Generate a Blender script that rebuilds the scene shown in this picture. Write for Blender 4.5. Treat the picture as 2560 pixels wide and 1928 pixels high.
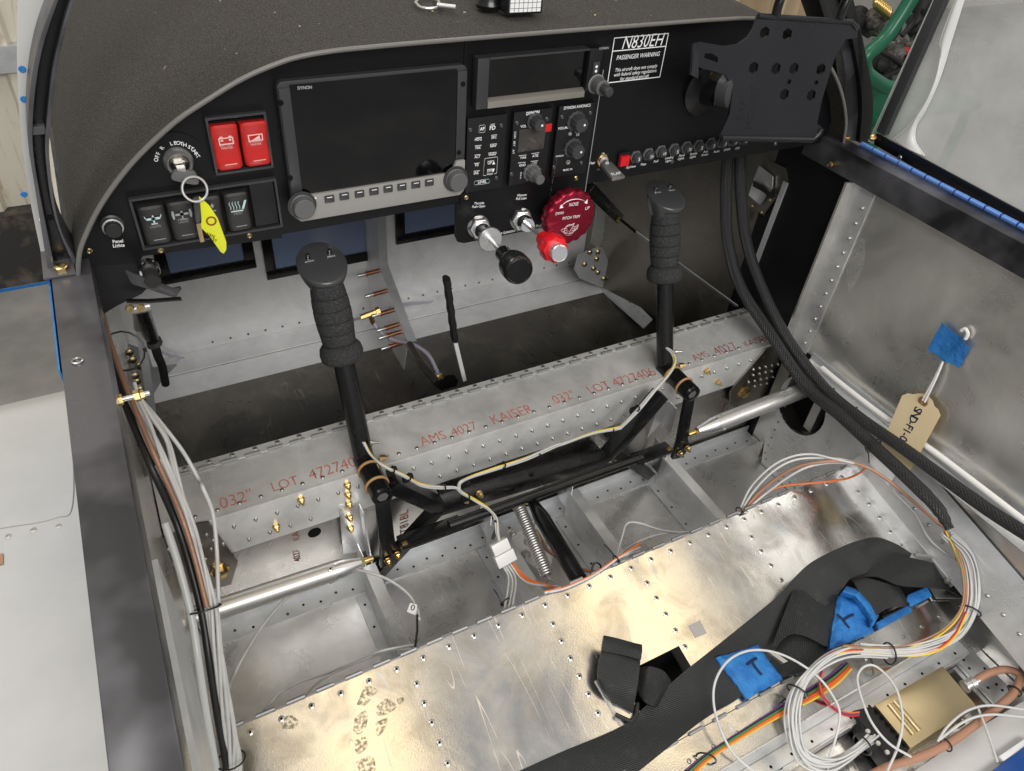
import bpy, bmesh, math, random
from mathutils import Vector as V, Matrix
random.seed(7)
for o in list(bpy.data.objects): bpy.data.objects.remove(o)
scene = bpy.context.scene
col = scene.collection
# ------------------------------------------------------------------ camera
CAM = V((-0.28054872, -0.81328396, 0.37055644))
ROWS = (V((0.8833477, -0.46292202, 0.07348494)), V((-0.25613099, -0.6080366, -0.75145752)), V((0.39254777, 0.64497651, -0.65567641)))
FOC = 1841.0467828725307
cd = bpy.data.cameras.new('camera'); cam = bpy.data.objects.new('camera', cd); col.objects.link(cam)
cd.sensor_width = 36; cd.lens = 36 * FOC / 2560; cd.clip_start = .01; cd.clip_end = 200
cam.matrix_world = Matrix(((ROWS[0].x, -ROWS[1].x, -ROWS[2].x, CAM.x), (ROWS[0].y, -ROWS[1].y, -ROWS[2].y, CAM.y), (ROWS[0].z, -ROWS[1].z, -ROWS[2].z, CAM.z), (0, 0, 0, 1)))
scene.camera = cam
# ------------------------------------------------------------------ light: neutral hangar and ceiling lamps, plus added warm lamps overhead
world = bpy.data.worlds.new('World'); scene.world = world; world.use_nodes = True
bg = world.node_tree.nodes['Background']; bg.inputs[0].default_value = (.80, .815, .84, 1); bg.inputs[1].default_value = .44
def lamp(name, loc, target, sx, sy, power, color):
    l = bpy.data.lights.new(name, 'AREA'); l.shape = 'RECTANGLE'; l.size = sx; l.size_y = sy; l.energy = power; l.color = color
    o = bpy.data.objects.new(name, l); col.objects.link(o); o.location = loc
    o.rotation_euler = (V(target) - V(loc)).to_track_quat('-Z', 'Y').to_euler(); return o
lamp('hangar_lamp', (-.2, -3.0, 2.0), (.2, .3, -.5), 2.4, 1.2, 84, (1, .98, .95))
lamp('ceiling_lamp', (-1.6, .6, 3.2), (.1, -.1, -.5), 2.2, 1.0, 48, (1, .98, .95))
lamp('ceiling_lamp', (1.2, 2.2, 3.2), (.2, 0, -.5), 2.0, .8, 34, (1, .97, .93))
# added warm lamps, placed overhead so the seat pan mirrors gold patches
lamp('seat_gleam_lamp', (.05, -.55, 2.6), (.05, -.55, 0), .56, 1.7, 4.0, (1, .74, .36))
lamp('seat_gleam_lamp', (1.80, -.50, 2.6), (1.80, -.50, 0), .84, 1.7, 6.0, (1, .74, .36))
lamp('seat_gleam_lamp', (4.0, -.40, 2.6), (4.0, -.4, 0), 1.1, 1.7, 7.0, (1, .76, .42))
scene.view_settings.view_transform = 'Standard'; scene.view_settings.look = 'None'; scene.view_settings.gamma = 1; scene.view_settings.exposure = .32
scene.view_settings.use_curve_mapping = False
# ------------------------------------------------------------------ pixel-to-point helpers (points of the photo set back onto their real planes)
AX = {'x': 0, 'y': 1, 'z': 2}
def ray(p):
    a = (p[0] - 1280) / FOC; b = (p[1] - 964) / FOC
    return ROWS[0] * a + ROWS[1] * b + ROWS[2]
def at(p, ax, val):
    r = ray(p); i = AX[ax]; return CAM + r * ((val - CAM[i]) / r[i])
def onp(p, o, n):
    r = ray(p); n = V(n); return CAM + r * ((V(o) - CAM).dot(n) / r.dot(n))
def G(ox, oy, k): return lambda x, y: (ox + x / k, oy + y / k)
g1 = G(0, 0, 2.38); g2 = G(650, 0, 2.38); g3 = G(1400, 0, 2.38); g4 = G(1900, 0, 3.332); g5 = G(0, 500, 2.38); g6 = G(700, 500, 2.38)
g7 = G(1400, 500, 2.38); g8 = G(1760, 600, 2.38); h1 = G(0, 1100, 2.0122); h2 = G(700, 1100, 2.0122); h3 = G(1400, 1228, 2.38); h4 = G(1760, 1228, 2.38)
h5 = G(100, 350, 3.6867); h6 = G(1100, 80, 3.6867); h7 = G(350, 230, 3.702); h8 = G(1100, 430, 3.6867); dd = G(0, 0, .86406)
def path(g, ax, pts, val=None):
    """pixels -> points; each entry (x, y) on the shared plane or (x, y, own plane value)"""
    return [at(g(p[0], p[1]), ax, p[2] if len(p) > 2 else val) for p in pts]
# main planes of the cockpit (metres)
XL, XR = -.345, .788          # side skins
ZS = -.475; YS0, YS1 = .03, -.068   # spar top
ZF = -.73                     # floor skin
YB = .63                      # forward bulkhead
SEAT_O = V((0, -.32, -.575)); SEAT_N = V((0, -.2190, .9757)).normalized()
def seat(p, up=0): return onp(p, SEAT_O + SEAT_N * up, SEAT_N)
# ------------------------------------------------------------------ mesh helpers
WM = {}
def link(name, me, mat, parent=None, mw=None):
    o = bpy.data.objects.new(name, me); col.objects.link(o)
    if mat is not None and not me.materials: me.materials.append(mat)
    if mat is not None and len(me.materials) == 1 and me.materials[0] is not mat: o.material_slots[0].link = 'OBJECT'; o.material_slots[0].material = mat
    mw = mw or Matrix()
    if parent is not None:
        o.parent = parent; o.matrix_parent_inverse = WM[parent].inverted()
    o.matrix_basis = mw; WM[o] = mw
    return o
def thing(name, label, cat, loc=(0, 0, 0), group=None):
    o = bpy.data.objects.new(name, None); col.objects.link(o); o.empty_display_size = .02; o.location = loc
    WM[o] = Matrix.Translation(V(loc)); return tag(o, label, cat, group)
def tag(o, label, cat, group=None):
    o['label'] = label; o['category'] = cat
    if group: o['group'] = group
    return o
def struct(o): o['kind'] = 'structure'; return o
def cat_spline(P, n=8):
    if len(P) < 3: return P
    Q = [P[0] * 2 - P[1]] + list(P) + [P[-1] * 2 - P[-2]]; out = []
    for i in range(1, len(Q) - 2):
        a, b, c, d = Q[i - 1:i + 3]
        for k in range(n):
            t = k / n
            out.append(.5 * ((2 * b) + (c - a) * t + (2 * a - 5 * b + 4 * c - d) * t * t + (3 * b - a - 3 * c + d) * t ** 3))
    out.append(P[-1].copy()); return out
def frame(t):
    t = t.normalized(); u = t.cross(V((0, 0, 1)))
    if u.length < .05: u = t.cross(V((0, 1, 0)))
    u.normalize(); return u, t.cross(u)
class MB:
    def __init__(s): s.v = []; s.f = []
    def add(s, vs, fs):
        k = len(s.v); s.v += [V(a) for a in vs]; s.f += [[i + k for i in f] for f in fs]; return s
    def box(s, a, b):
        x0, y0, z0 = (min(a[i], b[i]) for i in range(3)); x1, y1, z1 = (max(a[i], b[i]) for i in range(3))
        return s.add([(x0, y0, z0), (x1, y0, z0), (x1, y1, z0), (x0, y1, z0), (x0, y0, z1), (x1, y0, z1), (x1, y1, z1), (x0, y1, z1)],
                     [(0, 3, 2, 1), (4, 5, 6, 7), (0, 1, 5, 4), (1, 2, 6, 5), (2, 3, 7, 6), (3, 0, 4, 7)])
    def prism(s, poly, vec):
        poly = [V(p) for p in poly]; vec = V(vec); n = len(poly)
        nn = V((0, 0, 0))
        for i in range(n): nn += (poly[i] - poly[0]).cross(poly[(i + 1) % n] - poly[0])
        if nn.dot(vec) > 0: poly = poly[::-1]
        return s.add(poly + [p + vec for p in poly], [list(range(n)), [n + i for i in range(n)][::-1]] + [(i, n + i, n + (i + 1) % n, (i + 1) % n)[::1] for i in range(n)])
    def bar(s, a, b, w, h, up=(0, 0, 1)):
        a = V(a); b = V(b); t = (b - a).normalized(); u = t.cross(V(up)).normalized() * w / 2; q = u.cross(t).normalized() * h / 2
        return s.prism([a - u - q, a + u - q, a + u + q, a - u + q], b - a)
    def tube(s, P, r, n=8, cap=True, sm=0, flat=None):
        if sm: P = cat_spline([V(p) for p in P], sm)
        P = [V(p) for p in P]; m = len(P); k = len(s.v)
        rr = r if isinstance(r, (list, tuple)) else None
        u = None
        for i in range(m):
            t = (P[min(i + 1, m - 1)] - P[max(i - 1, 0)])
            if t.length < 1e-9: t = V((0, 0, 1))
            t.normalize()
            if u is None: u, w = frame(t)
            else:
                u = u - t * u.dot(t)
                if u.length < 1e-6: u, w = frame(t)
                u.normalize(); w = t.cross(u)
            R_ = r if rr is None else rr[int(round(i * (len(rr) - 1) / (m - 1)))] if len(rr) != m else rr[i]
            for j in range(n):
                a = 2 * math.pi * j / n; s.v.append(P[i] + u * math.cos(a) * R_ + w * math.sin(a) * R_ * (flat or 1))
        for i in range(m - 1):
            for j in range(n):
                a = k + i * n + j; b = k + i * n + (j + 1) % n; s.f.append([a, b, b + n, a + n])
        if cap: s.f.append([k + j for j in range(n)][::-1]); s.f.append([k + (m - 1) * n + j for j in range(n)])
        return s
    def lathe(s, o, axis, prof, n=24, wob=None, cap=True):
        """prof: (radius, height along axis)"""
        o = V(o); t = V(axis).normalized(); u, w = frame(t); k = len(s.v); m = len(prof)
        for (r, h) in prof:
            for j in range(n):
                a = 2 * math.pi * j / n; q = r * (wob(a) if wob else 1); s.v.append(o + t * h + u * math.cos(a) * q + w * math.sin(a) * q)
        for i in range(m - 1):
            for j in range(n):
                a = k + i * n + j; b = k + i * n + (j + 1) % n; s.f.append([a, b, b + n, a + n])
        if cap: s.f.append([k + j for j in range(n)][::-1]); s.f.append([k + (m - 1) * n + j for j in range(n)])
        return s
    def grid(s, rows, thick=None):
        """rows of points -> sheet; thick: offset vector for a closed slab"""
        k = len(s.v); m = len(rows); n = len(rows[0])
        for r in rows: s.v += [V(p) for p in r]
        for i in range(m - 1):
            for j in range(n - 1): a = k + i * n + j; s.f.append([a, a + 1, a + n + 1, a + n])
        if thick is not None:
            k2 = len(s.v); th = V(thick)
            for r in rows: s.v += [V(p) + th for p in r]
            for i in range(m - 1):
                for j in range(n - 1): a = k2 + i * n + j; s.f.append([a, a + n, a + n + 1, a + 1])
            edge = [j for j in range(n)] + [i * n + n - 1 for i in range(1, m)] + [(m - 1) * n + j for j in range(n - 2, -1, -1)] + [i * n for i in range(m - 2, 0, -1)]
            for a, b in zip(edge, edge[1:] + edge[:1]): s.f.append([k + a, k2 + a, k2 + b, k + b])
        return s
    def mesh(s, name, ang=38, bev=0, seg=2):
        me = bpy.data.meshes.new(name); me.from_pydata([tuple(p) for p in s.v], [], s.f)
        bm = bmesh.new(); bm.from_mesh(me); bmesh.ops.recalc_face_normals(bm, faces=bm.faces)
        if bev:
            ed = [e for e in bm.edges if len(e.link_faces) == 2 and e.calc_face_angle(0) > .5]
            bmesh.ops.bevel(bm, geom=ed, offset=bev, offset_type='OFFSET', segments=seg, profile=.6, affect='EDGES', clamp_overlap=True)
        bm.to_mesh(me); bm.free()
        me.shade_smooth(); me.set_sharp_from_angle(angle=math.radians(ang)); return me
    def build(s, name, mat, parent=None, bev=0, ang=38, seg=2, mw=None): return link(name, s.mesh(name, ang, bev, seg), mat, parent, mw)
def inst(me, name, mat, parent, mw): return link(name, me, mat, parent, mw)
def basis(o, ux, uy, uz=None):
    """matrix with local x -> ux, y -> uy, z -> uz"""
    ux = V(ux).normalized(); uy = V(uy); uy = (uy - ux * uy.dot(ux)).normalized(); uz = ux.cross(uy)
    return Matrix(((ux.x, uy.x, uz.x, o[0]), (ux.y, uy.y, uz.y, o[1]), (ux.z, uy.z, uz.z, o[2]), (0, 0, 0, 1)))
def nbasis(o, n):
    u, w = frame(V(n)); return basis(o, u, w) if u.cross(w).dot(V(n)) > 0 else basis(o, w, u)
def rrect(x0, x1, z0, z1, r, y, n=4):
    """rounded rectangle outline in a plane y = const"""
    out = []
    for cx, cz, a0 in ((x1 - r, z1 - r, 0), (x0 + r, z1 - r, 90), (x0 + r, z0 + r, 180), (x1 - r, z0 + r, 270)):
        for k in range(n + 1): a = math.radians(a0 + 90 * k / n); out.append(V((cx + r * math.cos(a), y, cz + r * math.sin(a))))
    return out
def prect(g, pts, y):
    P = [at(g(*p), 'y', y) for p in pts]   # TL, TR, BR, BL
    return ((P[0].x + P[3].x) / 2, (P[1].x + P[2].x) / 2, (P[2].z + P[3].z) / 2, (P[0].z + P[1].z) / 2)
DG = None
def text(parent, body, o, ux, uy, mat, size=None, width=None, shear=0, bold=0, name='lettering', align='CENTER', squeeze=1):
    cu = bpy.data.curves.new('t', 'FONT'); cu.body = body; cu.align_x = align; cu.align_y = 'CENTER'; cu.shear = shear; cu.offset = bold; cu.size = 1; cu.resolution_u = 3; cu.space_line = .95
    tmp = bpy.data.objects.new('t', cu); col.objects.link(tmp)
    me = bpy.data.meshes.new_from_object(tmp.evaluated_get(bpy.context.evaluated_depsgraph_get()))
    bpy.data.objects.remove(tmp); bpy.data.curves.remove(cu)
    me.materials.clear()
    if width:
        xs = [v.co.x for v in me.vertices]; size = width / max(1e-6, max(xs) - min(xs))
    M = basis(o, ux, uy) @ Matrix.Diagonal((size, size * squeeze, size, 1))
    me.transform(M); return link(name, me, mat, parent)
def ptext(parent, body, g, pl_, pr_, y, mat, shear=0, bold=.0, h=None, name='lettering'):
    """lettering on the plane y = const between two pixels (left and right middle); h = height stretch"""
    a = at(g(*pl_), 'y', y); b = at(g(*pr_), 'y', y); ux = (b - a).normalized()
    return text(parent, body, (a + b) / 2, ux, V((-ux.z, 0, ux.x)), mat, width=(b - a).length, shear=shear, bold=bold + .010, squeeze=h or 1.1, name=name)
def pline(mb, g, p, q, y, w, t=.0003):
    a = at(g(*p), 'y', y); b = at(g(*q), 'y', y); d = (b - a).normalized(); n = V((-d.z, 0, d.x)) * w / 2
    mb.prism([a - n, b - n, b + n, a + n], (0, -t, 0)); return mb
# ------------------------------------------------------------------ materials
def mat(name, colr, rough=.5, metal=0, spec=.5, coat=0, bump=None, cvar=None, rvar=None, alpha=None, trans=0, sheen=0, stretch=None, emis=None, ior=None):
    """bump=(scale, strength, distance); cvar=(scale, colour2, lo, hi); rvar=(scale, amount)"""
    m = bpy.data.materials.new(name); m.use_nodes = True; nt = m.node_tree; N = nt.nodes; L = nt.links; b = N['Principled BSDF']
    b.inputs['Base Color'].default_value = (*colr, 1); b.inputs['Roughness'].default_value = rough; b.inputs['Metallic'].default_value = metal
    b.inputs['Specular IOR Level'].default_value = spec; b.inputs['Coat Weight'].default_value = coat
    if trans: b.inputs['Transmission Weight'].default_value = trans
    if ior: b.inputs['IOR'].default_value = ior
    if alpha is not None: b.inputs['Alpha'].default_value = alpha
    if sheen: b.inputs['Sheen Weight'].default_value = sheen
    if emis: b.inputs['Emission Color'].default_value = (*emis[0], 1); b.inputs['Emission Strength'].default_value = emis[1]
    tc = N.new('ShaderNodeTexCoord'); co = tc.outputs['Object']
    if stretch:
        mp = N.new('ShaderNodeMapping'); mp.inputs['Scale'].default_value = stretch; L.new(co, mp.inputs[0]); co = mp.outputs[0]
    def noise(sc, det=4, rg=.6):
        n = N.new('ShaderNodeTexNoise'); n.inputs['Scale'].default_value = sc; n.inputs['Detail'].default_value = det; n.inputs['Roughness'].default_value = rg; L.new(co, n.inputs['Vector']); return n.outputs['Fac']
    if cvar:
        r = N.new('ShaderNodeValToRGB'); r.color_ramp.elements[0].position = cvar[2]; r.color_ramp.elements[1].position = cvar[3]
        r.color_ramp.elements[0].color = (*colr, 1); r.color_ramp.elements[1].color = (*cvar[1], 1); L.new(noise(cvar[0]), r.inputs[0]); L.new(r.outputs[0], b.inputs['Base Color'])
    if rvar:
        r = N.new('ShaderNodeMapRange'); r.inputs[3].default_value = max(.02, rough - rvar[1]); r.inputs[4].default_value = min(1, rough + rvar[1]); r.inputs[1].default_value = .3; r.inputs[2].default_value = .7
        L.new(noise(rvar[0], 5), r.inputs[0]); L.new(r.outputs[0], b.inputs['Roughness'])
    if bump:
        bp = N.new('ShaderNodeBump'); bp.inputs['Strength'].default_value = bump[1]; bp.inputs['Distance'].default_value = bump[2]; L.new(noise(bump[0], 3), bp.inputs['Height']); L.new(bp.outputs[0], b.inputs['Normal'])
    return m
def sheet_metal(name, base, rough, dirt=(.25, .23, .2), dirt_amt=.35, scr=1, dull=0.0, wav=.0015, dsc=9):
    """rolled aluminium sheet: large cloudy waviness, smudges, fine random scratches, grime"""
    m = bpy.data.materials.new(name); m.use_nodes = True; nt = m.node_tree; N = nt.nodes; L = nt.links; b = N['Principled BSDF']
    b.inputs['Metallic'].default_value = 1 - dull
    tc = N.new('ShaderNodeTexCoord'); co = tc.outputs['Object']
    def noise(sc, det=5, rg=.6, vec=None, dist=0):
        n = N.new('ShaderNodeTexNoise'); n.inputs['Scale'].default_value = sc; n.inputs['Detail'].default_value = det; n.inputs['Roughness'].default_value = rg; n.inputs['Distortion'].default_value = dist; L.new(vec or co, n.inputs['Vector']); return n.outputs['Fac']
    def ramp(f, a, c, lo=0, hi=1):
        r = N.new('ShaderNodeMapRange'); r.inputs[1].default_value = a; r.inputs[2].default_value = c; r.inputs[3].default_value = lo; r.inputs[4].default_value = hi; L.new(f, r.inputs[0]); return r.outputs[0]
    def math_(op, a, c):
        q = N.new('ShaderNodeMath'); q.operation = op
        for i, z in enumerate((a, c)):
            if isinstance(z, (int, float)): q.inputs[i].default_value = z
            else: L.new(z, q.inputs[i])
        return q.outputs[0]
    # scratches: thin contour lines of stretched noise, broken up by a mask
    scs = None
    for ang, st in ((28, (26, 2.2, 9)), (-55, (20, 2.0, 8)), (84, (30, 2.6, 10))):
        mp = N.new('ShaderNodeMapping'); mp.inputs['Rotation'].default_value = (math.radians(ang * .4), math.radians(ang * .3), math.radians(ang)); mp.inputs['Scale'].default_value = st; L.new(co, mp.inputs[0])
        k = math_('ABSOLUTE', math_('SUBTRACT', noise(1, 1, .4, mp.outputs[0]), .5), 0); k = ramp(k, 0, .006, 1, 0)
        k = math_('MULTIPLY', k, ramp(noise(14 + ang * .05, 2), .52, .62)); scs = k if scs is None else math_('MAXIMUM', scs, k)
    fine = noise(420, 3)
    cloud = noise(dsc, 6, .62, None, .6)
    grime = ramp(noise(dsc * 2.6, 4, .55, None, .5), .48, .80)
    mix = N.new('ShaderNodeMix'); mix.data_type = 'RGBA'; mix.inputs[6].default_value = (*base, 1); mix.inputs[7].default_value = (*dirt, 1); L.new(math_('MULTIPLY', grime, dirt_amt), mix.inputs[0])
    mix2 = N.new('ShaderNodeMix'); mix2.data_type = 'RGBA'; L.new(mix.outputs[2], mix2.inputs[6]); mix2.inputs[7].default_value = (.93, .93, .93, 1); L.new(math_('MULTIPLY', scs, .35 * scr), mix2.inputs[0])
    hs = N.new('ShaderNodeHueSaturation'); L.new(mix2.outputs[2], hs.inputs['Color']); L.new(ramp(cloud, .3, .7, .80, 1.12), hs.inputs['Value']); L.new(hs.outputs[0], b.inputs['Base Color'])
    r = math_('ADD', ramp(cloud, .3, .7, rough - .09, rough + .1), math_('MULTIPLY', scs, .12 * scr)); r = math_('ADD', r, math_('MULTIPLY', grime, .2 * dirt_amt)); L.new(r, b.inputs['Roughness'])
    bp = N.new('ShaderNodeBump'); bp.inputs['Strength'].default_value = .6; bp.inputs['Distance'].default_value = wav; L.new(noise(5.5, 2, .4, None, .3), bp.inputs['Height'])
    bp2 = N.new('ShaderNodeBump'); bp2.inputs['Strength'].default_value = .18; bp2.inputs['Distance'].default_value = .0004; L.new(fine, bp2.inputs['Height']); L.new(bp.outputs[0], bp2.inputs['Normal']); L.new(bp2.outputs[0], b.inputs['Normal'])
    return m
def weave(name, colr, c2, scale, rough, strength=.5, dist=.0006, diag=True):
    """woven fabric: two crossed wave bands"""
    m = mat(name, colr, rough, 0, .4, cvar=(22, c2, .46, .86)); nt = m.node_tree; N = nt.nodes; L = nt.links; b = N['Principled BSDF']
    tc = N.new('ShaderNodeTexCoord'); hs = []
    for rot in ((0, 0, 45), (0, 0, -45)) if diag else ((0, 0, 0), (0, 0, 90)):
        mp = N.new('ShaderNodeMapping'); mp.inputs['Rotation'].default_value = [math.radians(a + 15) for a in rot]; L.new(tc.outputs['Object'], mp.inputs[0])
        w = N.new('ShaderNodeTexWave'); w.inputs['Scale'].default_value = scale; w.inputs['Distortion'].default_value = .6; L.new(mp.outputs[0], w.inputs['Vector']); hs.append(w.outputs['Fac'])
    q = N.new('ShaderNodeMath'); q.operation = 'MULTIPLY'; L.new(hs[0], q.inputs[0]); L.new(hs[1], q.inputs[1])
    bp = N.new('ShaderNodeBump'); bp.inputs['Strength'].default_value = strength; bp.inputs['Distance'].default_value = dist; L.new(q.outputs[0], bp.inputs['Height']); L.new(bp.outputs[0], b.inputs['Normal'])
    return m
M = {}
M['alu'] = sheet_metal('aluminium_sheet', (.74, .745, .745), .32, dirt_amt=.25, dull=.35)
M['alu_spar'] = sheet_metal('spar_aluminium', (.80, .80, .785), .36, dirt_amt=.3, scr=1.3, dull=.55)
M['alu_seat'] = sheet_metal('seat_aluminium', (.78, .77, .75), .18, dirt=(.16, .14, .11), dirt_amt=.5, dsc=7, wav=.0007, scr=1.8)
M['alu_wall'] = sheet_metal('side_skin_aluminium', (.76, .745, .71), .30, dirt=(.8, .8, .8), dirt_amt=.4, scr=.8, wav=.004, dsc=6, dull=.12)
M['alu_floor'] = sheet_metal('floor_aluminium', (.72, .72, .72), .30, dirt=(.35, .34, .32), dirt_amt=.35, wav=.003, scr=1.4, dull=.28)
M['alu_white'] = sheet_metal('bulkhead_aluminium', (.80, .80, .80), .38, dirt_amt=.1, scr=.2, dull=.75)
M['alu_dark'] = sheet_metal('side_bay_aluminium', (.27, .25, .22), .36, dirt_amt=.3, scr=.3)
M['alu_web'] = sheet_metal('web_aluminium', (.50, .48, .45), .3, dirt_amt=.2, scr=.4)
M['alu_bright'] = mat('machined_aluminium', (.80, .80, .81), .3, .9, rvar=(30, .06))
M['knuckle'] = mat('hinge_aluminium', (.34, .34, .34), .55, .85)
M['alu_dull'] = mat('primed_angle_metal', (.60, .615, .625), .45, .6, rvar=(20, .1), cvar=(30, (.50, .51, .52), .4, .8))
M['rivet'] = mat('rivet_metal', (.45, .44, .42), .35, 1)
M['rivet_dark'] = mat('dark_rivet', (.10, .10, .10), .4, .8)
M['steel'] = mat('steel', (.62, .61, .59), .38, .85)
M['chrome'] = mat('chrome', (.85, .85, .85), .1, 1)
M['gold_cad'] = mat('cadmium_plated_steel', (.72, .53, .24), .3, 1, rvar=(80, .1))
M['bronze_head'] = mat('bronze_bolt', (.42, .33, .18), .35, 1)
M['brass'] = mat('brass', (.72, .52, .2), .28, 1)
M['copper'] = mat('copper', (.62, .30, .18), .35, 1)
M['box_gold'] = mat('gold_anodised_case', (.60, .49, .30), .38, 1, rvar=(40, .05), bump=(300, .1, .0003))
M['panel'] = mat('panel_black_powder', (.0045, .0045, .0055), .42, 0, .28, bump=(900, .25, .0004), rvar=(12, .08))
M['black'] = mat('black_paint', (.006, .006, .0065), .26, 0, .5, rvar=(20, .1), bump=(220, .1, .0003))
M['black_dust_reflect'] = mat('dust_reflection_black', (.072, .070, .077), .33, 0, .5, cvar=(4.5, (.010, .010, .012), .42, .54), rvar=(9, .14), bump=(200, .1, .0003))  # dust grey, with mottled reflections put into the colour as dark patches
M['black_rough'] = mat('black_textured_plastic', (.008, .008, .009), .45, 0, .35, bump=(700, .35, .0005))
M['tab_plastic'] = mat('tablet_cradle_plastic', (.010, .0105, .013), .34, 0, .4, bump=(500, .3, .0004), rvar=(10, .1), cvar=(16, (.022, .022, .026), .6, .8))
M['rubber'] = mat('black_rubber', (.018, .018, .018), .6, 0, .4)
M['foam'] = mat('foam_grip', (.028, .028, .029), .85, 0, .3, bump=(520, 1, .002), cvar=(420, (.075, .075, .075), .42, .72))
M['cap'] = mat('grip_cap_plastic', (.060, .060, .062), .26, 0, .5, bump=(800, .15, .0003))
M['knob'] = mat('knob_plastic', (.04, .04, .042), .4, 0, .5)
M['knob_grey'] = mat('knob_grey', (.11, .11, .11), .42, 0, .5)
M['bezel'] = mat('display_bezel', (.035, .036, .038), .4, 0, .5, bump=(600, .15, .0003))
M['bezel_grey'] = mat('display_strip_grey', (.29, .28, .265), .42, 0, .5, bump=(700, .2, .0003))
M['glass'] = mat('screen_glass', (.002, .002, .003), .05, 0, .75)
M['slot'] = mat('dark_slot', (.004, .004, .004), .8, 0, .2)
M['red'] = mat('red_rocker_plastic', (.52, .015, .012), .38, 0, .5, coat=.1, bump=(700, .1, .0003))
M['red_knob'] = mat('red_knob_plastic', (.62, .006, .014), .3, 0, .5)
M['red_anod'] = mat('red_anodised_aluminium', (.30, .012, .035), .3, .75, .5, rvar=(60, .05))
M['red_dot'] = mat('red_label', (.55, .01, .012), .5)
M['yellow'] = mat('yellow_tag_plastic', (.72, .74, .02), .35, 0, .5)
M['ink_w'] = mat('white_print', (.88, .88, .88), .6, 0, .2)
M['ink_g'] = mat('grey_print', (.32, .33, .33), .6, 0, .2)
M['ink_c'] = mat('pale_cyan_print', (.50, .66, .66), .6, 0, .2)
M['ink_pink'] = mat('pale_red_print', (.85, .50, .48), .6, 0, .2)
M['ink_r'] = mat('red_stamp_ink', (.46, .15, .12), .6, 0, .2, cvar=(120, (.55, .26, .22), .5, .7))
M['ink_dr'] = mat('dark_red_stamp_ink', (.30, .07, .06), .6, 0, .2, cvar=(90, (.40, .24, .2), .48, .66))
M['ink_k'] = mat('marker_ink', (.012, .02, .06), .6, 0, .2)
M['ink_brown'] = mat('brown_print', (.25, .06, .02), .6)
M['carpet'] = None
M['wire_w'] = mat('white_wire', (.56, .56, .55), .35, 0, .5, cvar=(40, (.45, .45, .44), .5, .8))
M['wire_clear'] = mat('clear_tube', (.62, .64, .64), .25, 0, .5, alpha=.8)
M['wire_lilac'] = mat('lilac_tube', (.50, .46, .56), .3, 0, .5)
M['wire_y'] = mat('yellow_wire', (.74, .56, .04), .4)
M['wire_o'] = mat('orange_wire', (.72, .17, .03), .4)
M['wire_r'] = mat('red_wire', (.55, .03, .02), .4)
M['wire_g'] = mat('green_wire', (.03, .22, .06), .4)
M['wire_v'] = mat('violet_wire', (.14, .04, .22), .4)
M['wire_k'] = mat('black_wire', (.012, .012, .012), .4)
M['wire_br'] = mat('brown_coax', (.36, .19, .12), .45, bump=(500, .5, .0005))
M['wire_cu'] = mat('copper_braid', (.38, .21, .14), .4, .5, bump=(700, .8, .0008))
M['zip'] = mat('zip_tie', (.012, .012, .012), .4)
M['conn'] = mat('white_nylon', (.74, .74, .72), .4, 0, .5)
M['rope'] = mat('white_rope', (.72, .71, .68), .7, 0, .3)
M['tape'] = mat('blue_tape', (.016, .13, .40), .6, 0, .35, bump=(75, .9, .004), cvar=(40, (.03, .20, .50), .4, .7))
M['manila'] = mat('manila_card', (.62, .50, .30), .8, 0, .2, cvar=(20, (.66, .55, .36), .4, .7))
M['wingpaint'] = mat('grey_white_wing', (.49, .485, .47), .38, 0, .4, cvar=(6, (.40, .40, .39), .4, .78), rvar=(8, .08))
M['tan_ring'] = mat('tan_bushing', (.42, .24, .10), .55)
M['hinge_blue'] = mat('blue_coated_hinge', (.10, .22, .55), .4, .3)
M['green'] = mat('green_enamel', (.008, .13, .065), .3, 0, .5)
M['grime'] = mat('greasy_machine', (.06, .055, .05), .5, .3, cvar=(40, (.22, .2, .18), .45, .7))
M['blue_paint'] = mat('blue_paint', (.004, .05, .22), .3)

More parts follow.
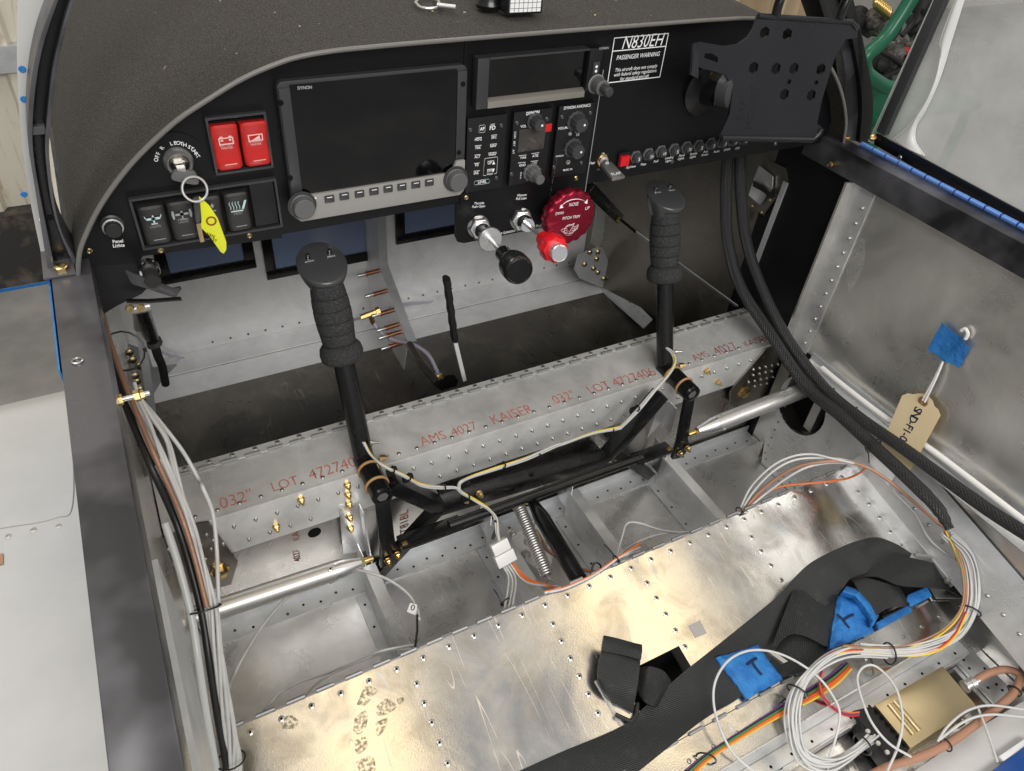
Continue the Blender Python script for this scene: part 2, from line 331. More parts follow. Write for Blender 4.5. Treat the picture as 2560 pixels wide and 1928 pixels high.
def uv_weave(name, c1, c2, maps, rough, dist, edge=False, dust=(.10, .10, .10)):
    """fabric from UV metres (u across, v along): product of sine bands"""
    m = bpy.data.materials.new(name); m.use_nodes = True; nt = m.node_tree; N = nt.nodes; L = nt.links; b = N['Principled BSDF']; b.inputs['Roughness'].default_value = rough; b.inputs['Specular IOR Level'].default_value = .45
    uv = N.new('ShaderNodeUVMap'); tc = N.new('ShaderNodeTexCoord'); f = None
    for ang, sc in maps:
        mp = N.new('ShaderNodeMapping'); mp.inputs['Rotation'].default_value = (0, 0, math.radians(ang)); L.new(uv.outputs[0], mp.inputs[0])
        w = N.new('ShaderNodeTexWave'); w.inputs['Scale'].default_value = sc; w.inputs['Distortion'].default_value = .4; w.inputs['Detail'].default_value = 1; L.new(mp.outputs[0], w.inputs['Vector'])
        if f is None: f = w.outputs['Fac']
        else:
            q = N.new('ShaderNodeMath'); q.operation = 'MAXIMUM'; L.new(f, q.inputs[0]); L.new(w.outputs['Fac'], q.inputs[1]); f = q.outputs[0]
    r = N.new('ShaderNodeMix'); r.data_type = 'RGBA'; r.inputs[6].default_value = (*c1, 1); r.inputs[7].default_value = (*c2, 1); L.new(f, r.inputs[0])
    n = N.new('ShaderNodeTexNoise'); n.inputs['Scale'].default_value = 60; n.inputs['Detail'].default_value = 8; n.inputs['Roughness'].default_value = .75; L.new(tc.outputs['Object'], n.inputs['Vector'])
    rr = N.new('ShaderNodeMapRange'); rr.inputs[1].default_value = .55; rr.inputs[2].default_value = .85; rr.inputs[4].default_value = .5; L.new(n.outputs['Fac'], rr.inputs[0])
    r2 = N.new('ShaderNodeMix'); r2.data_type = 'RGBA'; L.new(rr.outputs[0], r2.inputs[0]); L.new(r.outputs[2], r2.inputs[6]); r2.inputs[7].default_value = (*dust, 1); L.new(r2.outputs[2], b.inputs['Base Color'])
    bp = N.new('ShaderNodeBump'); bp.inputs['Strength'].default_value = .8; bp.inputs['Distance'].default_value = dist; L.new(f, bp.inputs['Height']); L.new(bp.outputs[0], b.inputs['Normal']); return m
M['webbing'] = uv_weave('belt_webbing', (.004, .0045, .0045), (.016, .0175, .0175), ((58, 120), (-58, 120)), .45, .0008)
M['sleeve'] = uv_weave('braided_sleeve', (.003, .003, .0035), (.024, .024, .025), ((38, 75), (-38, 75)), .38, .0016, dust=(.05, .05, .05))
def set_uv(o, fn):
    me = o.data; uv = me.uv_layers.new(name='UVMap')
    for l in me.loops: uv.data[l.index].uv = fn(l.vertex_index)
# ------------------------------------------------------------------ setting: hangar
def concrete():
    m = mat('concrete_floor', (.20, .195, .185), .6, 0, .4, cvar=(3.5, (.30, .29, .27), .4, .7), bump=(40, .2, .004), rvar=(5, .15)); return m
M['concrete'] = concrete()
def rusty_wall():
    m = bpy.data.materials.new('painted_steel_wall'); m.use_nodes = True; nt = m.node_tree; N = nt.nodes; L = nt.links; b = N['Principled BSDF']; b.inputs['Roughness'].default_value = .5
    tc = N.new('ShaderNodeTexCoord'); mp = N.new('ShaderNodeMapping'); mp.inputs['Scale'].default_value = (9, 1, 1.1); L.new(tc.outputs['Object'], mp.inputs[0])
    n = N.new('ShaderNodeTexNoise'); n.inputs['Scale'].default_value = 2.2; n.inputs['Detail'].default_value = 8; n.inputs['Roughness'].default_value = .7; n.inputs['Distortion'].default_value = 1.5; L.new(mp.outputs[0], n.inputs['Vector'])
    r = N.new('ShaderNodeValToRGB'); e = r.color_ramp.elements; e[0].position = .56; e[0].color = (.66, .62, .52, 1); e[1].position = .72; e[1].color = (.34, .19, .06, 1); L.new(n.outputs['Fac'], r.inputs[0]); L.new(r.outputs[0], b.inputs['Base Color']); return m
M['hangar_wall'] = rusty_wall()
M['hangar_wall2'] = mat('pale_hangar_wall', (.50, .47, .42), .6, cvar=(1.5, (.60, .57, .52), .4, .7))
M['tan'] = mat('tan_wall', (.42, .33, .22), .6, cvar=(4, (.55, .45, .32), .4, .7))
struct(MB().box((-9, -8, -1.42), (12, 9, -1.30)).build('ground', M['concrete']))
hw = struct(MB().box((-9, 2.13, -1.02), (1.2, 2.25, 3)).build('hangar_wall_left', M['hangar_wall']))
w = MB()
for k in range(22): w.prism([(-3.2 + .19 * k, 2.13, -1.02), (-3.2 + .19 * k + .05, 2.13, -1.02), (-3.2 + .19 * k + .038, 2.10, -1.02), (-3.2 + .19 * k + .012, 2.10, -1.02)], (0, 0, 4))
w.build('corrugation', M['hangar_wall'], hw)
MB().box((-3.2, 2.085, -.55), (1, 2.129, -.47)).build('wall_rail', M['alu_dull'], hw)
struct(MB().box((-9, 2.06, -1.30), (1.2, 2.22, -1.02)).build('wall_kerb', mat('black_kerb', (.03, .028, .026), .7, cvar=(12, (.12, .1, .07), .5, .7))))
wr = struct(MB().box((1.2, 4.2, -1.30), (12, 4.3, 3)).build('hangar_wall_back', M['hangar_wall2']))
MB().box((1.15, 4.1, -1.3), (2.6, 4.199, 3)).build('tan_board', M['tan'], wr)
# ------------------------------------------------------------------ wing root on the left
wg = thing('wing', 'pale grey wing skin with flush rivets outside the left longeron', 'wing', (-.9, -.4, -.42))
E_ = [at(dd(0, 872), 'z', -.40), at(dd(150, 842), 'z', -.40)]
yl = (E_[0].y + E_[1].y) / 2
rows = []
for y, z in ((yl + .015, -.47), (yl + .02, -.43), (yl + .008, -.408), (yl - .03, -.40), (yl - .3, -.392), (-.62, -.395), (-1.4, -.41)):
    rows.append([(-1.6, y, z), (-.9, y, z), (-.363, y, z)])
MB().grid(rows, (0, 0, -.03)).build('wing_skin', M['wingpaint'], wg, ang=60)
ca = [at(dd(0, 1142), 'z', -.393), at(dd(118, 1120), 'z', -.393), at(dd(158, 1078), 'z', -.393), at(dd(150, 850), 'z', -.398)]
seam = MB(); seam.tube(cat_spline(ca, 8), .0006, 4); seam.build('panel_seam', mat('seam_dirt', (.30, .28, .25), .7), wg)
fr = MB().lathe((0, 0, 0), (0, 0, 1), [(.0035, 0), (.0035, .0006), (.0016, .0008), (.0013, .0002)], 14).mesh('flush_rivet')
for q in ((20, 1135), (73, 1138), (130, 1122), (145, 1000), (148, 900)): pass
for q in ((18, 1153), (71, 1140), (127, 1131), (73, 1139)): 
    p = at(dd(q[0], q[1] + 6), 'z', -.393); inst(fr, 'flush_rivet', M['rivet'], wg, Matrix.Translation(p))
p = at(dd(0, 1215), 'z', -.393); MB().box((p.x - .01, p.y - .006, p.z - .004), (p.x + .004, p.y + .010, p.z + .003)).build('tape_scrap', M['wire_br'], wg)
# ------------------------------------------------------------------ cockpit shell
# side skins
sl = struct(MB().box((-.364, -1.3, -.75), (-.360, YB + .05, -.10)).build('side_skin_left', M['alu_wall']))
sr = struct(MB().box((XR, -1.3, -.75), (XR + .004, -.084, -.098)).build('side_skin_right', M['alu_wall']))
MB().box((XR, -.084, -.75), (XR + .004, .09, -.098)).build('black_bay_skin', M['panel'], sr)
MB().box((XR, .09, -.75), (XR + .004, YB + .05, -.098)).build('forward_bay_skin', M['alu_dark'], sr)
# left inner stiffener (pale strip along the left wall)
st = tag(MB().prism([(-.359, 0, -.205), (-.345, 0, -.205), (-.345, 0, -.30), (-.342, 0, -.30), (-.342, 0, -.202), (-.359, 0, -.202)], (0, -.9, 0)).build('wall_stiffener', M['alu_dull'], mw=Matrix.Translation((.0, -.335, 0))), 'long pale grey metal angle along the left wall beside the wiring', 'angle')
# floor and forward bulkhead
fl = struct(MB().box((-.36, -1.3, ZF - .004), (XR, YB + .06, ZF)).build('cockpit_floor', M['alu_floor']))
struct(MB().box((-.36, .062, ZF + .001), (XR - .001, .505, ZF + .006)).build('floor_dark_band', sheet_metal('dark_reflection_metal', (.135, .125, .11), .30, dirt=(.30, .27, .22), dirt_amt=.55, scr=.5, dull=.35, wav=.004, dsc=6)))  # shiny footwell floor; its dark reflection is put into this sheet's colour
struct(MB().box((-.36, .5055, ZF + .001), (XR - .001, .579, ZF + .006)).build('floor_lit_band', M['alu_white']))  # same floor near the bulkhead; its lit zone is put into the colour
struct(MB().box((-3, 2.035, -1.2995), (.5, 2.055, -1.298)).build('floor_tape', M['tape']))
bk = struct(MB().box((-.36, YB, ZF + .001), (XR - .001, YB + .004, -.1)).build('forward_bulkhead', M['alu_white']))
MB().prism([(-.36, YB - .001, ZF + .001), (-.36, YB - .001, ZF + .022), (-.36, YB - .004, ZF + .022), (-.36, YB - .05, ZF + .010), (-.36, YB - .05, ZF + .007), (-.36, YB - .006, ZF + .001)], (1.14, 0, 0)).build('bottom_flange', M['alu_white'], bk)
rv_dome = MB().lathe((0, 0, 0), (0, 0, 1), [(.0034, 0), (.0032, .0009), (.0022, .0018), (.0008, .0021)], 10).mesh('rivet_head')
rv_pull = MB().lathe((0, 0, 0), (0, 0, 1), [(.0042, 0), (.0040, .0010), (.0030, .0017), (.0018, .0018), (.0016, .0007), (.0004, .0006)], 12).mesh('pulled_rivet')
def two_tone(me, rad):
    me.materials.append(M['rivet']); me.materials.append(M['slot'])
    for p in me.polygons:
        c_ = p.center
        if (c_.x ** 2 + c_.y ** 2) ** .5 < rad: p.material_index = 1
    return me
M['rivet2'] = mat('rivet_bright', (.66, .65, .62), .35, .9)
two_tone(rv_pull, .0012); rv_pull.materials[0] = M['rivet2']
rv_tail = MB().lathe((0, 0, 0), (0, 0, 1), [(.0029, 0), (.0029, .0018), (.0017, .0032), (.0013, .0052), (.0004, .0056)], 8).mesh('rivet_tail')
rv_small = MB().lathe((0, 0, 0), (0, 0, 1), [(.0026, 0), (.0024, .0008), (.0012, .0014), (.0004, .0015)], 8).mesh('small_rivet')
def rivets(parent, me, m, pts, n, name='rivet'):
    for p in pts: inst(me, name, m, parent, nbasis(p, n))
def lerp_pts(a, b, n): return [V(a).lerp(V(b), i / (n - 1)) for i in range(n)]
# rivet rows of the bulkhead foot
rivets(bk, rv_small, M['rivet_dark'], lerp_pts((-.20, YB - .0005, ZF + .036), (.78, YB - .0005, ZF + .036), 26), (0, -1, 0))
# ------------------------------------------------------------------ longerons
lg = thing('longeron', 'dusty black longeron along the left cockpit edge', 'longeron', (-.36, -.4, -.084))
MB().prism([(-.375, 0, -.084), (-.337, 0, -.084), (-.337, 0, -.118), (-.341, 0, -.118), (-.345, 0, -.092), (-.375, 0, -.092)], (0, -1.3, 0)).build('rail', M['black_dust_reflect'], lg, bev=.0015, mw=Matrix.Translation((0, .03, 0)))
MB().prism([(-.377, 0, -.10), (-.3752, 0, -.10), (-.3752, 0, -.40), (-.377, 0, -.40)], (0, -1.4, 0)).build('outer_skin_edge', M['black_dust_reflect'], lg, mw=Matrix.Translation((0, .05, 0)))
MB().prism([(-.3790, 0, -.09), (-.3775, 0, -.09), (-.3775, 0, -.40), (-.3790, 0, -.40)], (0, -.24, 0)).build('blue_edge_tape', M['tape'], lg, mw=Matrix.Translation((0, .06, 0)))
c = at(g5(462, 962), 'z', -.084); MB().lathe(c, (0, 0, 1), [(.0052, -.001), (.0052, .0015), (.004, .002), (.0032, .0012), (.003, -.004)], 20).build('nut_plate_hole', M['rivet'], lg)
rivets(lg, rv_small, M['rivet'], [at(h1(x, y), 'x', -.3372 ) for x, y in ()], (1, 0, 0))
lr = thing('longeron', 'black longeron along the right cockpit edge below the blue hinge', 'longeron', (.8, -.4, -.09))
MB().prism([(.776, 0, -.090), (.812, 0, -.090), (.812, 0, -.098), (.780, 0, -.098), (.780, 0, -.132), (.776, 0, -.132)], (0, -1.25, 0)).build('rail', M['black_dust_reflect'], lr, bev=.0012, mw=Matrix.Translation((0, .03, 0)))
MB().box((.790, -.06, -.0898), (.800, -1.2, -.0885)).build('dust_strip', M['alu_dull'], lr) if False else None
for q in ((1628, 975),): 
    p = at(g3(*q), 'x', .776); MB().lathe(p, (-1, 0, 0), [(.004, 0), (.004, .006), (.0025, .007), (.0025, .014)], 8).build('bolt', M['gold_cad'], lr)
# left inner skin rivets and gold bolt through the longeron
for k, (x, y) in enumerate(((604, 92), (632, 174), (664, 250), (694, 324), (724, 396), (752, 464))):
    p = at(h1(x, y), 'z', -.135 - .012 * k); p.x = -.360; inst(rv_tail, 'rivet', M['rivet'], sl, nbasis((-.3600, p.y, p.z), (1, 0, 0)))
b_ = thing('through_bolt', 'gold plated bolt with nut sticking out of the left longeron', 'bolt', (-.33, -.2, -.10))
p = at(g5(650, 1205), 'z', -.105); a = V((-.337, p.y, p.z))
MB().lathe(a, (1, 0, 0), [(.0052, 0), (.0052, .0032)], 6).build('bolt_head', M['gold_cad'], b_)
MB().lathe(a, (1, 0, 0), [(.0026, .0032), (.0026, .026)], 12).build('shank', M['rivet'], b_)
MB().lathe(a + V((.013, 0, 0)), (1, 0, 0), [(.0056, 0), (.0056, .0045), (.0044, .0055), (.0044, .0085)], 6).build('nut', M['gold_cad'], b_)
# ------------------------------------------------------------------ canopy bow (arch) over the panel ends
def bow_rows(pts, w=.017, d=.05):
    return pts
bw = thing('canopy_bow', 'black arched canopy bow rising from the left longeron', 'canopy bow', (-.36, 0, -.08))
outer = [(105, 592), (75, 400), (60, 300), (62, 200), (78, 100), (112, 0), (150, -80), (260, -290)]
inner = [(178, 575), (128, 480), (106, 340), (110, 250), (124, 130), (157, 0), (190, -80), (296, -285)]
O = cat_spline([at(dd(*q), 'y', 0) for q in outer], 6); I = cat_spline([at(dd(*q), 'y', 0) for q in inner], 6)
def rail(O, I, t0, t1, y0, y1, name, m, par, bev=.0012):
    a = [o.lerp(i, t0) for o, i in zip(O, I)]; b = [o.lerp(i, t1) for o, i in zip(O, I)]
    mb = MB(); n = len(a); k = 0
    vs = []
    for p, q in zip(a, b): vs += [V((p.x, y0, p.z)), V((q.x, y0, q.z)), V((q.x, y1, q.z)), V((p.x, y1, p.z))]
    fs = []
    for i in range(n - 1):
        for j in range(4): fs.append((4 * i + j, 4 * i + (j + 1) % 4, 4 * i + 4 + (j + 1) % 4, 4 * i + 4 + j))
    fs += [(0, 1, 2, 3), (4 * n - 4, 4 * n - 3, 4 * n - 2, 4 * n - 1)]
    mb.add(vs, fs); return mb.build(name, m, par, bev=bev)
rail(O, I, .00, .22, -.012, .045, 'outer_flange', M['black_dust_reflect'], bw)
rail(O, I, .2203, .80, .001, .006, 'web', M['black'], bw)
O2 = cat_spline([at(dd(*q), 'y', .02) for q in ((112, 600), (80, 400), (64, 300), (66, 200), (80, 100), (114, 0), (150, -80))], 6); I2 = cat_spline([at(dd(*q), 'y', .02) for q in ((98, 605), (62, 430), (46, 300), (40, 200), (38, 100), (42, 0), (60, -80))], 6)
rail(I2, O2, 0, 1, .046, .050, 'outer_skin', M['wingpaint'], bw)
for q in ((62, 150), (66, 215), (66, 420)):
    p = at(dd(q[0] - 14, q[1]), 'y', .046); MB().lathe(p, (0, -1, 0), [(.0035, 0), (.003, .0012)], 8).build('blue_tape_dot', M['tape'], bw)
rail(O, I, .8003, 1.0, -.010, .045, 'inner_flange', M['black_dust_reflect'], bw)
p = at(g1(373, 1617), 'z', -.084); MB().box((p.x - .018, p.y - .012, -.0838), (p.x + .012, p.y + .045, -.081)).build('foot', M['black_dust_reflect'], bw, bev=.001)
MB().lathe((p.x, p.y, -.081), (0, 0, 1), [(.0075, 0), (.0075, .004), (.006, .0048)], 6).build('bolt', M['gold_cad'], bw)
p = at(g1(245, 1308), 'y', 0); MB().lathe(p, (0, -1, 0), [(.002, 0), (.0015, .0015)], 10).build('rivet', M['conn'], bw)
p = at(g1(300, 1297), 'y', 0); MB().lathe(p, (0, -1, 0), [(.0028, 0), (.0028, .0005)], 12).build('hole', M['slot'], bw)
a1 = at(g1(170, 765), 'y', 0); a2 = at(g1(275, 768), 'y', 0); MB().box((a1.x, -.008, a1.z - .004), (a2.x, .0009, a1.z + .004)).build('cross_tab', M['black_dust_reflect'], bw, bev=.001)
b2 = thing('canopy_bow', 'black arched canopy bow rising from the right longeron behind the tablet plate', 'canopy bow', (.8, 0, -.09))
outer = [(1868, 305), (1875, 215), (1858, 110), (1832, 0), (1805, -80), (1700, -290)]; inner = [(1800, 300), (1800, 215), (1790, 110), (1757, 0), (1730, -80), (1635, -280)]
O = cat_spline([at(dd(*q), 'y', 0) for q in outer], 6); I = cat_spline([at(dd(*q), 'y', 0) for q in inner], 6)
rail(O, I, .00, .34, -.012, .03, 'outer_flange', M['black'], b2)
rail(O, I, .3403, .74, -.004, .03, 'web', M['black_dust_reflect'], b2)
rail(O, I, .7403, 1.0, -.012, .03, 'inner_flange', M['black'], b2)
p = at(g3(1700, 815), 'z', -.085); MB().lathe((p.x, p.y, -.0895), (0, 0, 1), [(.0075, 0), (.0075, .005), (.006, .006)], 6).build('bolt', M['gold_cad'], b2)
p = at(g3(1700, 600), 'y', -.004); MB().lathe(p, (0, -1, 0), [(.0028, 0), (.0015, .002)], 10).build('rivet', M['chrome'], b2)
# ------------------------------------------------------------------ glareshield
rim_px = [(342, 1095), (370, 1010), (430, 890), (520, 760), (622, 645), (760, 520), (900, 425), (1050, 335), (1200, 270), (1300, 240), (1450, 215), (1600, 200), (1800, 182)]
gq = G(0, 0, 1.728)
rl = [at(gq(*q), 'y', -.03) for q in rim_px]; rl = [(p.x, p.z) for p in rl]
rl = [(-.352, -.09)] + rl
ctr = .2215
RIM2 = rl + [(.2215, .1215)] + [(2 * ctr - x, z) for x, z in rl[::-1]]
RIM = [(p.x, p.y) for p in cat_spline([V((x, z, 0)) for x, z in RIM2], 5)]
def rim_z(x):
    for (a, b), (c_, d_) in zip(RIM, RIM[1:]):
        if a <= x <= c_: return b + (d_ - b) * (x - a) / max(1e-6, c_ - a)
    return RIM[0][1]
gs = thing('glareshield', 'black fuzzy dash top curving down to the left of the panel', 'glareshield', (.22, .2, .12))
mc = bpy.data.materials.new('black_carpet'); mc.use_nodes = True
def carpet(m):
    nt = m.node_tree; N = nt.nodes; L = nt.links; b = N['Principled BSDF']; b.inputs['Roughness'].default_value = .85; b.inputs['Specular IOR Level'].default_value = .25; b.inputs['Sheen Weight'].default_value = .06; b.inputs['Sheen Roughness'].default_value = .5
    tc = N.new('ShaderNodeTexCoord')
    def noise(sc, det=3): n = N.new('ShaderNodeTexNoise'); n.inputs['Scale'].default_value = sc; n.inputs['Detail'].default_value = det; L.new(tc.outputs['Object'], n.inputs['Vector']); return n.outputs['Fac']
    r = N.new('ShaderNodeValToRGB'); e = r.color_ramp.elements; e[0].position = .40; e[0].color = (.009, .0075, .006, 1); e[1].position = .68; e[1].color = (.066, .058, .046, 1); L.new(noise(620), r.inputs[0])
    r2 = N.new('ShaderNodeValToRGB'); e = r2.color_ramp.elements; e[0].position = .80; e[0].color = (0, 0, 0, 1); e[1].position = .82; e[1].color = (1, 1, 1, 1); L.new(noise(150, 1), r2.inputs[0])
    mx = N.new('ShaderNodeMix'); mx.data_type = 'RGBA'; L.new(r2.outputs[0], mx.inputs[0]); L.new(r.outputs[0], mx.inputs[6]); mx.inputs[7].default_value = (.22, .20, .17, 1); L.new(mx.outputs[2], b.inputs['Base Color'])
    bp = N.new('ShaderNodeBump'); bp.inputs['Strength'].default_value = .9; bp.inputs['Distance'].default_value = .002; L.new(noise(800), bp.inputs['Height']); L.new(bp.outputs[0], b.inputs['Normal'])
carpet(mc); M['carpet'] = mc
rows = [[(x, y, z + dz) for x, z in RIM] for y, dz in ((-.028, 0), (.06, .004), (.15, .008), (.3, .012), (.5, .012), (.75, .0))]
MB().grid(rows, (0, 0, -.004)).build('padded_top', M['carpet'], gs, ang=70)
rm = [V((x, -.030, z - .001)) for x, z in RIM]
MB().tube(rm, .0025, 10).build('edge_trim', mat('edge_trim_grey', (.13, .125, .115), .34, 0, .5, rvar=(30, .1)), gs, ang=80)
for k in range(40):
    x = random.uniform(-.2, .7); y = random.uniform(.0, .4); s_ = random.uniform(.0007, .0018)
    p = V((x, y, rim_z(x) + .0125 * min(1, (y + .03) / .33) + s_ * .3)); 
    if k == 0: chip = MB().prism([(-1, -.6, 0), (.9, -.8, 0), (1.1, .5, 0), (-.5, .9, 0)], (0, 0, .5)).mesh('dust_chip')
    inst(chip, 'dust_chip', M['ink_g'] if k % 3 else M['manila'], gs, Matrix.Translation(p) @ Matrix.Rotation(random.uniform(0, 6), 4, 'Z') @ Matrix.Scale(s_, 4))
# quick-release pin lying on the glareshield
qp = thing('quick_release_pin', 'small silver ring pin lying on the black dash top', 'pin', (.03, .15, .135))
zz = .131
P = [at(g2(x, y), 'z', zz) for x, y in ((925, 15), (960, 45), (1030, 50), (1065, 35), (1060, 5), (1010, -12), (950, -8), (925, 15))]
MB().tube(cat_spline(P, 5), .0016, 8).build('ring', M['steel'], qp)
a = at(g2(1055, 32), 'z', zz + .002); b = at(g2(1165, 45), 'z', zz + .002); MB().tube([a, b], .0030, 10).build('pin_shank', M['steel'], qp)
# compass with its correction card on top of the dash
cp = thing('compass', 'black compass with white correction card at the top edge of the dash', 'compass', (.2, .12, .13))
a = at(g2(1468, 92), 'z', .130); b = at(g2(1678, 82), 'z', .130); ux = V((b.x - a.x, b.y - a.y, 0)); w_ = ux.length; ux.normalize(); n_ = V((ux.y, -ux.x, 0))
MB().prism([a, b, b - n_ * .03, a - n_ * .03], (0, 0, .05)).build('housing', M['black_rough'], cp, bev=.002)
c0 = a + ux * .003 + n_ * .0008 + V((0, 0, .003)); c1 = a + ux * (w_ - .003) + n_ * .0008 + V((0, 0, .003))
MB().prism([c0, c1, c1 + V((0, 0, .04)), c0 + V((0, 0, .04))], -n_ * .0008).build('correction_card', M['ink_w'], cp)
mb = MB()
for i in range(5): q = V((0, 0, .004 + .006 * i)); mb.prism([c0 + q + n_ * .0002, c1 + q + n_ * .0002, c1 + q + n_ * .0002 + V((0, 0, .0004)), c0 + q + n_ * .0002 + V((0, 0, .0004))], n_ * .0002)
for i in range(8): q = ux * ((w_ - .006) * i / 7); mb.prism([c0 + q + n_ * .0002, c0 + q + ux * .0004 + n_ * .0002, c0 + q + ux * .0004 + n_ * .0002 + V((0, 0, .034)), c0 + q + n_ * .0002 + V((0, 0, .034))], n_ * .0002)
mb.build('card_grid', M['slot'], cp)
for i, s_ in enumerate(('For', 'E', '210', '240', 'W', '300', '330')): text(cp, s_, c0 + ux * ((w_ - .006) * (i + .5) / 7) + V((0, 0, .019)) + n_ * .0006, ux, V((0, 0, 1)), M['slot'], size=.0042)
a = at(g2(1330, 50), 'z', .130); b = at(g2(1440, 62), 'z', .130)
MB().lathe((a + b) / 2 + V((0, .01, 0)), (0, 0, 1), [(.016, 0), (.017, .004), (.014, .010), (.012, .04)], 20).build('base', M['black'], cp)
# ------------------------------------------------------------------ spar box
sp = thing('spar_box', 'riveted aluminium spar box crossing the cockpit with red stamped lettering', 'spar', (.22, 0, ZS))
x0, x1 = -.358, .784
MB().box((x0, YS1, ZS - .003), (x1, YS0, ZS)).build('top_plate', M['alu_spar'], sp)
MB().box((x0, YS1 - .0045, ZS - .082), (x1, YS1, ZS + .0016)).build('cap_angle', M['alu_spar'], sp, bev=.0014)
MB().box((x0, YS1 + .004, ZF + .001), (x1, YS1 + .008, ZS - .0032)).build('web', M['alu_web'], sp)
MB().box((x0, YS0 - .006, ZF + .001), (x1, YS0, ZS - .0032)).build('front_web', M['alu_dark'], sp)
MB().box((x0, YS0 + .0005, ZS - .001), (x1, YS0 + .017, ZS + .0008)).build('hinge_leaf', M['alu_spar'], sp)
# knuckles: pixels along the hinge
kn = MB().tube([(-.0115, 0, 0), (.0115, 0, 0)], .0026, 8).mesh('hinge_knuckle')
n = 33; xs = [-.318 + i * (.772 + .318) / (n - 1) for i in range(n)]
for i, x in enumerate(xs):
    if 13 <= i <= 14: pass
    inst(kn, 'hinge_knuckle', M['knuckle'], sp, Matrix.Translation((x, YS0, ZS + .0032)))
    inst(rv_pull, 'rivet', M['rivet'], sp, Matrix.Translation((x + .006, YS0 + .0115, ZS + .0008)))
# rivets along the aft edge of the top plate
for i in range(36): inst(rv_dome, 'rivet', M['rivet'], sp, Matrix.Translation((-.315 + i * .0302, YS1 + .012, ZS)))
# rivet tails through the cap angle: two staggered rows
def stick_gap(x): return False
for i in range(34):
    x = -.27 + i * .0305
    inst(rv_tail, 'rivet_tail', M['rivet'], sp, nbasis((x, YS1 - .0045, ZS - .024), (0, -1, 0)))
    if -.3 < x < -.16 or .02 < x < .58: inst(rv_tail, 'rivet_tail', M['rivet'], sp, nbasis((x + .015, YS1 - .0045, ZS - .062), (0, -1, 0)))
# gold nuts on the cap
nut = MB().lathe((0, 0, 0), (0, 0, 1), [(.0062, 0), (.0062, .001), (.0050, .0012), (.0050, .0055), (.0040, .0065), (.0040, .0085), (.0022, .0087), (.0022, .0125)], 6).mesh('nut')
def nuts(par, g, pts, y, m=M['gold_cad']):
    for q in pts: inst(nut, 'nut', m, par, nbasis(at(g(*q), 'y', y), (0, -1, 0)))
nuts(sp, h1, ((1513, 297), (1388, 432), (1745, 222), (1748, 270), (1752, 318)), YS1 - .0045)
nuts(sp, g7, ((868, 1012), (935, 1080)), YS1 - .0045)
# stamped lettering: top plate reads along the spar
def stamp(body, pl_, pr_, g, m=M['ink_r'], sq=1.25):
    a = at(g(*pl_), 'z', ZS + .0004); b = at(g(*pr_), 'z', ZS + .0004)
    text(sp, body, V(((a.x + b.x) / 2, (a.y + b.y) / 2, ZS + .0004)), (1, 0, 0), (0, 1, 0), m, width=b.x - a.x, bold=-.006, squeeze=sq)
stamp('.032"', (1085, 320), (1270, 285), h1); stamp('LOT', (1365, 235), (1500, 208), h1); stamp('472740', (1555, 180), (1790, 110), h1)
stamp('AMS', (835, 1440), (985, 1400), g6); stamp('4027', (1020, 1385), (1170, 1345), g6); stamp('KAISER', (1255, 1310), (1500, 1245), g6)
stamp('.032"', (1610, 1195), (1755, 1160), g6); stamp('LOT', (1835, 1135), (1960, 1100), g6); stamp('4727406', (320, 1095), (560, 1020), g7)
stamp('AMS', (790, 940), (885, 918), g7, M['ink_dr']); stamp('4027', (920, 905), (1050, 870), g7, M['ink_dr']); stamp('KAISER', (1095, 860), (1240, 822), g7, M['ink_dr'])
def vstamp(body, g, p_top, p_bot, y=YS1 + .0036):
    a = at(g(*p_bot), 'y', y); b = at(g(*p_top), 'y', y); text(sp, body, (a + b) / 2, (0, 0, 1), (-1, 0, 0), M['ink_dr'], width=abs(b.z - a.z), bold=.004)
vstamp('KAISER', h1, (1490, 405), (1480, 510)); vstamp('4027', h1, (1500, 550), (1490, 615)); vstamp('T81BL', h2, (630, 355), (625, 470)); vstamp('KAISER', g7, (985, 1200), (965, 1260))
p = at(h1(1582, 466), 'y', YS1 + .004); MB().lathe(p, (0, -1, 0), [(.0105, 0), (.0105, .0006)], 24).build('lightening_hole', M['slot'], sp)
# end fittings: dark riveted plates with a big bolt at both ends
bigbolt = MB().lathe((0, 0, 0), (0, 0, 1), [(.0145, 0), (.0145, .0012), (.0105, .0014), (.0105, .010), (.0085, .011)], 6).mesh('big_bolt')
for sgn, g, poly, bolt in ((1, g7, [(1220, 880), (1300, 858), (1390, 1000), (1240, 1230), (1060, 1250), (1005, 1210), (1010, 1130)], (1088, 1140)), (-1, h1, [(985, 415), (1050, 405), (1195, 605), (1160, 720), (1000, 760), (870, 760), (790, 500)], (1105, 655))):
    P = [at(g(*q), 'y', YS1 - .0052) for q in poly]
    pl_ = MB().prism(P, (0, -.0035, 0)).build('end_fitting', M['alu_dark'], sp, bev=.0008)
    inst(bigbolt, 'bolt', M['gold_cad'], pl_, nbasis(at(g(*bolt), 'y', YS1 - .0088), (0, -1, 0)))
    cx = sum(q.x for q in P) / len(P); cz = sum(q.z for q in P) / len(P)
    for i in range(5):
        for j in range(4):
            q = V((cx + (i - 2.0) * .017 * 1 + (j % 2) * .006, YS1 - .0088, cz + .048 - j * .0165 - i * sgn * .002))
            # keep inside the plate outline
            inside = False; k = len(P)
            for a_, b_2 in zip(P, P[1:] + P[:1]):
                if (a_.z > q.z) != (b_2.z > q.z) and q.x < (b_2.x - a_.x) * (q.z - a_.z) / (b_2.z - a_.z) + a_.x: inside = not inside
            if inside and (q - at(g(*bolt), 'y', YS1 - .0088)).length > .018: inst(rv_tail, 'rivet_tail', M['rivet'], pl_, nbasis(q, (0, -1, 0)))
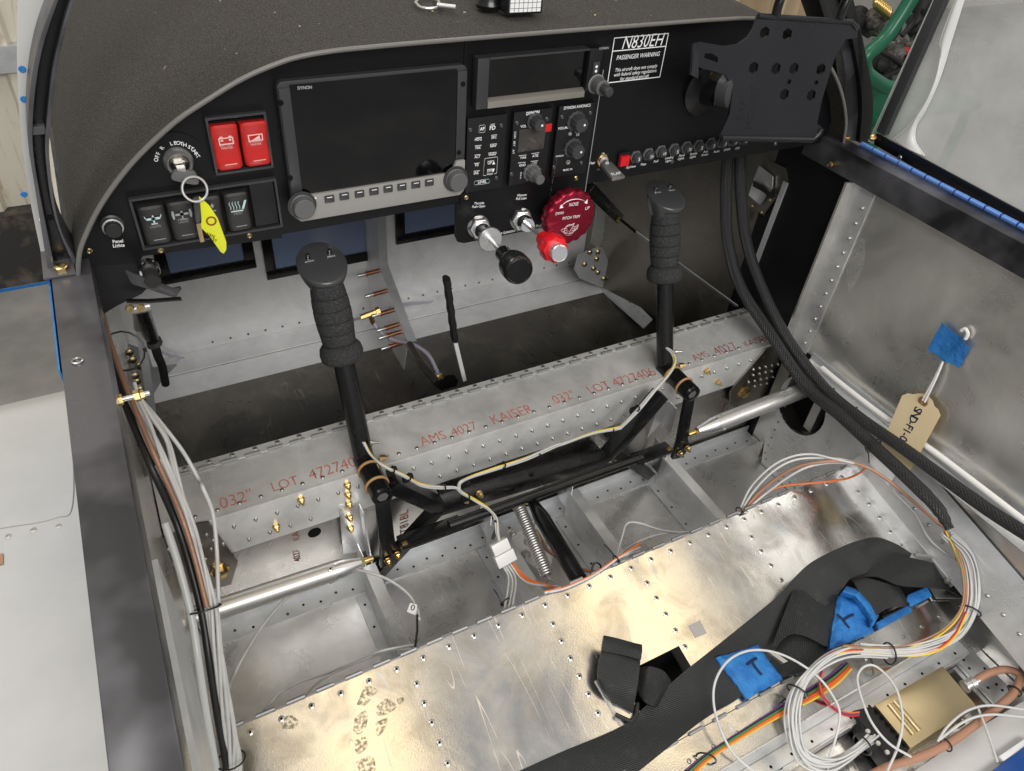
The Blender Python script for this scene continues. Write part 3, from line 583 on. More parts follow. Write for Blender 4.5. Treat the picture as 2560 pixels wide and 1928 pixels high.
# ------------------------------------------------------------------ floor flange, ribs between spar and seat
ff = tag(MB().prism([(x0, YS1 - .001, ZF + .001), (x0, YS1 - .001, ZF + .02), (x0, YS1 - .003, ZF + .02), (x0, YS1 - .003, ZF + .003), (x0, YS1 - .036, ZF + .003), (x0, YS1 - .036, ZF + .001)], (x1 - x0, 0, 0)).build('floor_angle', M['alu_dull']), 'pale riveted floor angle running along the foot of the spar', 'angle')
hole = MB().lathe((0, 0, 0), (0, 0, 1), [(.0022, 0), (.0022, .0004)], 10).mesh('hole')
for i in range(40): inst(hole if i % 3 else rv_small, 'rivet' if i % 3 == 0 else 'hole', M['slot'] if i % 3 else M['rivet_dark'], ff, Matrix.Translation((-.31 + i * .0275, YS1 - .020 - .006 * (i % 2), ZF + .003)))
def rib(label, pts_far, pts_near, w=.020, ztop=-.655, brk=True):
    a = at(dd(*pts_far), 'z', ztop); b = at(dd(*pts_near), 'z', ztop); x = (a.x + b.x) / 2
    r_ = thing('floor_rib', label, 'rib', (x, -.2, ZF), 'floor ribs between spar and seat')
    MB().box((x, YS1 - .04, ztop - .0016), (x + w, -.60, ztop)).build('top_flange', M['alu'], r_)
    MB().box((x - .0002, YS1 - .04, ZF + .0016), (x + .0016, -.60, ztop - .0017)).build('rib_web', M['alu'], r_)
    MB().box((x - .018, YS1 - .04, ZF + .001), (x - .0003, -.60, ZF + .0026)).build('bottom_flange', M['alu_dull'], r_)
    for i in range(5): inst(hole, 'hole', M['slot'], r_, Matrix.Translation((x - .009, -.13 - .045 * i, ZF + .0026)))
    if brk:
        MB().box((x + .002, YS1 - .0465, ztop - .05), (x + .0036, YS1 - .0055, ztop + .022)).build('clip', M['alu_bright'], r_, bev=.0005)
    return r_
r1 = rib('bent aluminium floor rib left of the white connector under the left stick', (785, 1205), (858, 1418))
r2 = rib('aluminium floor rib just left of the coil spring beside the white connector', (1050, 1120), (1120, 1235))
r3 = rib('aluminium floor rib right of the black torque tube', (1228, 1050), (1315, 1195))
r4 = rib('aluminium floor rib below the right stick', (1440, 985), (1545, 1130))
# upright brackets on the spar cap above the ribs
def bracket(label, g, tl, tr, br, bl, y, nutpts):
    P = [at(g(*q), 'y', y) for q in (tl, tr, br, bl)]
    o = thing('spar_bracket', label, 'bracket', (P[3].x, y, P[3].z))
    MB().prism(P, (0, .0025, 0)).build('plate', M['alu_bright'], o, bev=.002)
    MB().prism([P[1], P[1] + V((0, -.022, 0)), P[2] + V((0, -.03, 0)), P[2]], (.0022, 0, 0)).build('side_flange', M['alu_bright'], o)
    nuts(o, g, nutpts, y); return o
bracket('bright upright bracket with gold nuts left of the left stick lever', h2, (298, 345), (395, 322), (430, 560), (318, 575), YS1 - .0075, ((348, 385), (352, 440)))
bracket('bright upright bracket behind the right stick lever', g7, (595, 1215), (650, 1200), (600, 1330), (520, 1420), YS1 - .0075, ())
# ------------------------------------------------------------------ side bulge panel with hole (right) between wall and floor
bg_ = thing('side_fairing', 'curved aluminium wall fairing with a large pushrod hole on the right', 'fairing', (.76, -.2, ZF))
xb = .748
prof = [(.787, -.468), (.775, -.475), (.752, -.50), (xb, -.56), (xb, ZF + .002)]
hc = at(g7(1435, 1225), 'x', xb); hy, hz = hc.y, hc.z; ra, rb = .056, .062
bm = MB(); N_ = 40
# ring of quads round the elliptical hole to a rectangle
Y0, Y1_, Z0, Z1 = YS1 - .075, -.40, ZF + .002, -.50
inn = []; out = []
for k in range(N_):
    a = 2 * math.pi * k / N_; c_, s_ = math.cos(a), math.sin(a); inn.append(V((xb, hy + ra * c_, hz + rb * s_)))
    t = min((((Y0 if c_ > 0 else Y1_) - hy) / c_) if abs(c_) > 1e-6 else 9, (((Z1 if s_ > 0 else Z0) - hz) / s_) if abs(s_) > 1e-6 else 9)
    out.append(V((xb, hy + t * c_, hz + t * s_)))
bm.add(inn + out, [(k, (k + 1) % N_, N_ + (k + 1) % N_, N_ + k) for k in range(N_)])
bm.add([(xb, Y0, Z1), (xb, Y1_, Z1), (.760, Y1_, -.480), (.760, Y0, -.480), (.787, Y0, -.468), (.787, Y1_, -.468)], [(0, 1, 2, 3), (3, 2, 5, 4)])
bm.add([(xb, Y0, Z0), (xb, Y0, Z1), (.787, Y0, -.468), (.787, Y0, Z0)], [(0, 1, 2, 3)])
bm.build('fairing_skin', M['alu'], bg_)
MB().lathe((xb, hy, hz), (1, 0, 0), [(.0575, 0), (.0575, .034)], 32, cap=False).build('hole_lip', M['alu_dark'], bg_)
MB().box((.7865, hy - .075, hz - .075), (.7875, hy + .075, hz + .075)).build('dark_recess', M['slot'], bg_)
MB().box((.764, hy - .03, hz - .05), (.7855, hy - .012, hz + .03)).build('inner_fitting', M['steel'], bg_)
for k in range(9): inst(rv_small, 'rivet', M['rivet'], bg_, nbasis((xb, Y0 - .012, Z0 + .03 + k * .022), (-1, 0, 0)))
for k in range(14): inst(rv_small, 'rivet', M['rivet'], bg_, nbasis((xb, Y0 - .02 - k * .0175, Z0 + .018), (-1, 0, 0)))
# angle along the right wall (pale blue-grey strip) with rope above
wa = thing('wall_angle', 'pale grey riveted angle along the right wall at seat height', 'angle', (.77, -.5, -.47))
MB().prism([(.7875, 0, -.455), (.7855, 0, -.455), (.7855, 0, -.470), (.758, 0, -.478), (.758, 0, -.480), (.7875, 0, -.472)], (0, -1.0, 0)).build('angle_strip', M['alu_dull'], wa, mw=Matrix.Translation((0, -.14, 0)))
rivets(wa, rv_small, M['rivet_dark'], [V((.768, -.22 - .055 * k, -.4755)) for k in range(12)], (-.28, 0, .96))
# rivet strip (vertical frame angle) on the right wall
vs_ = thing('frame_angle', 'upright riveted aluminium angle on the right wall beside the black bay', 'angle', (.78, -.1, -.47))
MB().box((.7855, -.128, -.468), (.7878, -.086, -.134)).build('flange', M['alu_bright'] if False else M['alu'], vs_)
MB().prism([(.7855, -.086, -.468), (.7855, -.082, -.468), (.768, -.080, -.468), (.768, -.084, -.468)], (0, 0, .334)).build('standing_leg', M['alu_wall'], vs_)
for k in range(11): inst(rv_tail, 'rivet', M['rivet'], vs_, nbasis((.7855, -.118, -.165 - k * .0282), (-1, 0, 0)))
# ------------------------------------------------------------------ seat pan
se = thing('seat_pan', 'scratched aluminium seat floor with rivet rows and scuff marks', 'seat pan', (.22, -.45, -.61))
SU = V((1, 0, 0)); SV = SEAT_N.cross(SU).normalized()   # SV points forward along the seat
if SV.y < 0: SV = -SV
def sp_(x, y, up=0): return SEAT_O + SU * x + SV * ((y + .32) / SV.y) + SEAT_N * up
XA, XB = -.350, .735
YA = -.566
# opening for the belt
ho = [seat(h3(*q)) for q in ((380, 1050), (655, 915), (765, 1060), (520, 1420), (370, 1390), (215, 1120))]
hx0, hx1, hy0, hy1 = .158, .262, -.540, -.462
def slab(mb, x0, x1, y0, y1, t=.0018): mb.prism([sp_(x0, y0), sp_(x1, y0), sp_(x1, y1), sp_(x0, y1)], -SEAT_N * t)
mb = MB(); slab(mb, XA, hx0, YA, -.322); slab(mb, hx1, XB, YA, -.322); slab(mb, hx0, hx1, hy1, -.322); slab(mb, hx0, hx1, YA, hy0)
mb.build('seat_skin', M['alu_seat'], se)
mb = MB(); mb.prism([sp_(XA, -.3215), sp_(XB, -.3215), sp_(XB, -.3215, -.03), sp_(XA, -.3215, -.03)], (0, .0015, 0)); mb.build('front_lip', M['alu'], se)
mb = MB(); mb.prism([sp_(hx0 - .01, hy0 - .01, -.05), sp_(hx1 + .01, hy0 - .01, -.05), sp_(hx1 + .01, hy1 + .01, -.05), sp_(hx0 - .01, hy1 + .01, -.05)], -SEAT_N * .002); mb.build('opening_floor', M['slot'], se)
# hinge along the front edge
for i in range(29):
    x = -.335 + i * .0385
    inst(kn, 'hinge_knuckle', M['knuckle'], se, basis(sp_(x, -.3195, .0022), SU, SV))
    inst(rv_pull, 'rivet', M['rivet'], se, basis(sp_(x + .016, -.334, .0), SU, SV))
# rivet rows running aft
def row(g, pts, tops=None):
    for q in pts: inst(rv_pull, 'rivet', M['rivet'], se, basis(seat(g(*q)), SU, SV))
row(h2, ((687, 1227), (725, 1324), (763, 1422), (802, 1523), (843, 1627), (1373, 927), (1415, 1012), (1460, 1098), (1505, 1188), (1551, 1279), (1598, 1374)))
row(h3, ((518, 547), (573, 638), (629, 733), (686, 829), (743, 926), (1138, 275), (1196, 358), (1253, 443), (1315, 528), (1772, 5), (1835, 76)))
row(h4, ((1042, 157), (1106, 242), (1172, 325), (979, 77)))
# right upstand
mb = MB(); mb.prism([sp_(XB, -.322), sp_(XB, YA), sp_(XB, YA, .03), sp_(XB, -.322, .03)], (.0016, 0, 0)); mb.prism([sp_(XB + .0018, -.322, .030), sp_(XB + .0018, -1.1, .030), sp_(.785, -1.1, .10), sp_(.785, -.322, .10)], (0, 0, -.0015)); mb.build('side_flange', M['alu'], se)
for k in range(14): inst(rv_dome, 'rivet', M['rivet'], se, nbasis(sp_(XB + .018, -.345 - .032 * k, .054), (-.75, -.1, .65)))
# dirty boot print and smudges
dirt = mat('dirt_smudge', (.10, .085, .06), .8, 0, .2); nt = dirt.node_tree
def dirt_alpha(m, lo, hi, sc, hi_a=.75):
    N = m.node_tree.nodes; L = m.node_tree.links; b = N['Principled BSDF']; tc = N.new('ShaderNodeTexCoord'); n = N.new('ShaderNodeTexNoise'); n.inputs['Scale'].default_value = sc; n.inputs['Detail'].default_value = 7; L.new(tc.outputs['Object'], n.inputs['Vector'])
    r = N.new('ShaderNodeMapRange'); r.inputs[1].default_value = lo; r.inputs[2].default_value = hi; r.inputs[4].default_value = hi_a; L.new(n.outputs['Fac'], r.inputs[0]); L.new(r.outputs[0], b.inputs['Alpha'])
dirt_alpha(dirt, .40, .72, 260, .42)
def smudge(g, pts):
    P = [seat(g(*q), .0004) for q in pts]; P = cat_spline(P + [P[0]], 4)[:-1]; return MB().prism(P, SEAT_N * .0002).build('dirt_mark', dirt, se)
smudge(h2, ((385, 1330), (430, 1240), (490, 1260), (455, 1310), (420, 1340))); smudge(h2, ((375, 1400), (430, 1360), (440, 1420), (410, 1475), (370, 1470)))
smudge(h2, ((380, 1510), (430, 1490), (440, 1540), (400, 1580), (378, 1560))); smudge(h2, ((485, 1340), (540, 1300), (585, 1340), (540, 1380), (490, 1385)))
smudge(h2, ((480, 1420), (540, 1400), (525, 1460), (490, 1490))); smudge(h2, ((585, 1300), (620, 1295), (625, 1320), (595, 1328)))
smudge(h1, ((1415, 1400), (1460, 1385), (1500, 1410), (1480, 1450), (1420, 1450))); smudge(h2, ((380, 1620), (460, 1590), (480, 1660), (420, 1700)))
# small duct-tape patch
P = [seat(h3(*q), .0003) for q in ((765, 800), (833, 768), (873, 845), (805, 872))]
tag(MB().prism(P, SEAT_N * .0004).build('tape_patch', mat('silver_tape', (.42, .43, .45), .35, .7)), 'small square silver tape patch stuck on the seat floor', 'tape')
# ------------------------------------------------------------------ aft section: riveted strip, hinge and channel
af = thing('seat_back_bulkhead', 'riveted aluminium bulkhead strip and channel behind the seat floor', 'bulkhead', (.22, -.6, -.65))
Y2 = YA - .001
MB().prism([sp_(XA, Y2), sp_(XB, Y2), sp_(XB, Y2 - .052), sp_(XA, Y2 - .052)], -SEAT_N * .0018).build('top_strip', M['alu_seat'], af)
for i in range(17):
    x = .005 + i * .0425
    inst(kn, 'hinge_knuckle', M['knuckle'], af, basis(sp_(x, YA, .0012), SU, SV)); inst(rv_dome, 'rivet', M['rivet'], af, basis(sp_(x + .012, Y2 - .026), SU, SV))
e0 = sp_(XA, Y2 - .0525); e1 = sp_(XB, Y2 - .0525)
MB().prism([e0, e1, e1 + V((0, -.004, -.042)), e0 + V((0, -.004, -.042))], (0, -.0016, 0)).build('upright', M['alu'], af)
z3 = e0.z - .043
MB().prism([V((XA, e0.y - .006, z3)), V((XB, e0.y - .006, z3)), V((XB, e0.y - .028, z3 + .001)), V((XA, e0.y - .028, z3 + .001))], (0, 0, -.0016)).build('lower_flange', M['alu'], af)
MB().box((XA, e0.y - .0285, z3 - .03), (XB, e0.y - .030, z3 - .001)).build('lower_upright', M['alu'], af)
for i in range(18): inst(hole, 'hole', M['slot'], af, basis(V((.03 + i * .04, e0.y - .0205, z3 + .0007)), (1, 0, 0), (0, 1, 0)))
z4 = z3 - .031; y4 = e0.y - .029
tag(MB().box((XA, -1.25, z4 - .003), (XR - .002, y4 - .002, z4)).build('aft_floor', M['alu_seat']), 'aluminium floor behind the seat under the gold box', 'floor panel')
# ------------------------------------------------------------------ instrument panel plates
ip = thing('instrument_panel', 'black instrument panel with cut-outs for switches and avionics', 'panel', (.22, 0, -.08))
def plate(name, x0, x1, lower, y=0, t=.003, par=ip):
    """plate under the glareshield between x0 and x1; lower = list of (x, z) from left to right"""
    top = [V((x0 + (x1 - x0) * i / 24, y, rim_z(x0 + (x1 - x0) * i / 24) - .006)) for i in range(25)]
    return MB().prism([V((x, y, z)) for x, z in lower] + top[::-1], (0, t, 0)).build(name, M['panel'], par)
xs1 = at(h6(222, 185), 'y', 0).x          # seam beside the big display
xs2 = (at(g2(2080, 230), 'y', 0).x + at(g2(1925, 1100), 'y', 0).x) / 2
lo = [at(q, 'y', 0) for q in (g5(500, 400), g5(830, 372), g5(850, 335), g5(1680, 225), g2(130, 1395), g2(1150, 1215))]
lo = [(p.x, p.z) for p in lo]
plate('left_plate', -.345, xs1 - .0008, [(-.345, lo[0][1])] + lo[1:5] + [(xs1 - .0008, lo[5][1])])
zc = at(g2(1190, 1450), 'y', 0).z; zc2 = at(g2(1800, 1335), 'y', 0).z; xc0 = at(g2(1158, 1430), 'y', 0).x
zl = lo[5][1]
ctr_lo = [(xs1, zl), (xc0, zl), (xc0, zc + .014), (xc0 + .004, zc + .004), (xc0 + .014, zc), (xs2 - .014, zc), (xs2 - .004, zc + .004), (xs2, zc + .014)]
plate('centre_plate', xs1, xs2, ctr_lo, -.001)
zr = (at(g3(140, 1095), 'y', 0).z + at(g3(1000, 950), 'y', 0).z) / 2
plate('right_plate', xs2 + .0008, .785, [(xs2 + .0008, zr), (.785, zr)])
# pale edge of the centre plate at its right side
MB().box((xs2 - .0004, -.0016, zc + .016), (xs2 + .0006, -.0005, .06)).build('seam_edge', M['ink_g'], ip)
# lower-left fold and return bracket of the panel
P = [at(g5(*q), 'y', .002) for q in ((480, 385), (830, 372), (960, 440), (845, 560), (700, 630), (600, 690), (555, 640))]
MB().prism(P, (0, .003, 0)).build('lower_bracket', M['black_rough'], ip, bev=.0008)
sc_head = MB().lathe((0, 0, 0), (0, 0, 1), [(.0036, 0), (.0034, .0012), (.0022, .0022), (.0009, .0016), (.0004, .0006)], 12).mesh('panel_screw')
def screws(par, g, pts, y, m=None, s=1.0):
    for q in pts: inst(sc_head, 'screw', m or M['knob_grey'], par, nbasis(at(g(*q), 'y', y), (0, -1, 0)) @ Matrix.Scale(s, 4))
screws(ip, h5, ((452, 1020), (1112, 1015), (1928, 880)), 0, M['bronze_head']); screws(ip, h6, ((240, 1525), (1252, 1345)), -.001, M['bronze_head'])
screws(ip, g3, ((665, 962), (1280, 855)), 0, M['rivet_dark'])
# lettering straight on the panel
W_ = M['ink_w']
ptext(ip, 'Panel\nLights', h5, (668, 960), (775, 950), -.0004, W_, 0, .01)
ptext(ip, 'Throttle\nPush Open', h8, (298, 308), (418, 300), -.0016, W_, .1)
ptext(ip, 'Mixture\nPull Lean', h8, (703, 234), (800, 226), -.0016, W_, .1)
ptext(ip, 'Fuel Shutoff Valve Located Under Panel Push', h8, (320, 612), (945, 490), -.0016, W_, .12)
ptext(ip, 'Up', h6, (1492, 1124), (1518, 1120), -.0004, W_); ptext(ip, 'Flaps', h6, (1380, 1212), (1428, 1204), -.0004, W_, .15); ptext(ip, 'Dn', h6, (1448, 1270), (1472, 1266), -.0004, M['ink_g'])
# ------------------------------------------------------------------ placard
pc = thing('placard', 'white bordered registration and passenger warning placard on the right panel', 'placard', tuple(at(g3(460, 340), 'y', 0)))
cs = [(325, 228), (652, 192), (590, 460), (276, 497)]
X0, X1, Z0, Z1 = prect(g3, cs, -.0006)
MB().box((X0, -.0006, Z0), (X1, -.0001, Z1)).build('plate', M['panel'], pc)
mb = MB(); t_ = .0011
for a, b in (((X0, Z0), (X1, Z0 + t_)), ((X0, Z1 - t_), (X1, Z1)), ((X0, Z0 + t_), (X0 + t_, Z1 - t_)), ((X1 - t_, Z0 + t_), (X1, Z1 - t_))): mb.box((a[0], -.0010, a[1]), (b[0], -.0007, b[1]))
zm = at(g3(468, 292), 'y', 0).z; mb.box((X0 + t_, -.0010, zm), (X1 - t_, -.0007, zm + t_)); mb.build('border', W_, pc)
xm = (X0 + X1) / 2; U = (1, 0, 0); Wv = (0, 0, 1); wd = X1 - X0
text(pc, 'N830EH', (xm + .003, -.0011, (zm + Z1) / 2 + .0005), U, Wv, W_, width=wd * .76, shear=.22, bold=-.005, squeeze=1.22)
text(pc, 'PASSENGER WARNING', (xm, -.0011, zm - .0085), U, Wv, W_, width=wd * .8, shear=.15, squeeze=1.2)
text(pc, 'This aircraft does not comply\nwith federal safety regulations\nfor standard aircraft', (xm, -.0011, zm - .030), U, Wv, W_, width=wd * .8, shear=.15, squeeze=1.12)
# ------------------------------------------------------------------ flight display
fd = thing('flight_display', 'large dark flight display with grey button strip on the left panel', 'display', tuple(at(g2(650, 850), 'y', 0)))
YD = -.014
X0, X1, Z0, Z1 = prect(g2, ((92, 490), (1228, 395), (1225, 1140), (215, 1330)), YD)
MB().prism(rrect(X0, X1, Z0, Z1, .007, YD + .003), (0, -YD - .0035, 0)).build('bezel', M['bezel'], fd, bev=.0012)
sx0, sx1, sz0, sz1 = prect(g2, ((165, 500), (1165, 405), (1145, 1035), (215, 1150)), YD)
sx0, sx1 = X0 + .0135, X1 - .0135; zs = sz0
zg = zs - .001
MB().box((sx0, YD + .0015, zs), (sx1, YD + .0028, Z1 - .0035)).build('screen', M['glass'], fd)
mb = MB(); mb.box((X0 + .001, YD, zs + .002), (sx0 - .0005, YD + .0029, Z1 - .006)); mb.build('side_rail', M['bezel'], fd, bev=.0006)
mb = MB(); mb.box((sx1 + .0005, YD, zs + .016), (X1 - .001, YD + .0029, Z1 - .006)); mb.build('side_rail', M['bezel'], fd, bev=.0006)
strip = MB().prism([V((X0 + .001, YD + .0028, Z0 + .006)), V((X0 + .007, YD + .0028, Z0)), V((X1 - .007, YD + .0028, Z0)), V((X1 - .001, YD + .0028, Z0 + .006)), V((X1 - .001, YD + .0028, zs + .014)), V((sx1 + .0005, YD + .0028, zs + .014)), V((sx1 - .006, YD + .0028, zg)), V((X0 + .001, YD + .0028, zg))], (0, -.0055, 0)).build('button_strip', M['bezel_grey'], fd, bev=.0014)
YT = YD - .0027
def px(g, q, y): return at(g(*q), 'y', y)
btn = MB().box((-.0058, -.0022, -.0045), (.0058, .0003, .0045)).mesh('button', bev=.001)
for q in ((412, 1182), (500, 1166), (591, 1152), (677, 1137), (761, 1122), (843, 1110), (926, 1097), (1006, 1084)):
    p = px(g2, q, YT); o = inst(btn, 'button', M['knob'], fd, Matrix.Translation((p.x, YT, p.z)))
    MB().box((p.x - .0032, YT - .0026, p.z + .0022), (p.x + .0032, YT - .0022, p.z + .0030)).build('lit_bar', W_, o)
def knob(par, c, r, h, m, n=28, ring=None, name='knob', axis=(0, -1, 0), wob=None):
    k = MB().lathe(c, axis, [(r * 1.08, 0), (r * 1.08, h * .12), (r, h * .16), (r * .97, h * .93), (r * .9, h), (r * .55, h * 1.0)], n, wob).build(name, m, par)
    if ring: MB().lathe(c, axis, [(r * 1.35, -.0004), (r * 1.35, .0008), (r * 1.22, .0011)], n).build('knob_ring', ring, k)
    return k
for q in ((262, 1240), (1178, 1080)):
    p = px(g2, q, YT - .008); knob(fd, V((p.x, YT, p.z)), .0125, .0125, M['knob_grey'], ring=M['bezel'], wob=lambda a: 1 + .02 * math.cos(24 * a), n=96)
p = px(g2, (330, 1180), YT); MB().lathe((p.x, YT, p.z), (0, -1, 0), [(.0013, 0), (.0009, .0006)], 10).build('lamp_dot', W_, fd)
ptext(fd, 'DYNON', g2, (224, 526), (309, 520), YD + .0012, M['ink_g'], 0, .02)
screws(fd, g2, ((124, 612), (181, 1060), (1208, 500), (1184, 908), (1230, 1085)), YD - .0001, M['slot'], .85)
# ------------------------------------------------------------------ gps navigator
gp = thing('gps_navigator', 'wide dark navigator screen in a metal frame at the panel top', 'navigator', tuple(at(g2(1650, 450), 'y', 0)))
YG = -.016
X0, X1, Z0, Z1 = prect(g2, ((1300, 345), (2075, 285), (2000, 585), (1285, 640)), YG)
ix0, ix1, iz0, iz1 = prect(g2, ((1370, 355), (1968, 305), (1935, 530), (1355, 595)), YG)
fm = mat('navigator_frame', (.05, .05, .052), .38, .3, .5, rvar=(30, .06))
mb = MB(); mb.box((X0, YG, Z0), (ix0, -.0012, Z1)); mb.build('frame_left', fm, gp, bev=.0012)
MB().box((ix0 + .0002, YG, iz1), (ix1 - .0002, -.0012, Z1)).build('frame_top', fm, gp, bev=.0008)
MB().prism([V((ix0 + .0002, YG, Z0)), V((ix0 + .0002, YG, iz0 - .003)), V((ix0 + .0002, YG + .006, iz0)), V((ix0 + .0002, -.0012, iz0)), V((ix0 + .0002, -.0012, Z0))], (ix1 - ix0 - .0004, 0, 0)).build('frame_bottom', mat('navigator_sill', (.30, .28, .25), .4, .5), gp, bev=.0006)
MB().box((ix1, YG, iz0 - .003), (X1 - .004, -.0012, Z1)).build('control_column', M['black_rough'], gp, bev=.001)
MB().box((ix0 + .0003, YG + .007, iz0 + .0002), (ix1 - .0003, YG + .009, iz1 - .0002)).build('screen', M['glass'], gp)
p = px(g2, (1998, 405), YG); MB().box((p.x - .0045, YG - .001, p.z - .0075), (p.x + .0045, YG - .0001, p.z + .0075)).build('button', M['knob'], gp, bev=.0004)
mb = MB(); mb.lathe((p.x, YG - .0012, p.z + .002), (0, -1, 0), [(.0022, 0), (.0022, .0003)], 4); mb.lathe((p.x, YG - .0012, p.z - .0035), (0, -1, 0), [(.0018, 0), (.0018, .0003)], 12); mb.build('button_symbol', W_, gp)
p = px(g2, (2040, 370), YG); MB().box((p.x - .0006, YG - .0003, p.z - .02), (p.x + .0006, YG + .0002, p.z + .012)).build('card_slot', M['slot'], gp)
ptext(gp, 'GARMIN', g2, (2018, 290), (2076, 286), YG - .0003, M['ink_g'])
a = px(g2, (2000, 500), YG); b = px(g2, (2075, 550), YG - .03)
ax_ = V((0, -1, 0)); a = V((a.x, YG, a.z))
MB().lathe(a, ax_, [(.0115, 0), (.0115, .002), (.0098, .0022), (.0098, .016), (.0088, .017)], 28).build('outer_knob', M['knob_grey'], gp)
MB().lathe(a + ax_ * .017, ax_, [(.0062, 0), (.0062, .014), (.0054, .015)], 20, lambda t: 1 + .03 * math.cos(16 * t)).build('inner_knob', M['knob'], gp)
MB().lathe(a, ax_, [(.0121, -.0004), (.0121, .0012), (.0117, .0014)], 28).build('knob_ring', M['ink_g'], gp)
# ------------------------------------------------------------------ autopilot panel
def facebox(par, g, cs, y, t=.006):
    X0, X1, Z0, Z1 = prect(g, cs, y); MB().box((X0, y, Z0), (X1, y + t, Z1)).build('faceplate', M['black_rough'], par, bev=.0006); return X0, X1, Z0, Z1
apn = thing('autopilot_panel', 'narrow black autopilot panel lettered AP FD HDG TRK LEVEL', 'avionics panel', tuple(at(h6(400, 1150), 'y', 0)))
YP = -.008
facebox(apn, h6, ((265, 800), (635, 755), (560, 1440), (225, 1480)), YP, .0068)
YQ = YP - .0004
for s_, l, r_, b_ in (('AP', (368, 898), (412, 892), .01), ('FD', (458, 888), (510, 882), .01), ('HDG', (322, 995), (384, 988), 0), ('SRC', (474, 975), (522, 970), 0), ('TRK', (322, 1072), (376, 1066), 0), ('NAV', (462, 1055), (520, 1048), 0), ('ALT', (318, 1155), (370, 1149), 0), ('VNAV', (446, 1134), (520, 1126), 0), ('VS', (320, 1228), (356, 1224), 0), ('UP', (440, 1212), (476, 1207), 0), ('IAS', (312, 1305), (354, 1299), 0), ('DN', (436, 1284), (474, 1278), 0), ('MODE', (432, 1314), (484, 1308), 0), ('LEVEL', (350, 1388), (428, 1378), .01)):
    ptext(apn, s_, h6, l, r_, YQ, W_, 0, b_)
mb = MB()
for a, b in (((466, 852), (505, 848)), ((330, 978), (384, 971)), ((472, 953), (524, 947)), ((322, 1050), (382, 1044)), ((462, 1036), (522, 1030)), ((318, 1135), (372, 1129)), ((446, 1116), (520, 1108)), ((314, 1213), (364, 1207)), ((438, 1193), (498, 1186)), ((310, 1284), (366, 1278)), ((434, 1268), (502, 1260))): pline(mb, h6, a, b, YQ, .0005)
mb.build('key_marks', W_, apn)
def outline(par, g, pts, y, w, m, name='outline', closed=True):
    P = [at(g(*q), 'y', y) for q in pts]; P = P + [P[0]] if closed else P; MB().tube(P, w / 2, 4, flat=.4).build(name, m, par)
outline(apn, h6, ((362, 868), (368, 862), (412, 856), (418, 862), (414, 918), (408, 925), (364, 930), (358, 924)), YQ, .0009, W_)
outline(apn, h6, ((424, 1322), (400, 1324), (398, 1316), (410, 1175), (418, 1166), (526, 1152), (532, 1158), (522, 1296), (514, 1306), (498, 1308)), YQ, .0011, W_, closed=False)
outline(apn, h6, ((316, 1388), (324, 1376), (388, 1362), (450, 1356), (458, 1368), (452, 1392), (388, 1404), (322, 1410), (314, 1402)), YQ, .0011, M['ink_c'])
mb = MB(); P = [at(h6(*q), 'y', YQ) for q in ((494, 1190), (480, 1222), (508, 1218))]; mb.prism(P, (0, -.0003, 0)); P = [at(h6(*q), 'y', YQ) for q in ((478, 1268), (502, 1264), (488, 1296))]; mb.prism(P, (0, -.0003, 0)); mb.build('arrows', W_, apn)
screws(apn, h6, ((277, 902), (563, 862), (248, 1390), (518, 1345)), YP, M['rivet_dark'], .8)
# ------------------------------------------------------------------ radio control panel
ra_ = thing('radio_panel', 'black radio panel with small square screen and red marker beside its volume knob', 'avionics panel', tuple(at(h6(820, 1050), 'y', 0)))
facebox(ra_, h6, ((690, 745), (1030, 700), (975, 1370), (630, 1412)), YP, .0068)
X0, X1, Z0, Z1 = prect(h6, ((735, 900), (975, 870), (950, 1075), (705, 1108)), YP)
MB().box((X0, YP - .0012, Z0), (X1, YP - .0001, Z1)).build('screen', mat('small_lcd_glass', (.05, .045, .042), .08, 0, .6), ra_, bev=.0004)
for s_, l, r_, b_ in (('DYNON', (796, 756), (916, 738), .02), ('VOL', (742, 874), (796, 867), 0), ('TWR', (738, 1164), (794, 1158), 0), ('ATIS', (852, 1146), (906, 1139), 0), ('GND', (730, 1232), (788, 1226), 0), ('ATC', (846, 1216), (894, 1210), 0)): ptext(ra_, s_, h6, l, r_, YQ, W_, 0, b_)
mb = MB()
for a, b in (((726, 1142), (796, 1134)), ((842, 1122), (912, 1113)), ((718, 1208), (788, 1200)), ((836, 1194), (902, 1186))): pline(mb, h6, a, b, YQ, .0005)
mb.build('key_marks', W_, ra_)
for s_, q in (('COM', (690, 950)), ('BRT', (684, 1030)), ('A/T', (676, 1105)), ('A\nP\nT', (745, 1325))):
    p = at(h6(*q), 'y', YQ); text(ra_, s_, (p.x, YQ, p.z), *(((0, 0, -1), (1, 0, 0)) if len(s_) == 3 else (U, Wv)), W_, size=.0040)
p = at(h6(995, 880), 'y', YP); MB().box((p.x - .0048, YP - .0016, p.z - .0052), (p.x + .0048, YP - .0001, p.z + .0052)).build('red_marker', M['red_dot'], ra_, bev=.0004)
def pknob(par, q, g, y, r, h, dot=True, m=M['knob'], two=False):
    p = at(g(*q), 'y', y); c = V((p.x, y, p.z)); fl = lambda t: 1 + .05 * math.cos(12 * t)
    k = MB().lathe(c, (0, -1, 0), [(r * 1.3, 0), (r * 1.3, .002), (r, .003), (r * .96, h * .9), (r * .85, h)], 48, fl).build('knob', m, par)
    if two: MB().lathe(c + V((0, -h, 0)), (0, -1, 0), [(r * .72, 0), (r * .7, h * .75), (r * .6, h * .82)], 40, fl).build('inner_knob', m, par)
    if dot: MB().lathe(c + V((r * .35, -h, r * .4 - .004)), (0, -1, 0), [(.0016, 0), (.001, .0006)], 10).build('white_dot', W_, k)
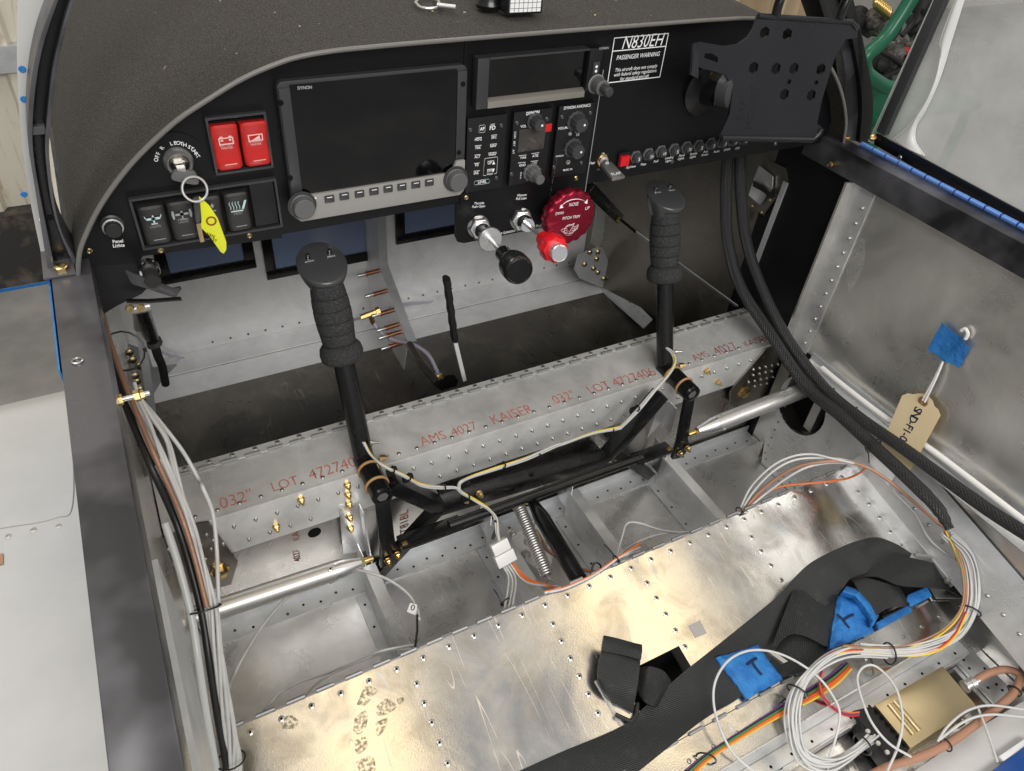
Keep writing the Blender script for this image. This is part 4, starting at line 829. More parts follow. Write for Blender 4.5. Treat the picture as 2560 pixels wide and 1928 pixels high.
pknob(ra_, (868, 820), h6, YP, .0085, .016); pknob(ra_, (838, 1290), h6, YP, .0095, .015, False, M['knob_grey'], True)
screws(ra_, h6, ((707, 838), (983, 800), (656, 1310), (918, 1270)), YP, M['rivet_dark'], .8)
# ------------------------------------------------------------------ intercom panel
ic = thing('intercom_panel', 'black intercom panel with volume and squelch knobs', 'avionics panel', tuple(at(h6(1220, 1000), 'y', 0)))
facebox(ic, h6, ((1110, 690), (1440, 645), (1330, 1300), (1020, 1345)), YP, .0068)
for s_, l, r_, b_ in (('DYNON AVIONICS', (1142, 705), (1388, 676), 0), ('VOLUME', (1088, 892), (1186, 882), 0), ('SQUELCH', (1050, 1150), (1156, 1138), 0), ('MUSIC IN', (1135, 1276), (1218, 1265), 0), ('PULL\nTX', (1244, 935), (1296, 932), 0)): ptext(ic, s_, h6, l, r_, YQ, W_, .05, b_)
pknob(ic, (1250, 820), h6, YP, .0105, .017); pknob(ic, (1220, 1068), h6, YP, .0105, .017)
p = at(h6(1198, 938), 'y', YP); MB().lathe(p, (0, -1, 0), [(.0028, 0), (.0022, .0016), (.0008, .002)], 12).build('indicator', M['ink_g'], ic)
p = at(h6(1178, 1198), 'y', YP); MB().lathe(p, (0, -1, 0), [(.0032, 0), (.0032, .0014), (.0022, .0015), (.0020, -.002)], 16).build('audio_jack', M['steel'], ic)
screws(ic, h6, ((1122, 782), (1383, 745), (1050, 1245), (1300, 1205)), YP, M['rivet_dark'], .8)
# ------------------------------------------------------------------ rocker switches
def rocker(name, label, g, tl, tr, br, bl, m, group, art):
    X0, X1, Z0, Z1 = prect(g, (tl, tr, br, bl), -.010)
    t = thing(name, label, 'switch', ((X0 + X1) / 2, -.004, Z0), group)
    prof = [(-.0095, 0), (-.0130, .06), (-.0125, .3), (-.0095, .52), (-.0125, .72), (-.0165, .94), (-.0140, 1.0)]
    prof = [(-.0135, 1.0), (-.0155, .95), (-.0110, .62), (-.0085, .45), (-.0095, .25), (-.0110, .06), (-.0090, 0)]
    H = Z1 - Z0
    poly = [V((X0, y, Z0 + H * k)) for y, k in prof] + [V((X0, -.002, Z0)), V((X0, -.002, Z1))]
    # rounded front outline: taper the two ends a little by building three slices
    mb = MB(); xs_ = [X0, X0 + .0012, X0 + .004, X1 - .004, X1 - .0012, X1]; ins = [.0030, .0012, 0, 0, .0012, .0030]
    rows = []
    for x, q in zip(xs_, ins): rows.append([V((x, y + q, Z0 + H * k + (q * .8 if k < .02 else -q * .8 if k > .98 else 0))) for y, k in prof])
    mb.grid(rows)
    n = len(prof)
    for r_, q in ((rows[0], X0), (rows[-1], X1)): mb.add(r_ + [V((q, -.002, Z0 + .002)), V((q, -.002, Z1 - .002))], [list(range(n + 2))])
    mb.add([rows[i][0] for i in range(6)] + [V((x, -.002, Z1 - .002)) for x in xs_], [(i, i + 1, i + 7, i + 6) for i in range(5)])
    mb.add([rows[i][-1] for i in range(6)] + [V((x, -.002, Z0 + .002)) for x in xs_], [(i, i + 1, i + 7, i + 6) for i in range(5)])
    cap_ = mb.build('rocker_cap', m, t, ang=50)
    y = lambda k: next(a[0] + (b[0] - a[0]) * (a[1] - k) / (a[1] - b[1]) for a, b in zip(prof, prof[1:]) if b[1] <= k <= a[1]) - .0006
    art(t, (X0 + X1) / 2, Z0, H, y, X1 - X0); 
    MB().box((X0 + (X1 - X0) * .3, y(.14) + .0002, Z0 + H * .125), (X1 - (X1 - X0) * .22, y(.14) - .0003, Z0 + H * .14)).build('grip_line', M['ink_g'] if m is not M['red'] else M['ink_pink'], t)
    return t
def tilt(y, k):  # local up vector of the cap face at height k
    return V((0, y(k + .08) - y(k - .08), 1)).normalized()
def flat(t, mb, name, m): mb.build(name, m, t)
def art_red(s_, kind):
    def f(t, xm, Z0, H, y, w):
        ink = M['ink_pink']
        z = Z0 + H * .66; yy = y(.70) - .0008; mb = MB(); ww = w * .28; hh = H * .075
        for a, b in (((-ww, -hh), (ww, -hh + .0012)), ((-ww, hh - .0012), (ww, hh)), ((-ww, -hh + .0012), (-ww + .0012, hh - .0012)), ((ww - .0012, -hh + .0012), (ww, hh - .0012))): mb.box((xm + a[0], yy, z + a[1]), (xm + b[0], yy + .0003, z + b[1]))
        if kind: mb.prism([V((xm - ww * .5, yy, z - hh * .6)), V((xm + ww * .6, yy, z - hh * .6)), V((xm + ww * .6, yy, z + hh * .6))], (0, .0003, 0))
        else:
            for s in (-1, 1): mb.box((xm + s * ww * .55 - .0013, yy, z), (xm + s * ww * .55 + .0013, yy + .0003, z + .0018)); mb.box((xm + s * ww * .6 - .0016, yy, z + hh + .0002), (xm + s * ww * .6 + .0016, yy + .0003, z + hh + .0014))
        mb.build('symbol', ink, t); text(t, s_, (xm, y(.545) - .0008, Z0 + H * .525), U, tilt(y, .54), ink, width=w * .5)
    return f
def frame_plate(name, label, g, cs, cuts):
    X0, X1, Z0, Z1 = prect(g, cs, -.004)
    t = thing(name, label, 'switch frame', ((X0 + X1) / 2, -.002, Z0)); b = .0028
    for nm, a_, b_ in (('top_rail', (X0, Z1 - b), (X1, Z1)), ('bottom_rail', (X0, Z0), (X1, Z0 + b)), ('side_rail', (X0, Z0 + b), (X0 + b, Z1 - b)), ('side_rail', (X1 - b, Z0 + b), (X1, Z1 - b))):
        MB().box((a_[0], -.008, a_[1]), (b_[0], -.0004, b_[1])).build(nm, M['bezel'], t, bev=.0007)
    MB().box((X0 + b, -.0012, Z0 + b), (X1 - b, -.0003, Z1 - b)).build('well', M['slot'], t)
    return t, (X0, X1, Z0, Z1)
frame_plate('switch_frame', 'raised black frame around the two red switches', h7, ((590, 235), (1165, 170), (1225, 690), (700, 765)), 2)
rocker('rocker_switch', 'red battery master rocker switch, left of the red pair', h7, (648, 300), (900, 285), (950, 715), (712, 735), M['red'], 'red rocker switches', art_red('BATTERY\nMASTER', 0))
rocker('rocker_switch', 'red rocker switch with a shaded rectangle symbol, right of the red pair', h7, (925, 275), (1170, 255), (1215, 675), (975, 695), M['red'], 'red rocker switches', art_red('AVIONICS\nMASTER', 1))
frame_plate('switch_frame', 'long raised black frame around the row of dark rocker switches', h5, ((820, 530), (2165, 350), (2240, 800), (930, 1000)), 5)
def plane_art(mb, xm, z, w, H, yy, kind):
    mb.box((xm - w * .26, yy, z - .0012), (xm + w * .26, yy + .0003, z + .0012)); mb.lathe((xm, yy, z), (0, 1, 0), [(.0022, 0), (.0022, .0003)], 12)
    mb.box((xm - .0008, yy, z - .006), (xm + .0008, yy + .0003, z + .004)); mb.box((xm - .003, yy, z - .0066), (xm + .003, yy + .0003, z - .0054))
    for s in (-1, 1):
        if kind == 0: mb.prism([V((xm + s * w * .26, yy, z - .001)), V((xm + s * w * .33, yy, z + .002)), V((xm + s * w * .34, yy, z + .0045)), V((xm + s * w * .30, yy, z + .003))], (0, .0003, 0))
        else:
            mb.prism([V((xm + s * w * .30, yy, z - .004)), V((xm + s * w * .37, yy, z - .0055)), V((xm + s * w * .41, yy, z)), V((xm + s * w * .37, yy, z + .0055)), V((xm + s * w * .30, yy, z + .004))], (0, .0003, 0))
def art_dark(s_, kind):
    def f(t, xm, Z0, H, y, w):
        z = Z0 + H * .70; yy = y(.74) - .0012; mb = MB()
        if kind in (0, 1): plane_art(mb, xm, z, w, H, yy, kind)
        elif kind == 2:
            mb.prism([V((xm + .001, yy, z + .004)), V((xm + .003, yy, z + .007)), V((xm + .005, yy, z + .004)), V((xm + .003, yy, z + .0005))], (0, .0003, 0)); mb.box((xm - .001, yy, z - .003), (xm + .006, yy + .0003, z - .0014))
        else:
            for i in range(4): mb.tube([V((xm - .008 + .0032 * i + .0007 * math.sin(j * 1.6), yy, z - .004 + .0022 * j)) for j in range(5)], .00045, 4)
            mb.prism([V((xm + .004, yy, z - .005)), V((xm + .0065, yy, z - .005)), V((xm + .0105, yy, z + .005)), V((xm + .008, yy, z + .005))], (0, .0003, 0)); mb.box((xm - .008, yy, z - .0075), (xm + .0055, yy + .0003, z - .0062))
        mb.build('symbol', M['ink_c'] if kind in (0, 3) else M['ink_g'], t)
        text(t, s_, (xm, y(.52) - .0009, Z0 + H * .50), U, tilt(y, .5), M['ink_g'], width=w * .42)
    return f
dk = M['knob']
rk = mat('dark_rocker_plastic', (.030, .029, .028), .42, 0, .5, bump=(700, .15, .0003))
gname = 'dark rocker switches in the lower left row'
rocker('rocker_switch', 'dark rocker switch with winged plane symbol, first from the left edge', h5, (895, 610), (1140, 585), (1210, 950), (985, 975), rk, gname, art_dark('NAV\nLIGHTS', 0))
rocker('rocker_switch', 'dark strobe rocker switch, second from the left edge', h5, (1168, 570), (1400, 540), (1465, 905), (1240, 935), rk, gname, art_dark('STROBE\nLIGHTS', 1))
rocker('rocker_switch', 'dark rocker switch mostly hidden behind the yellow key tag', h5, (1435, 525), (1655, 495), (1710, 870), (1500, 895), rk, gname, art_dark('LANDING\nLIGHT', 2))
rocker('rocker_switch', 'dark pitot heat rocker switch beside the blank switch cover', h5, (1692, 490), (1905, 462), (1955, 825), (1745, 850), rk, gname, art_dark('PITOT\nHEAT', 3))
X0, X1, Z0, Z1 = prect(h5, ((1925, 405), (2155, 375), (2195, 770), (1985, 800)), -.007)
tag(MB().box((X0, -.0075, Z0), (X1, -.0013, Z1)).build('blank_switch_cover', M['black_rough'], bev=.0018), 'blank black switch cover at the right end of the rocker row', 'switch cover')
# ------------------------------------------------------------------ ignition switch and keys
ig = thing('ignition_switch', 'round metal ignition switch lettered OFF R L BOTH START', 'switch', tuple(at(h7(355, 650), 'y', 0)))
c = at(h7(352, 636), 'y', -.001); c = V((c.x, 0, c.z)); pc_ = at(h7(385, 560), 'y', 0)
MB().lathe((c.x + .001, 0, c.z + .004), (0, -1, 0), [(.0265, 0), (.0265, .001)], 40).build('legend_plate', M['panel'], ig)
MB().lathe(c, (0, -1, 0), [(.0150, .001), (.0150, .003), (.0142, .006), (.0136, .010), (.0122, .0125), (.0110, .0118), (.0108, .009)], 36).build('bezel_ring', M['steel'], ig)
MB().lathe(c, (0, -1, 0), [(.0104, .004), (.0104, .010), (.0092, .011)], 28).build('lock_cylinder', mat('dark_chrome', (.35, .33, .3), .2, 1), ig)
MB().box((c.x - .0055, -.0125, c.z - .003), (c.x + .0055, -.0111, c.z + .003)).build('key_slot', M['rivet'], ig)
def arc_text(par, s_, g, pts, y, m, size):
    """single letters along a pixel arc"""
    for ch, q, ang in zip(s_, pts, range(99)):
        p = at(g(*q[:2]), 'y', y); a = math.radians(q[2]); text(par, ch, (p.x, y, p.z), (math.cos(a), 0, math.sin(a)), (-math.sin(a), 0, math.cos(a)), m, size=size, bold=.01)
arc_text(ig, 'OFFRLBOTHSTART', h7, ((152, 628, 78), (160, 597, 72), (170, 570, 66), (205, 520, 48), (290, 480, 8), (327, 474, 2), (355, 474, -2), (385, 482, -8), (415, 492, -14), (455, 512, -30), (480, 528, -36), (502, 548, -44), (520, 574, -50), (535, 598, -58)), -.0016, W_, .0056)
ky = thing('ignition_key', 'key in the ignition with a ring, second key and yellow tag', 'key', tuple(at(h7(420, 800), 'y', -.02)))
yk = -.026
P = [at(h7(*q), 'y', yk) for q in ((300, 760), (330, 735), (420, 745), (500, 735), (535, 790), (545, 850), (480, 860), (310, 820), (290, 790))]
MB().prism(cat_spline(P + [P[0]], 3)[:-1], (0, .006, 0)).build('key_head', M['knob_grey'], ky, bev=.0015)
a = at(h7(365, 700), 'y', -.016); MB().box((a.x - .003, -.024, a.z - .010), (a.x + .005, -.0146, a.z + .002)).build('key_blade', M['steel'], ky)
yr = yk - .006
P = []
cc = at(h7(507, 900), 'y', yr)
for k in range(33):
    t = 2 * math.pi * k / 32; P.append(V((cc.x + .0122 * math.cos(t), yr + .004 * math.sin(t), cc.z + .0122 * math.sin(t))))
MB().tube(P, .0014, 8, cap=False).build('key_ring', M['steel'], ky)
P = [at(h7(*q), 'y', yr) for q in ((545, 965), (570, 985), (640, 1050), (720, 1170), (800, 1390), (800, 1460), (775, 1500), (745, 1480), (640, 1330), (555, 1250), (570, 1200), (562, 1100))]
yt = MB().prism(P, (0, .0012, 0)).build('yellow_tag', M['yellow'], ky, bev=.0004)
p = at(h7(660, 1195), 'y', yr - .0004); MB().lathe(p, (0, -1, 0), [(.0056, 0), (.0056, .0003), (.0038, .0003), (.0038, 0)], 20, cap=False).build('round_mark', M['ink_brown'], yt)
ptext(yt, 'VAN', h7, (618, 1310), (690, 1345), yr - .0004, M['slot']); ptext(yt, 'KEY', h7, (650, 1362), (712, 1380), yr - .0004, M['slot'])
P = [at(h7(*q), 'y', yr - .003) for q in ((490, 985), (545, 975), (560, 1050), (565, 1200), (530, 1225), (510, 1190), (500, 1060))]
MB().prism(P, (0, .004, 0)).build('second_key_head', M['knob'], ky, bev=.001)
a = at(h7(540, 1220), 'y', yr - .002); b = at(h7(548, 1395), 'y', yr - .002); MB().box((a.x - .0022, yr - .002, b.z), (a.x + .0022, yr - .0005, a.z)).build('second_key_blade', M['bronze_head'], ky)
# ------------------------------------------------------------------ panel-lights dimmer, pull control, brake lever
dm = thing('dimmer_knob', 'black panel lights dimmer knob with silver ring at the left edge', 'knob', tuple(at(h5(690, 850), 'y', 0)))
p = at(h5(664, 778), 'y', 0); c = V((p.x, 0, p.z))
MB().lathe(c, (0, -1, 0), [(.0115, 0), (.0115, .002), (.0095, .003), (.0095, .007)], 28).build('base', M['knob'], dm)
MB().lathe(c, (0, -1, 0), [(.0104, .007), (.0104, .009), (.0092, .0095)], 28).build('silver_ring', M['steel'], dm)
MB().lathe(c, (0, -1, 0), [(.0088, .0095), (.0084, .0155), (.0074, .0165)], 28, lambda a: 1 + .03 * math.cos(14 * a)).build('knob_cap', M['rubber'], dm)
pk = thing('pull_control', 'chrome ringed black pull control below the left rocker row', 'control', tuple(at(h5(1010, 1200), 'y', 0)))
c = at(h5(1000, 1175), 'y', -.004); c = V((c.x, 0, c.z))
for i in range(4): MB().lathe(c, (0, -1, 0), [(.0105, .001 + .0035 * i), (.0112, .0025 + .0035 * i), (.0105, .0042 + .0035 * i)], 24).build('ferrule_ring', M['chrome'], pk)
MB().lathe(c, (0, -1, 0), [(.0075, .014), (.0085, .020), (.0095, .032), (.008, .036)], 24).build('knob', M['rubber'], pk)
bl = thing('brake_lever', 'flat black lever with up-turned ends below the left panel', 'lever', tuple(at(h5(1050, 1330), 'y', -.03)))
yb = -.035
P = [at(h5(*q), 'y', yb) for q in ((785, 1215), (800, 1205), (880, 1245), (1230, 1375), (1290, 1360), (1308, 1372), (1255, 1452), (1215, 1450), (850, 1330), (830, 1300))]
MB().prism(P, (0, .004, 0)).build('lever_plate', M['black_dust_reflect'], bl, bev=.0008)
P = [at(h5(*q), 'y', yb + .02) for q in ((800, 1490), (1000, 1490), (1300, 1470), (1310, 1482), (1010, 1505), (800, 1505))]
MB().prism(P, (0, .006, 0)).build('lower_edge', M['black'], bl)
# ------------------------------------------------------------------ throttle and mixture push-pull controls
def axis_to(base, g, q, ys):
    """direction from a base point to the pixel q seen at depth ys"""
    return at(g(*q), 'y', ys)
def pushpull(name, label, cat, c, tip, friction, knob_fn):
    t = thing(name, label, cat, tuple(c)); d = (tip - c).normalized()
    MB().lathe(c, d, [(0.0164, 0), (0.0164, .002), (0.0156, .003)], 30).build('washer', M['rivet'], t)
    MB().lathe(c, d, [(0.0156, .003), (0.0156, .012), (0.01376, .014)], 6).build('lock_nut', M['alu_bright'], t, bev=.0008)
    MB().lathe(c, d, [(0.01, .014), (0.01, .019), (0.0108, .020), (0.0108, .026), (0.01024, .030), (0.00944, .036)], 28).build('bushing', M['chrome'], t)
    L_ = (tip - c).length
    if friction: MB().lathe(c, d, [(0.008, .036), (0.008, .048), (0.01584, .0485), (0.0164, .0495), (0.0164, .0535), (0.0156, .0545), (0.0048, .0550)], 60, lambda a: 1 + .012 * math.cos(30 * a)).build('friction_wheel', M['alu_bright'], t)
    MB().lathe(c, d, [(0.00336, .03), (0.00336, L_)], 16).build('rod', M['steel'], t)
    knob_fn(t, tip, d); return t
def black_knob(t, c, d):
    MB().lathe(c, d, [(0.0104, -.004), (0.0104, .014), (0.0108, .018), (0.0132, .022), (0.018, .030), (0.0188, .036), (0.0188, .050), (0.0176, .054), (0.0152, .0555), (0.0148, .0545), (0., .0545)], 40, cap=False).build('knob', M['black'], t, ang=50)
def red_knob(t, c, d):
    fl = lambda a: 1 + .06 * math.cos(8 * a)
    MB().lathe(c, d, [(0.01, -.004), (0.0104, .006), (0.0096, .014)], 32).build('knob_neck', M['red_knob'], t)
    MB().lathe(c, d, [(0.0104, .0142), (0.0152, .020), (0.0172, .024), (0.0172, .040), (0.0156, .045), (0.0132, .0455)], 64, fl).build('vernier_grip', M['red_knob'], t)
    MB().lathe(c, d, [(0.01104, .0456), (0.01104, .058), (0.01024, .0590), (0.00976, .0585), (0., .0585)], 36, cap=False).build('push_button', M['alu_bright'], t)
c1 = at(h8(345, 495), 'y', 0); c1.y = -.001; t1 = at(h8(590, 760), 'y', -.105)
pushpull('throttle_control', 'throttle plunger with black round knob and silver friction wheel', 'throttle', c1, t1, True, black_knob)
c2 = at(h8(735, 425), 'y', 0); c2.y = -.001; t2 = at(h8(960, 625), 'y', -.10)
pushpull('mixture_control', 'mixture plunger with red grip and silver push button', 'mixture control', c2, t2, False, red_knob)
# ------------------------------------------------------------------ pitch trim wheel
tw = thing('trim_wheel', 'dark red scalloped pitch trim wheel with white lettering', 'trim wheel', tuple(at(h8(1180, 420), 'y', -.03)))
c = at(h8(1186, 410), 'y', -.034); dirn = (V((0, -1, 0)) + V((-.02, 0, .05))).normalized()
sc_ = lambda a: 1 + .032 * math.cos(16 * a)
prof = [(.0355, -.013), (.0388, -.010), (.0396, -.006), (.0396, .003), (.0384, .0062), (.0362, .0075), (.0, .0075)]
MB().lathe(c, dirn, prof, 108, sc_, cap=False).build('wheel', M['red_anod'], tw, ang=45)
MB().lathe(c - dirn * .033, dirn, [(.010, 0), (.010, .021)], 24).build('hub', M['brass'], tw)
fu = V((1, 0, 0)); fu = (fu - dirn * fu.dot(dirn)).normalized(); fv = dirn.cross(fu) * 1
if fv.z < 0: fv = -fv
fc = c + dirn * .0078
def onface(q): return onp(h8(*q), fc, dirn)
def ftext(s_, l, r_, bold=0.0, sh=.12):
    a, b = onface(l), onface(r_); u = (b - a).normalized(); v = dirn.cross(u)
    if v.z < 0: v = -v
    text(tw, s_, (a + b) / 2, u, v, M['ink_w'], width=(b - a).length, shear=sh, bold=bold, squeeze=1.15)
ftext('NOSE', (1188, 306), (1275, 294)); ftext('DWN', (1064, 388), (1138, 378)); ftext('UP', (1336, 340), (1376, 332)); ftext('PITCH TRIM', (1128, 432), (1288, 410))
mb = MB(); P = cat_spline([onface(q) for q in ((1108, 328), (1150, 285), (1205, 258), (1262, 250), (1310, 258), (1346, 280))], 6); mb.tube(P, [.0002 + .0010 * min(1, abs(math.sin(math.pi * (.1 + .8 * i / (len(P) - 1))))) for i in range(len(P))], 6, flat=.3)
for tri in (((1100, 338), (1116, 300), (1138, 328)), ((1330, 285), (1360, 252), (1356, 294))): mb.prism([onface(q) for q in tri], dirn * .0003)
mb.build('arrow', M['ink_w'], tw)
mb = MB()
for seg in (((1165, 505), (1190, 560), (1240, 470)), ((1240, 470), (1212, 492), (1165, 505)), ((1115, 540), (1135, 525), (1170, 520)), ((1130, 552), (1150, 545), (1172, 535)), ((1145, 565), (1160, 560), (1180, 550)), ((1275, 485), (1255, 500), (1220, 510)), ((1272, 505), (1250, 518), (1215, 525)), ((1258, 525), (1240, 535), (1208, 542)), ((1115, 540), (1145, 565), (1185, 572)), ((1275, 485), (1265, 520), (1230, 550), (1185, 572))): mb.tube([onface(q) for q in seg], .00042, 4, flat=.4)
cc = onface((1192, 535)); mb.tube([cc + fu * .0085 * math.cos(k * .2618) + fv * .0085 * math.sin(k * .2618) for k in range(25)], .0004, 4, flat=.4)
mb.build('winged_emblem', M['ink_w'], tw)
# ------------------------------------------------------------------ flap switch, indicator and breakers
fs = thing('flap_switch', 'flap toggle switch with flat silver paddle on the right panel', 'switch', tuple(at(h6(1500, 1190), 'y', 0)))
c = at(h6(1490, 1175), 'y', 0); MB().lathe(c, (0, -1, 0), [(.0095, 0), (.0095, .0035), (.008, .004)], 6).build('nut', M['gold_cad'], fs)
d = (at(h6(1600, 1260), 'y', -.05) - c).normalized(); MB().lathe(c, d, [(.0062, .003), (.0062, .012), (.0035, .014), (.003, .025)], 16).build('stem', M['steel'], fs)
ypd = -.032
a = [at(h6(1480, 1205), 'y', ypd + .012), at(h6(1575, 1190), 'y', ypd + .012), at(h6(1710, 1330), 'y', ypd - .022), at(h6(1592, 1352), 'y', ypd - .022)]
nrm = (a[1] - a[0]).cross(a[3] - a[0]).normalized(); nrm = nrm if nrm.z > 0 else -nrm
pd_ = MB().prism(a, -nrm * .005).build('paddle', mat('satin_grey_paddle', (.34, .345, .345), .35, .8, rvar=(60, .08)), fs, bev=.0012)
u = (a[2] - a[3]).normalized(); text(pd_, 'FLAP', a[3].lerp(a[2], .5).lerp(a[0].lerp(a[1], .5), .22) + nrm * .0004, u, nrm.cross(u), M['ink_w'], width=.015)
ri = thing('indicator_light', 'square red indicator light left of the breaker row', 'indicator', tuple(at(h6(1700, 1185), 'y', 0)))
X0, X1, Z0, Z1 = prect(h6, ((1660, 1150), (1745, 1135), (1735, 1225), (1655, 1238)), -.006)
MB().box((X0, -.0085, Z0), (X1, -.0005, Z1)).build('lens', M['red_knob'], ri, bev=.0008); MB().box((X0 - .0012, -.004, Z0 - .0012), (X1 + .0012, -.0004, Z1 + .004)).build('holder', M['black_rough'], ri)
brk = (((455, 938), '5'), ((530, 922), '25'), ((605, 905), '10'), ((683, 893), '5'), ((757, 880), '25'), ((828, 870), '5'), ((900, 858), '5'), ((968, 848), '3'), ((1030, 838), '3'), ((1092, 830), '5'))
desc = ('first', 'second', 'third', 'fourth', 'fifth', 'sixth', 'seventh', 'eighth', 'ninth', 'tenth')
names = ('SkyView', 'Flaps', 'Fuel', 'Landing\nLights', 'Panel\nLights', 'Strobe\nLights', 'Aux\nPower', 'Radio', 'XPDR', 'GPS')
for (q, s_), nm, l in zip(brk, desc, names):
    c = at(g3(*q), 'y', -.004); c.y = 0
    b_ = thing('circuit_breaker', 'round black circuit breaker, %s from the red indicator' % nm, 'breaker', tuple(c), 'circuit breakers in a row')
    MB().lathe(c, (0, -1, 0), [(.0098, 0), (.0098, .003), (.0085, .0035)], 6).build('collar_nut', M['knob_grey'], b_)
    MB().lathe(c, (0, -1, 0), [(.0075, .0035), (.0075, .0075), (.0062, .008), (.0058, .0105), (.0050, .011)], 24).build('button', M['knob'], b_)
    text(b_, s_, (c.x, -.0113, c.z), U, Wv, M['ink_w'], size=.0078 if len(s_) < 2 else .0062)
    text(b_, l, (c.x - .004 if True else 0, -.0004, c.z - .0155), U, Wv, M['ink_w'], size=.0052, shear=.1)
# ------------------------------------------------------------------ tablet mount
tm = thing('tablet_mount', 'black tablet mount plate with hexagonal holes on the right of the panel', 'tablet mount', tuple(at(g3(1250, 500), 'y', -.1)))
yT = -.10
out = [(1180, 92), (1735, 130), (1775, 165), (1770, 225), (1700, 235), (1640, 330), (1560, 590), (1530, 735), (1560, 760), (1545, 800), (1500, 830), (960, 820), (955, 800), (1010, 680), (1025, 560), (1020, 500), (980, 445), (940, 430), (850, 410), (830, 400), (805, 330), (800, 262), (830, 250), (980, 275), (1060, 265), (1120, 225), (1155, 170)]
holes = [(1218, 195), (1352, 205), (1152, 403), (1285, 408), (1392, 408), (1553, 413), (1335, 562), (1495, 566)]
small = [(1363, 487), (1525, 493)]
slot = [(862, 318), (905, 318), (942, 345), (938, 372), (858, 345)]
org = at(g3(1250, 480), 'y', yT); tn = V((-.22, -1, .18)).normalized()
def onT(q): return onp(g3(*q), org, tn)
def plate_holes(outer, holelist, vec, name, m, par, bev=0):
    bm = bmesh.new(); n = (outer[1] - outer[0]).cross(outer[-1] - outer[0])
    es = []
    for lp in [outer] + holelist:
        vs = [bm.verts.new(p) for p in lp]; es += [bm.edges.new((a, b)) for a, b in zip(vs, vs[1:] + vs[:1])]
    bmesh.ops.triangle_fill(bm, use_beauty=True, use_dissolve=False, edges=es)
    r = bmesh.ops.extrude_face_region(bm, geom=list(bm.faces)); bmesh.ops.translate(bm, verts=[v for v in r['geom'] if isinstance(v, bmesh.types.BMVert)], vec=vec)
    bmesh.ops.recalc_face_normals(bm, faces=bm.faces); me = bpy.data.meshes.new(name); bm.to_mesh(me); bm.free(); me.shade_smooth(); me.set_sharp_from_angle(angle=.5)
    return link(name, me, m, par)
hx = []
for q in holes:
    c = onT(q); u_ = V((1, 0, 0)); u_ = (u_ - tn * u_.dot(tn)).normalized(); v_ = tn.cross(u_); hx.append([c + (u_ * math.cos(k * math.pi / 3 + .5) + v_ * math.sin(k * math.pi / 3 + .5)) * .0074 for k in range(6)])
for q in small:
    c = onT(q); hx.append([c + (u_ * math.cos(k * math.pi / 5) + v_ * math.sin(k * math.pi / 5)) * .0032 for k in range(10)])
hx.append([onT(q) for q in slot])
plate_holes([onT(q) for q in out], hx, -tn * .005, 'plate', M['tab_plastic'], tm)
# ledges and hooks
a, b = onT((960, 822)), onT((1500, 832)); MB().tube([a, b, onT((1540, 800)), onT((1555, 765))], .0042, 10).build('lower_lip', M['tab_plastic'], tm)
a, b = onT((1180, 95)), onT((1735, 132)); MB().tube([a, b, onT((1770, 170))], .0034, 10).build('upper_lip', M['tab_plastic'], tm)
P = [onT(q) for q in ((800, 262), (760, 440), (800, 460), (830, 330))]; MB().prism([P[0], P[1] + tn * .01, P[2] + tn * .01, P[3]], -tn * .006).build('side_clip', M['tab_plastic'], tm)
for q in ((1285, 90), (1665, 110)):
    p0 = onT(q); MB().tube([p0, p0 + v_ * .012 * (1 if v_.z > 0 else -1) + tn * .002, p0 + v_ * .028 * (1 if v_.z > 0 else -1) + tn * .010, p0 + v_ * .030 * (1 if v_.z > 0 else -1) + tn * .022 + u_ * .006], .0058, 10, sm=4).build('hook', M['black'], tm)
    MB().lathe(p0 + tn * .0, V((0, 0, 1)), [(.0048, 0), (.0048, .006)], 10).build('hook_pin', M['steel'], tm)
text(tm, 'RAM\nMOUNT', onT((1115, 645)) + tn * .0003, v_ if v_.z > 0 else -v_, -u_ if True else u_, M['black'], width=.055, name='embossed_lettering')
# arm and ball joint behind the plate
pb = at(g3(850, 610), 'y', -.004); MB().lathe((pb.x, -.0005, pb.z + .016), (0, -1, 0), [(.036, 0), (.036, .004), (.030, .008), (.018, .012), (.014, .03)], 30).build('mount_base', M['black_rough'], tm)
MB().tube([(pb.x, -.025, pb.z + .016), (pb.x + .03, -.055, pb.z + .02), org - tn * .012], .014, 16).build('arm', M['black_rough'], tm)
p = at(g3(852, 620), 'y', -.006); MB().lathe(p, (0, -1, 0), [(.0068, 0), (.0068, .004)], 14).build('bolt', M['bronze_head'], tm)
p = at(g3(905, 448), 'y', -.03); MB().lathe(p, (0, -1, 0), [(.005, 0), (.005, .004)], 14).build('bolt', M['bronze_head'], tm)
MB().lathe(at(g3(975, 530), 'y', -.07), (.3, -1, .1), [(.022, 0), (.022, .016), (.015, .018)], 24).build('ball_socket', M['knob'], tm)
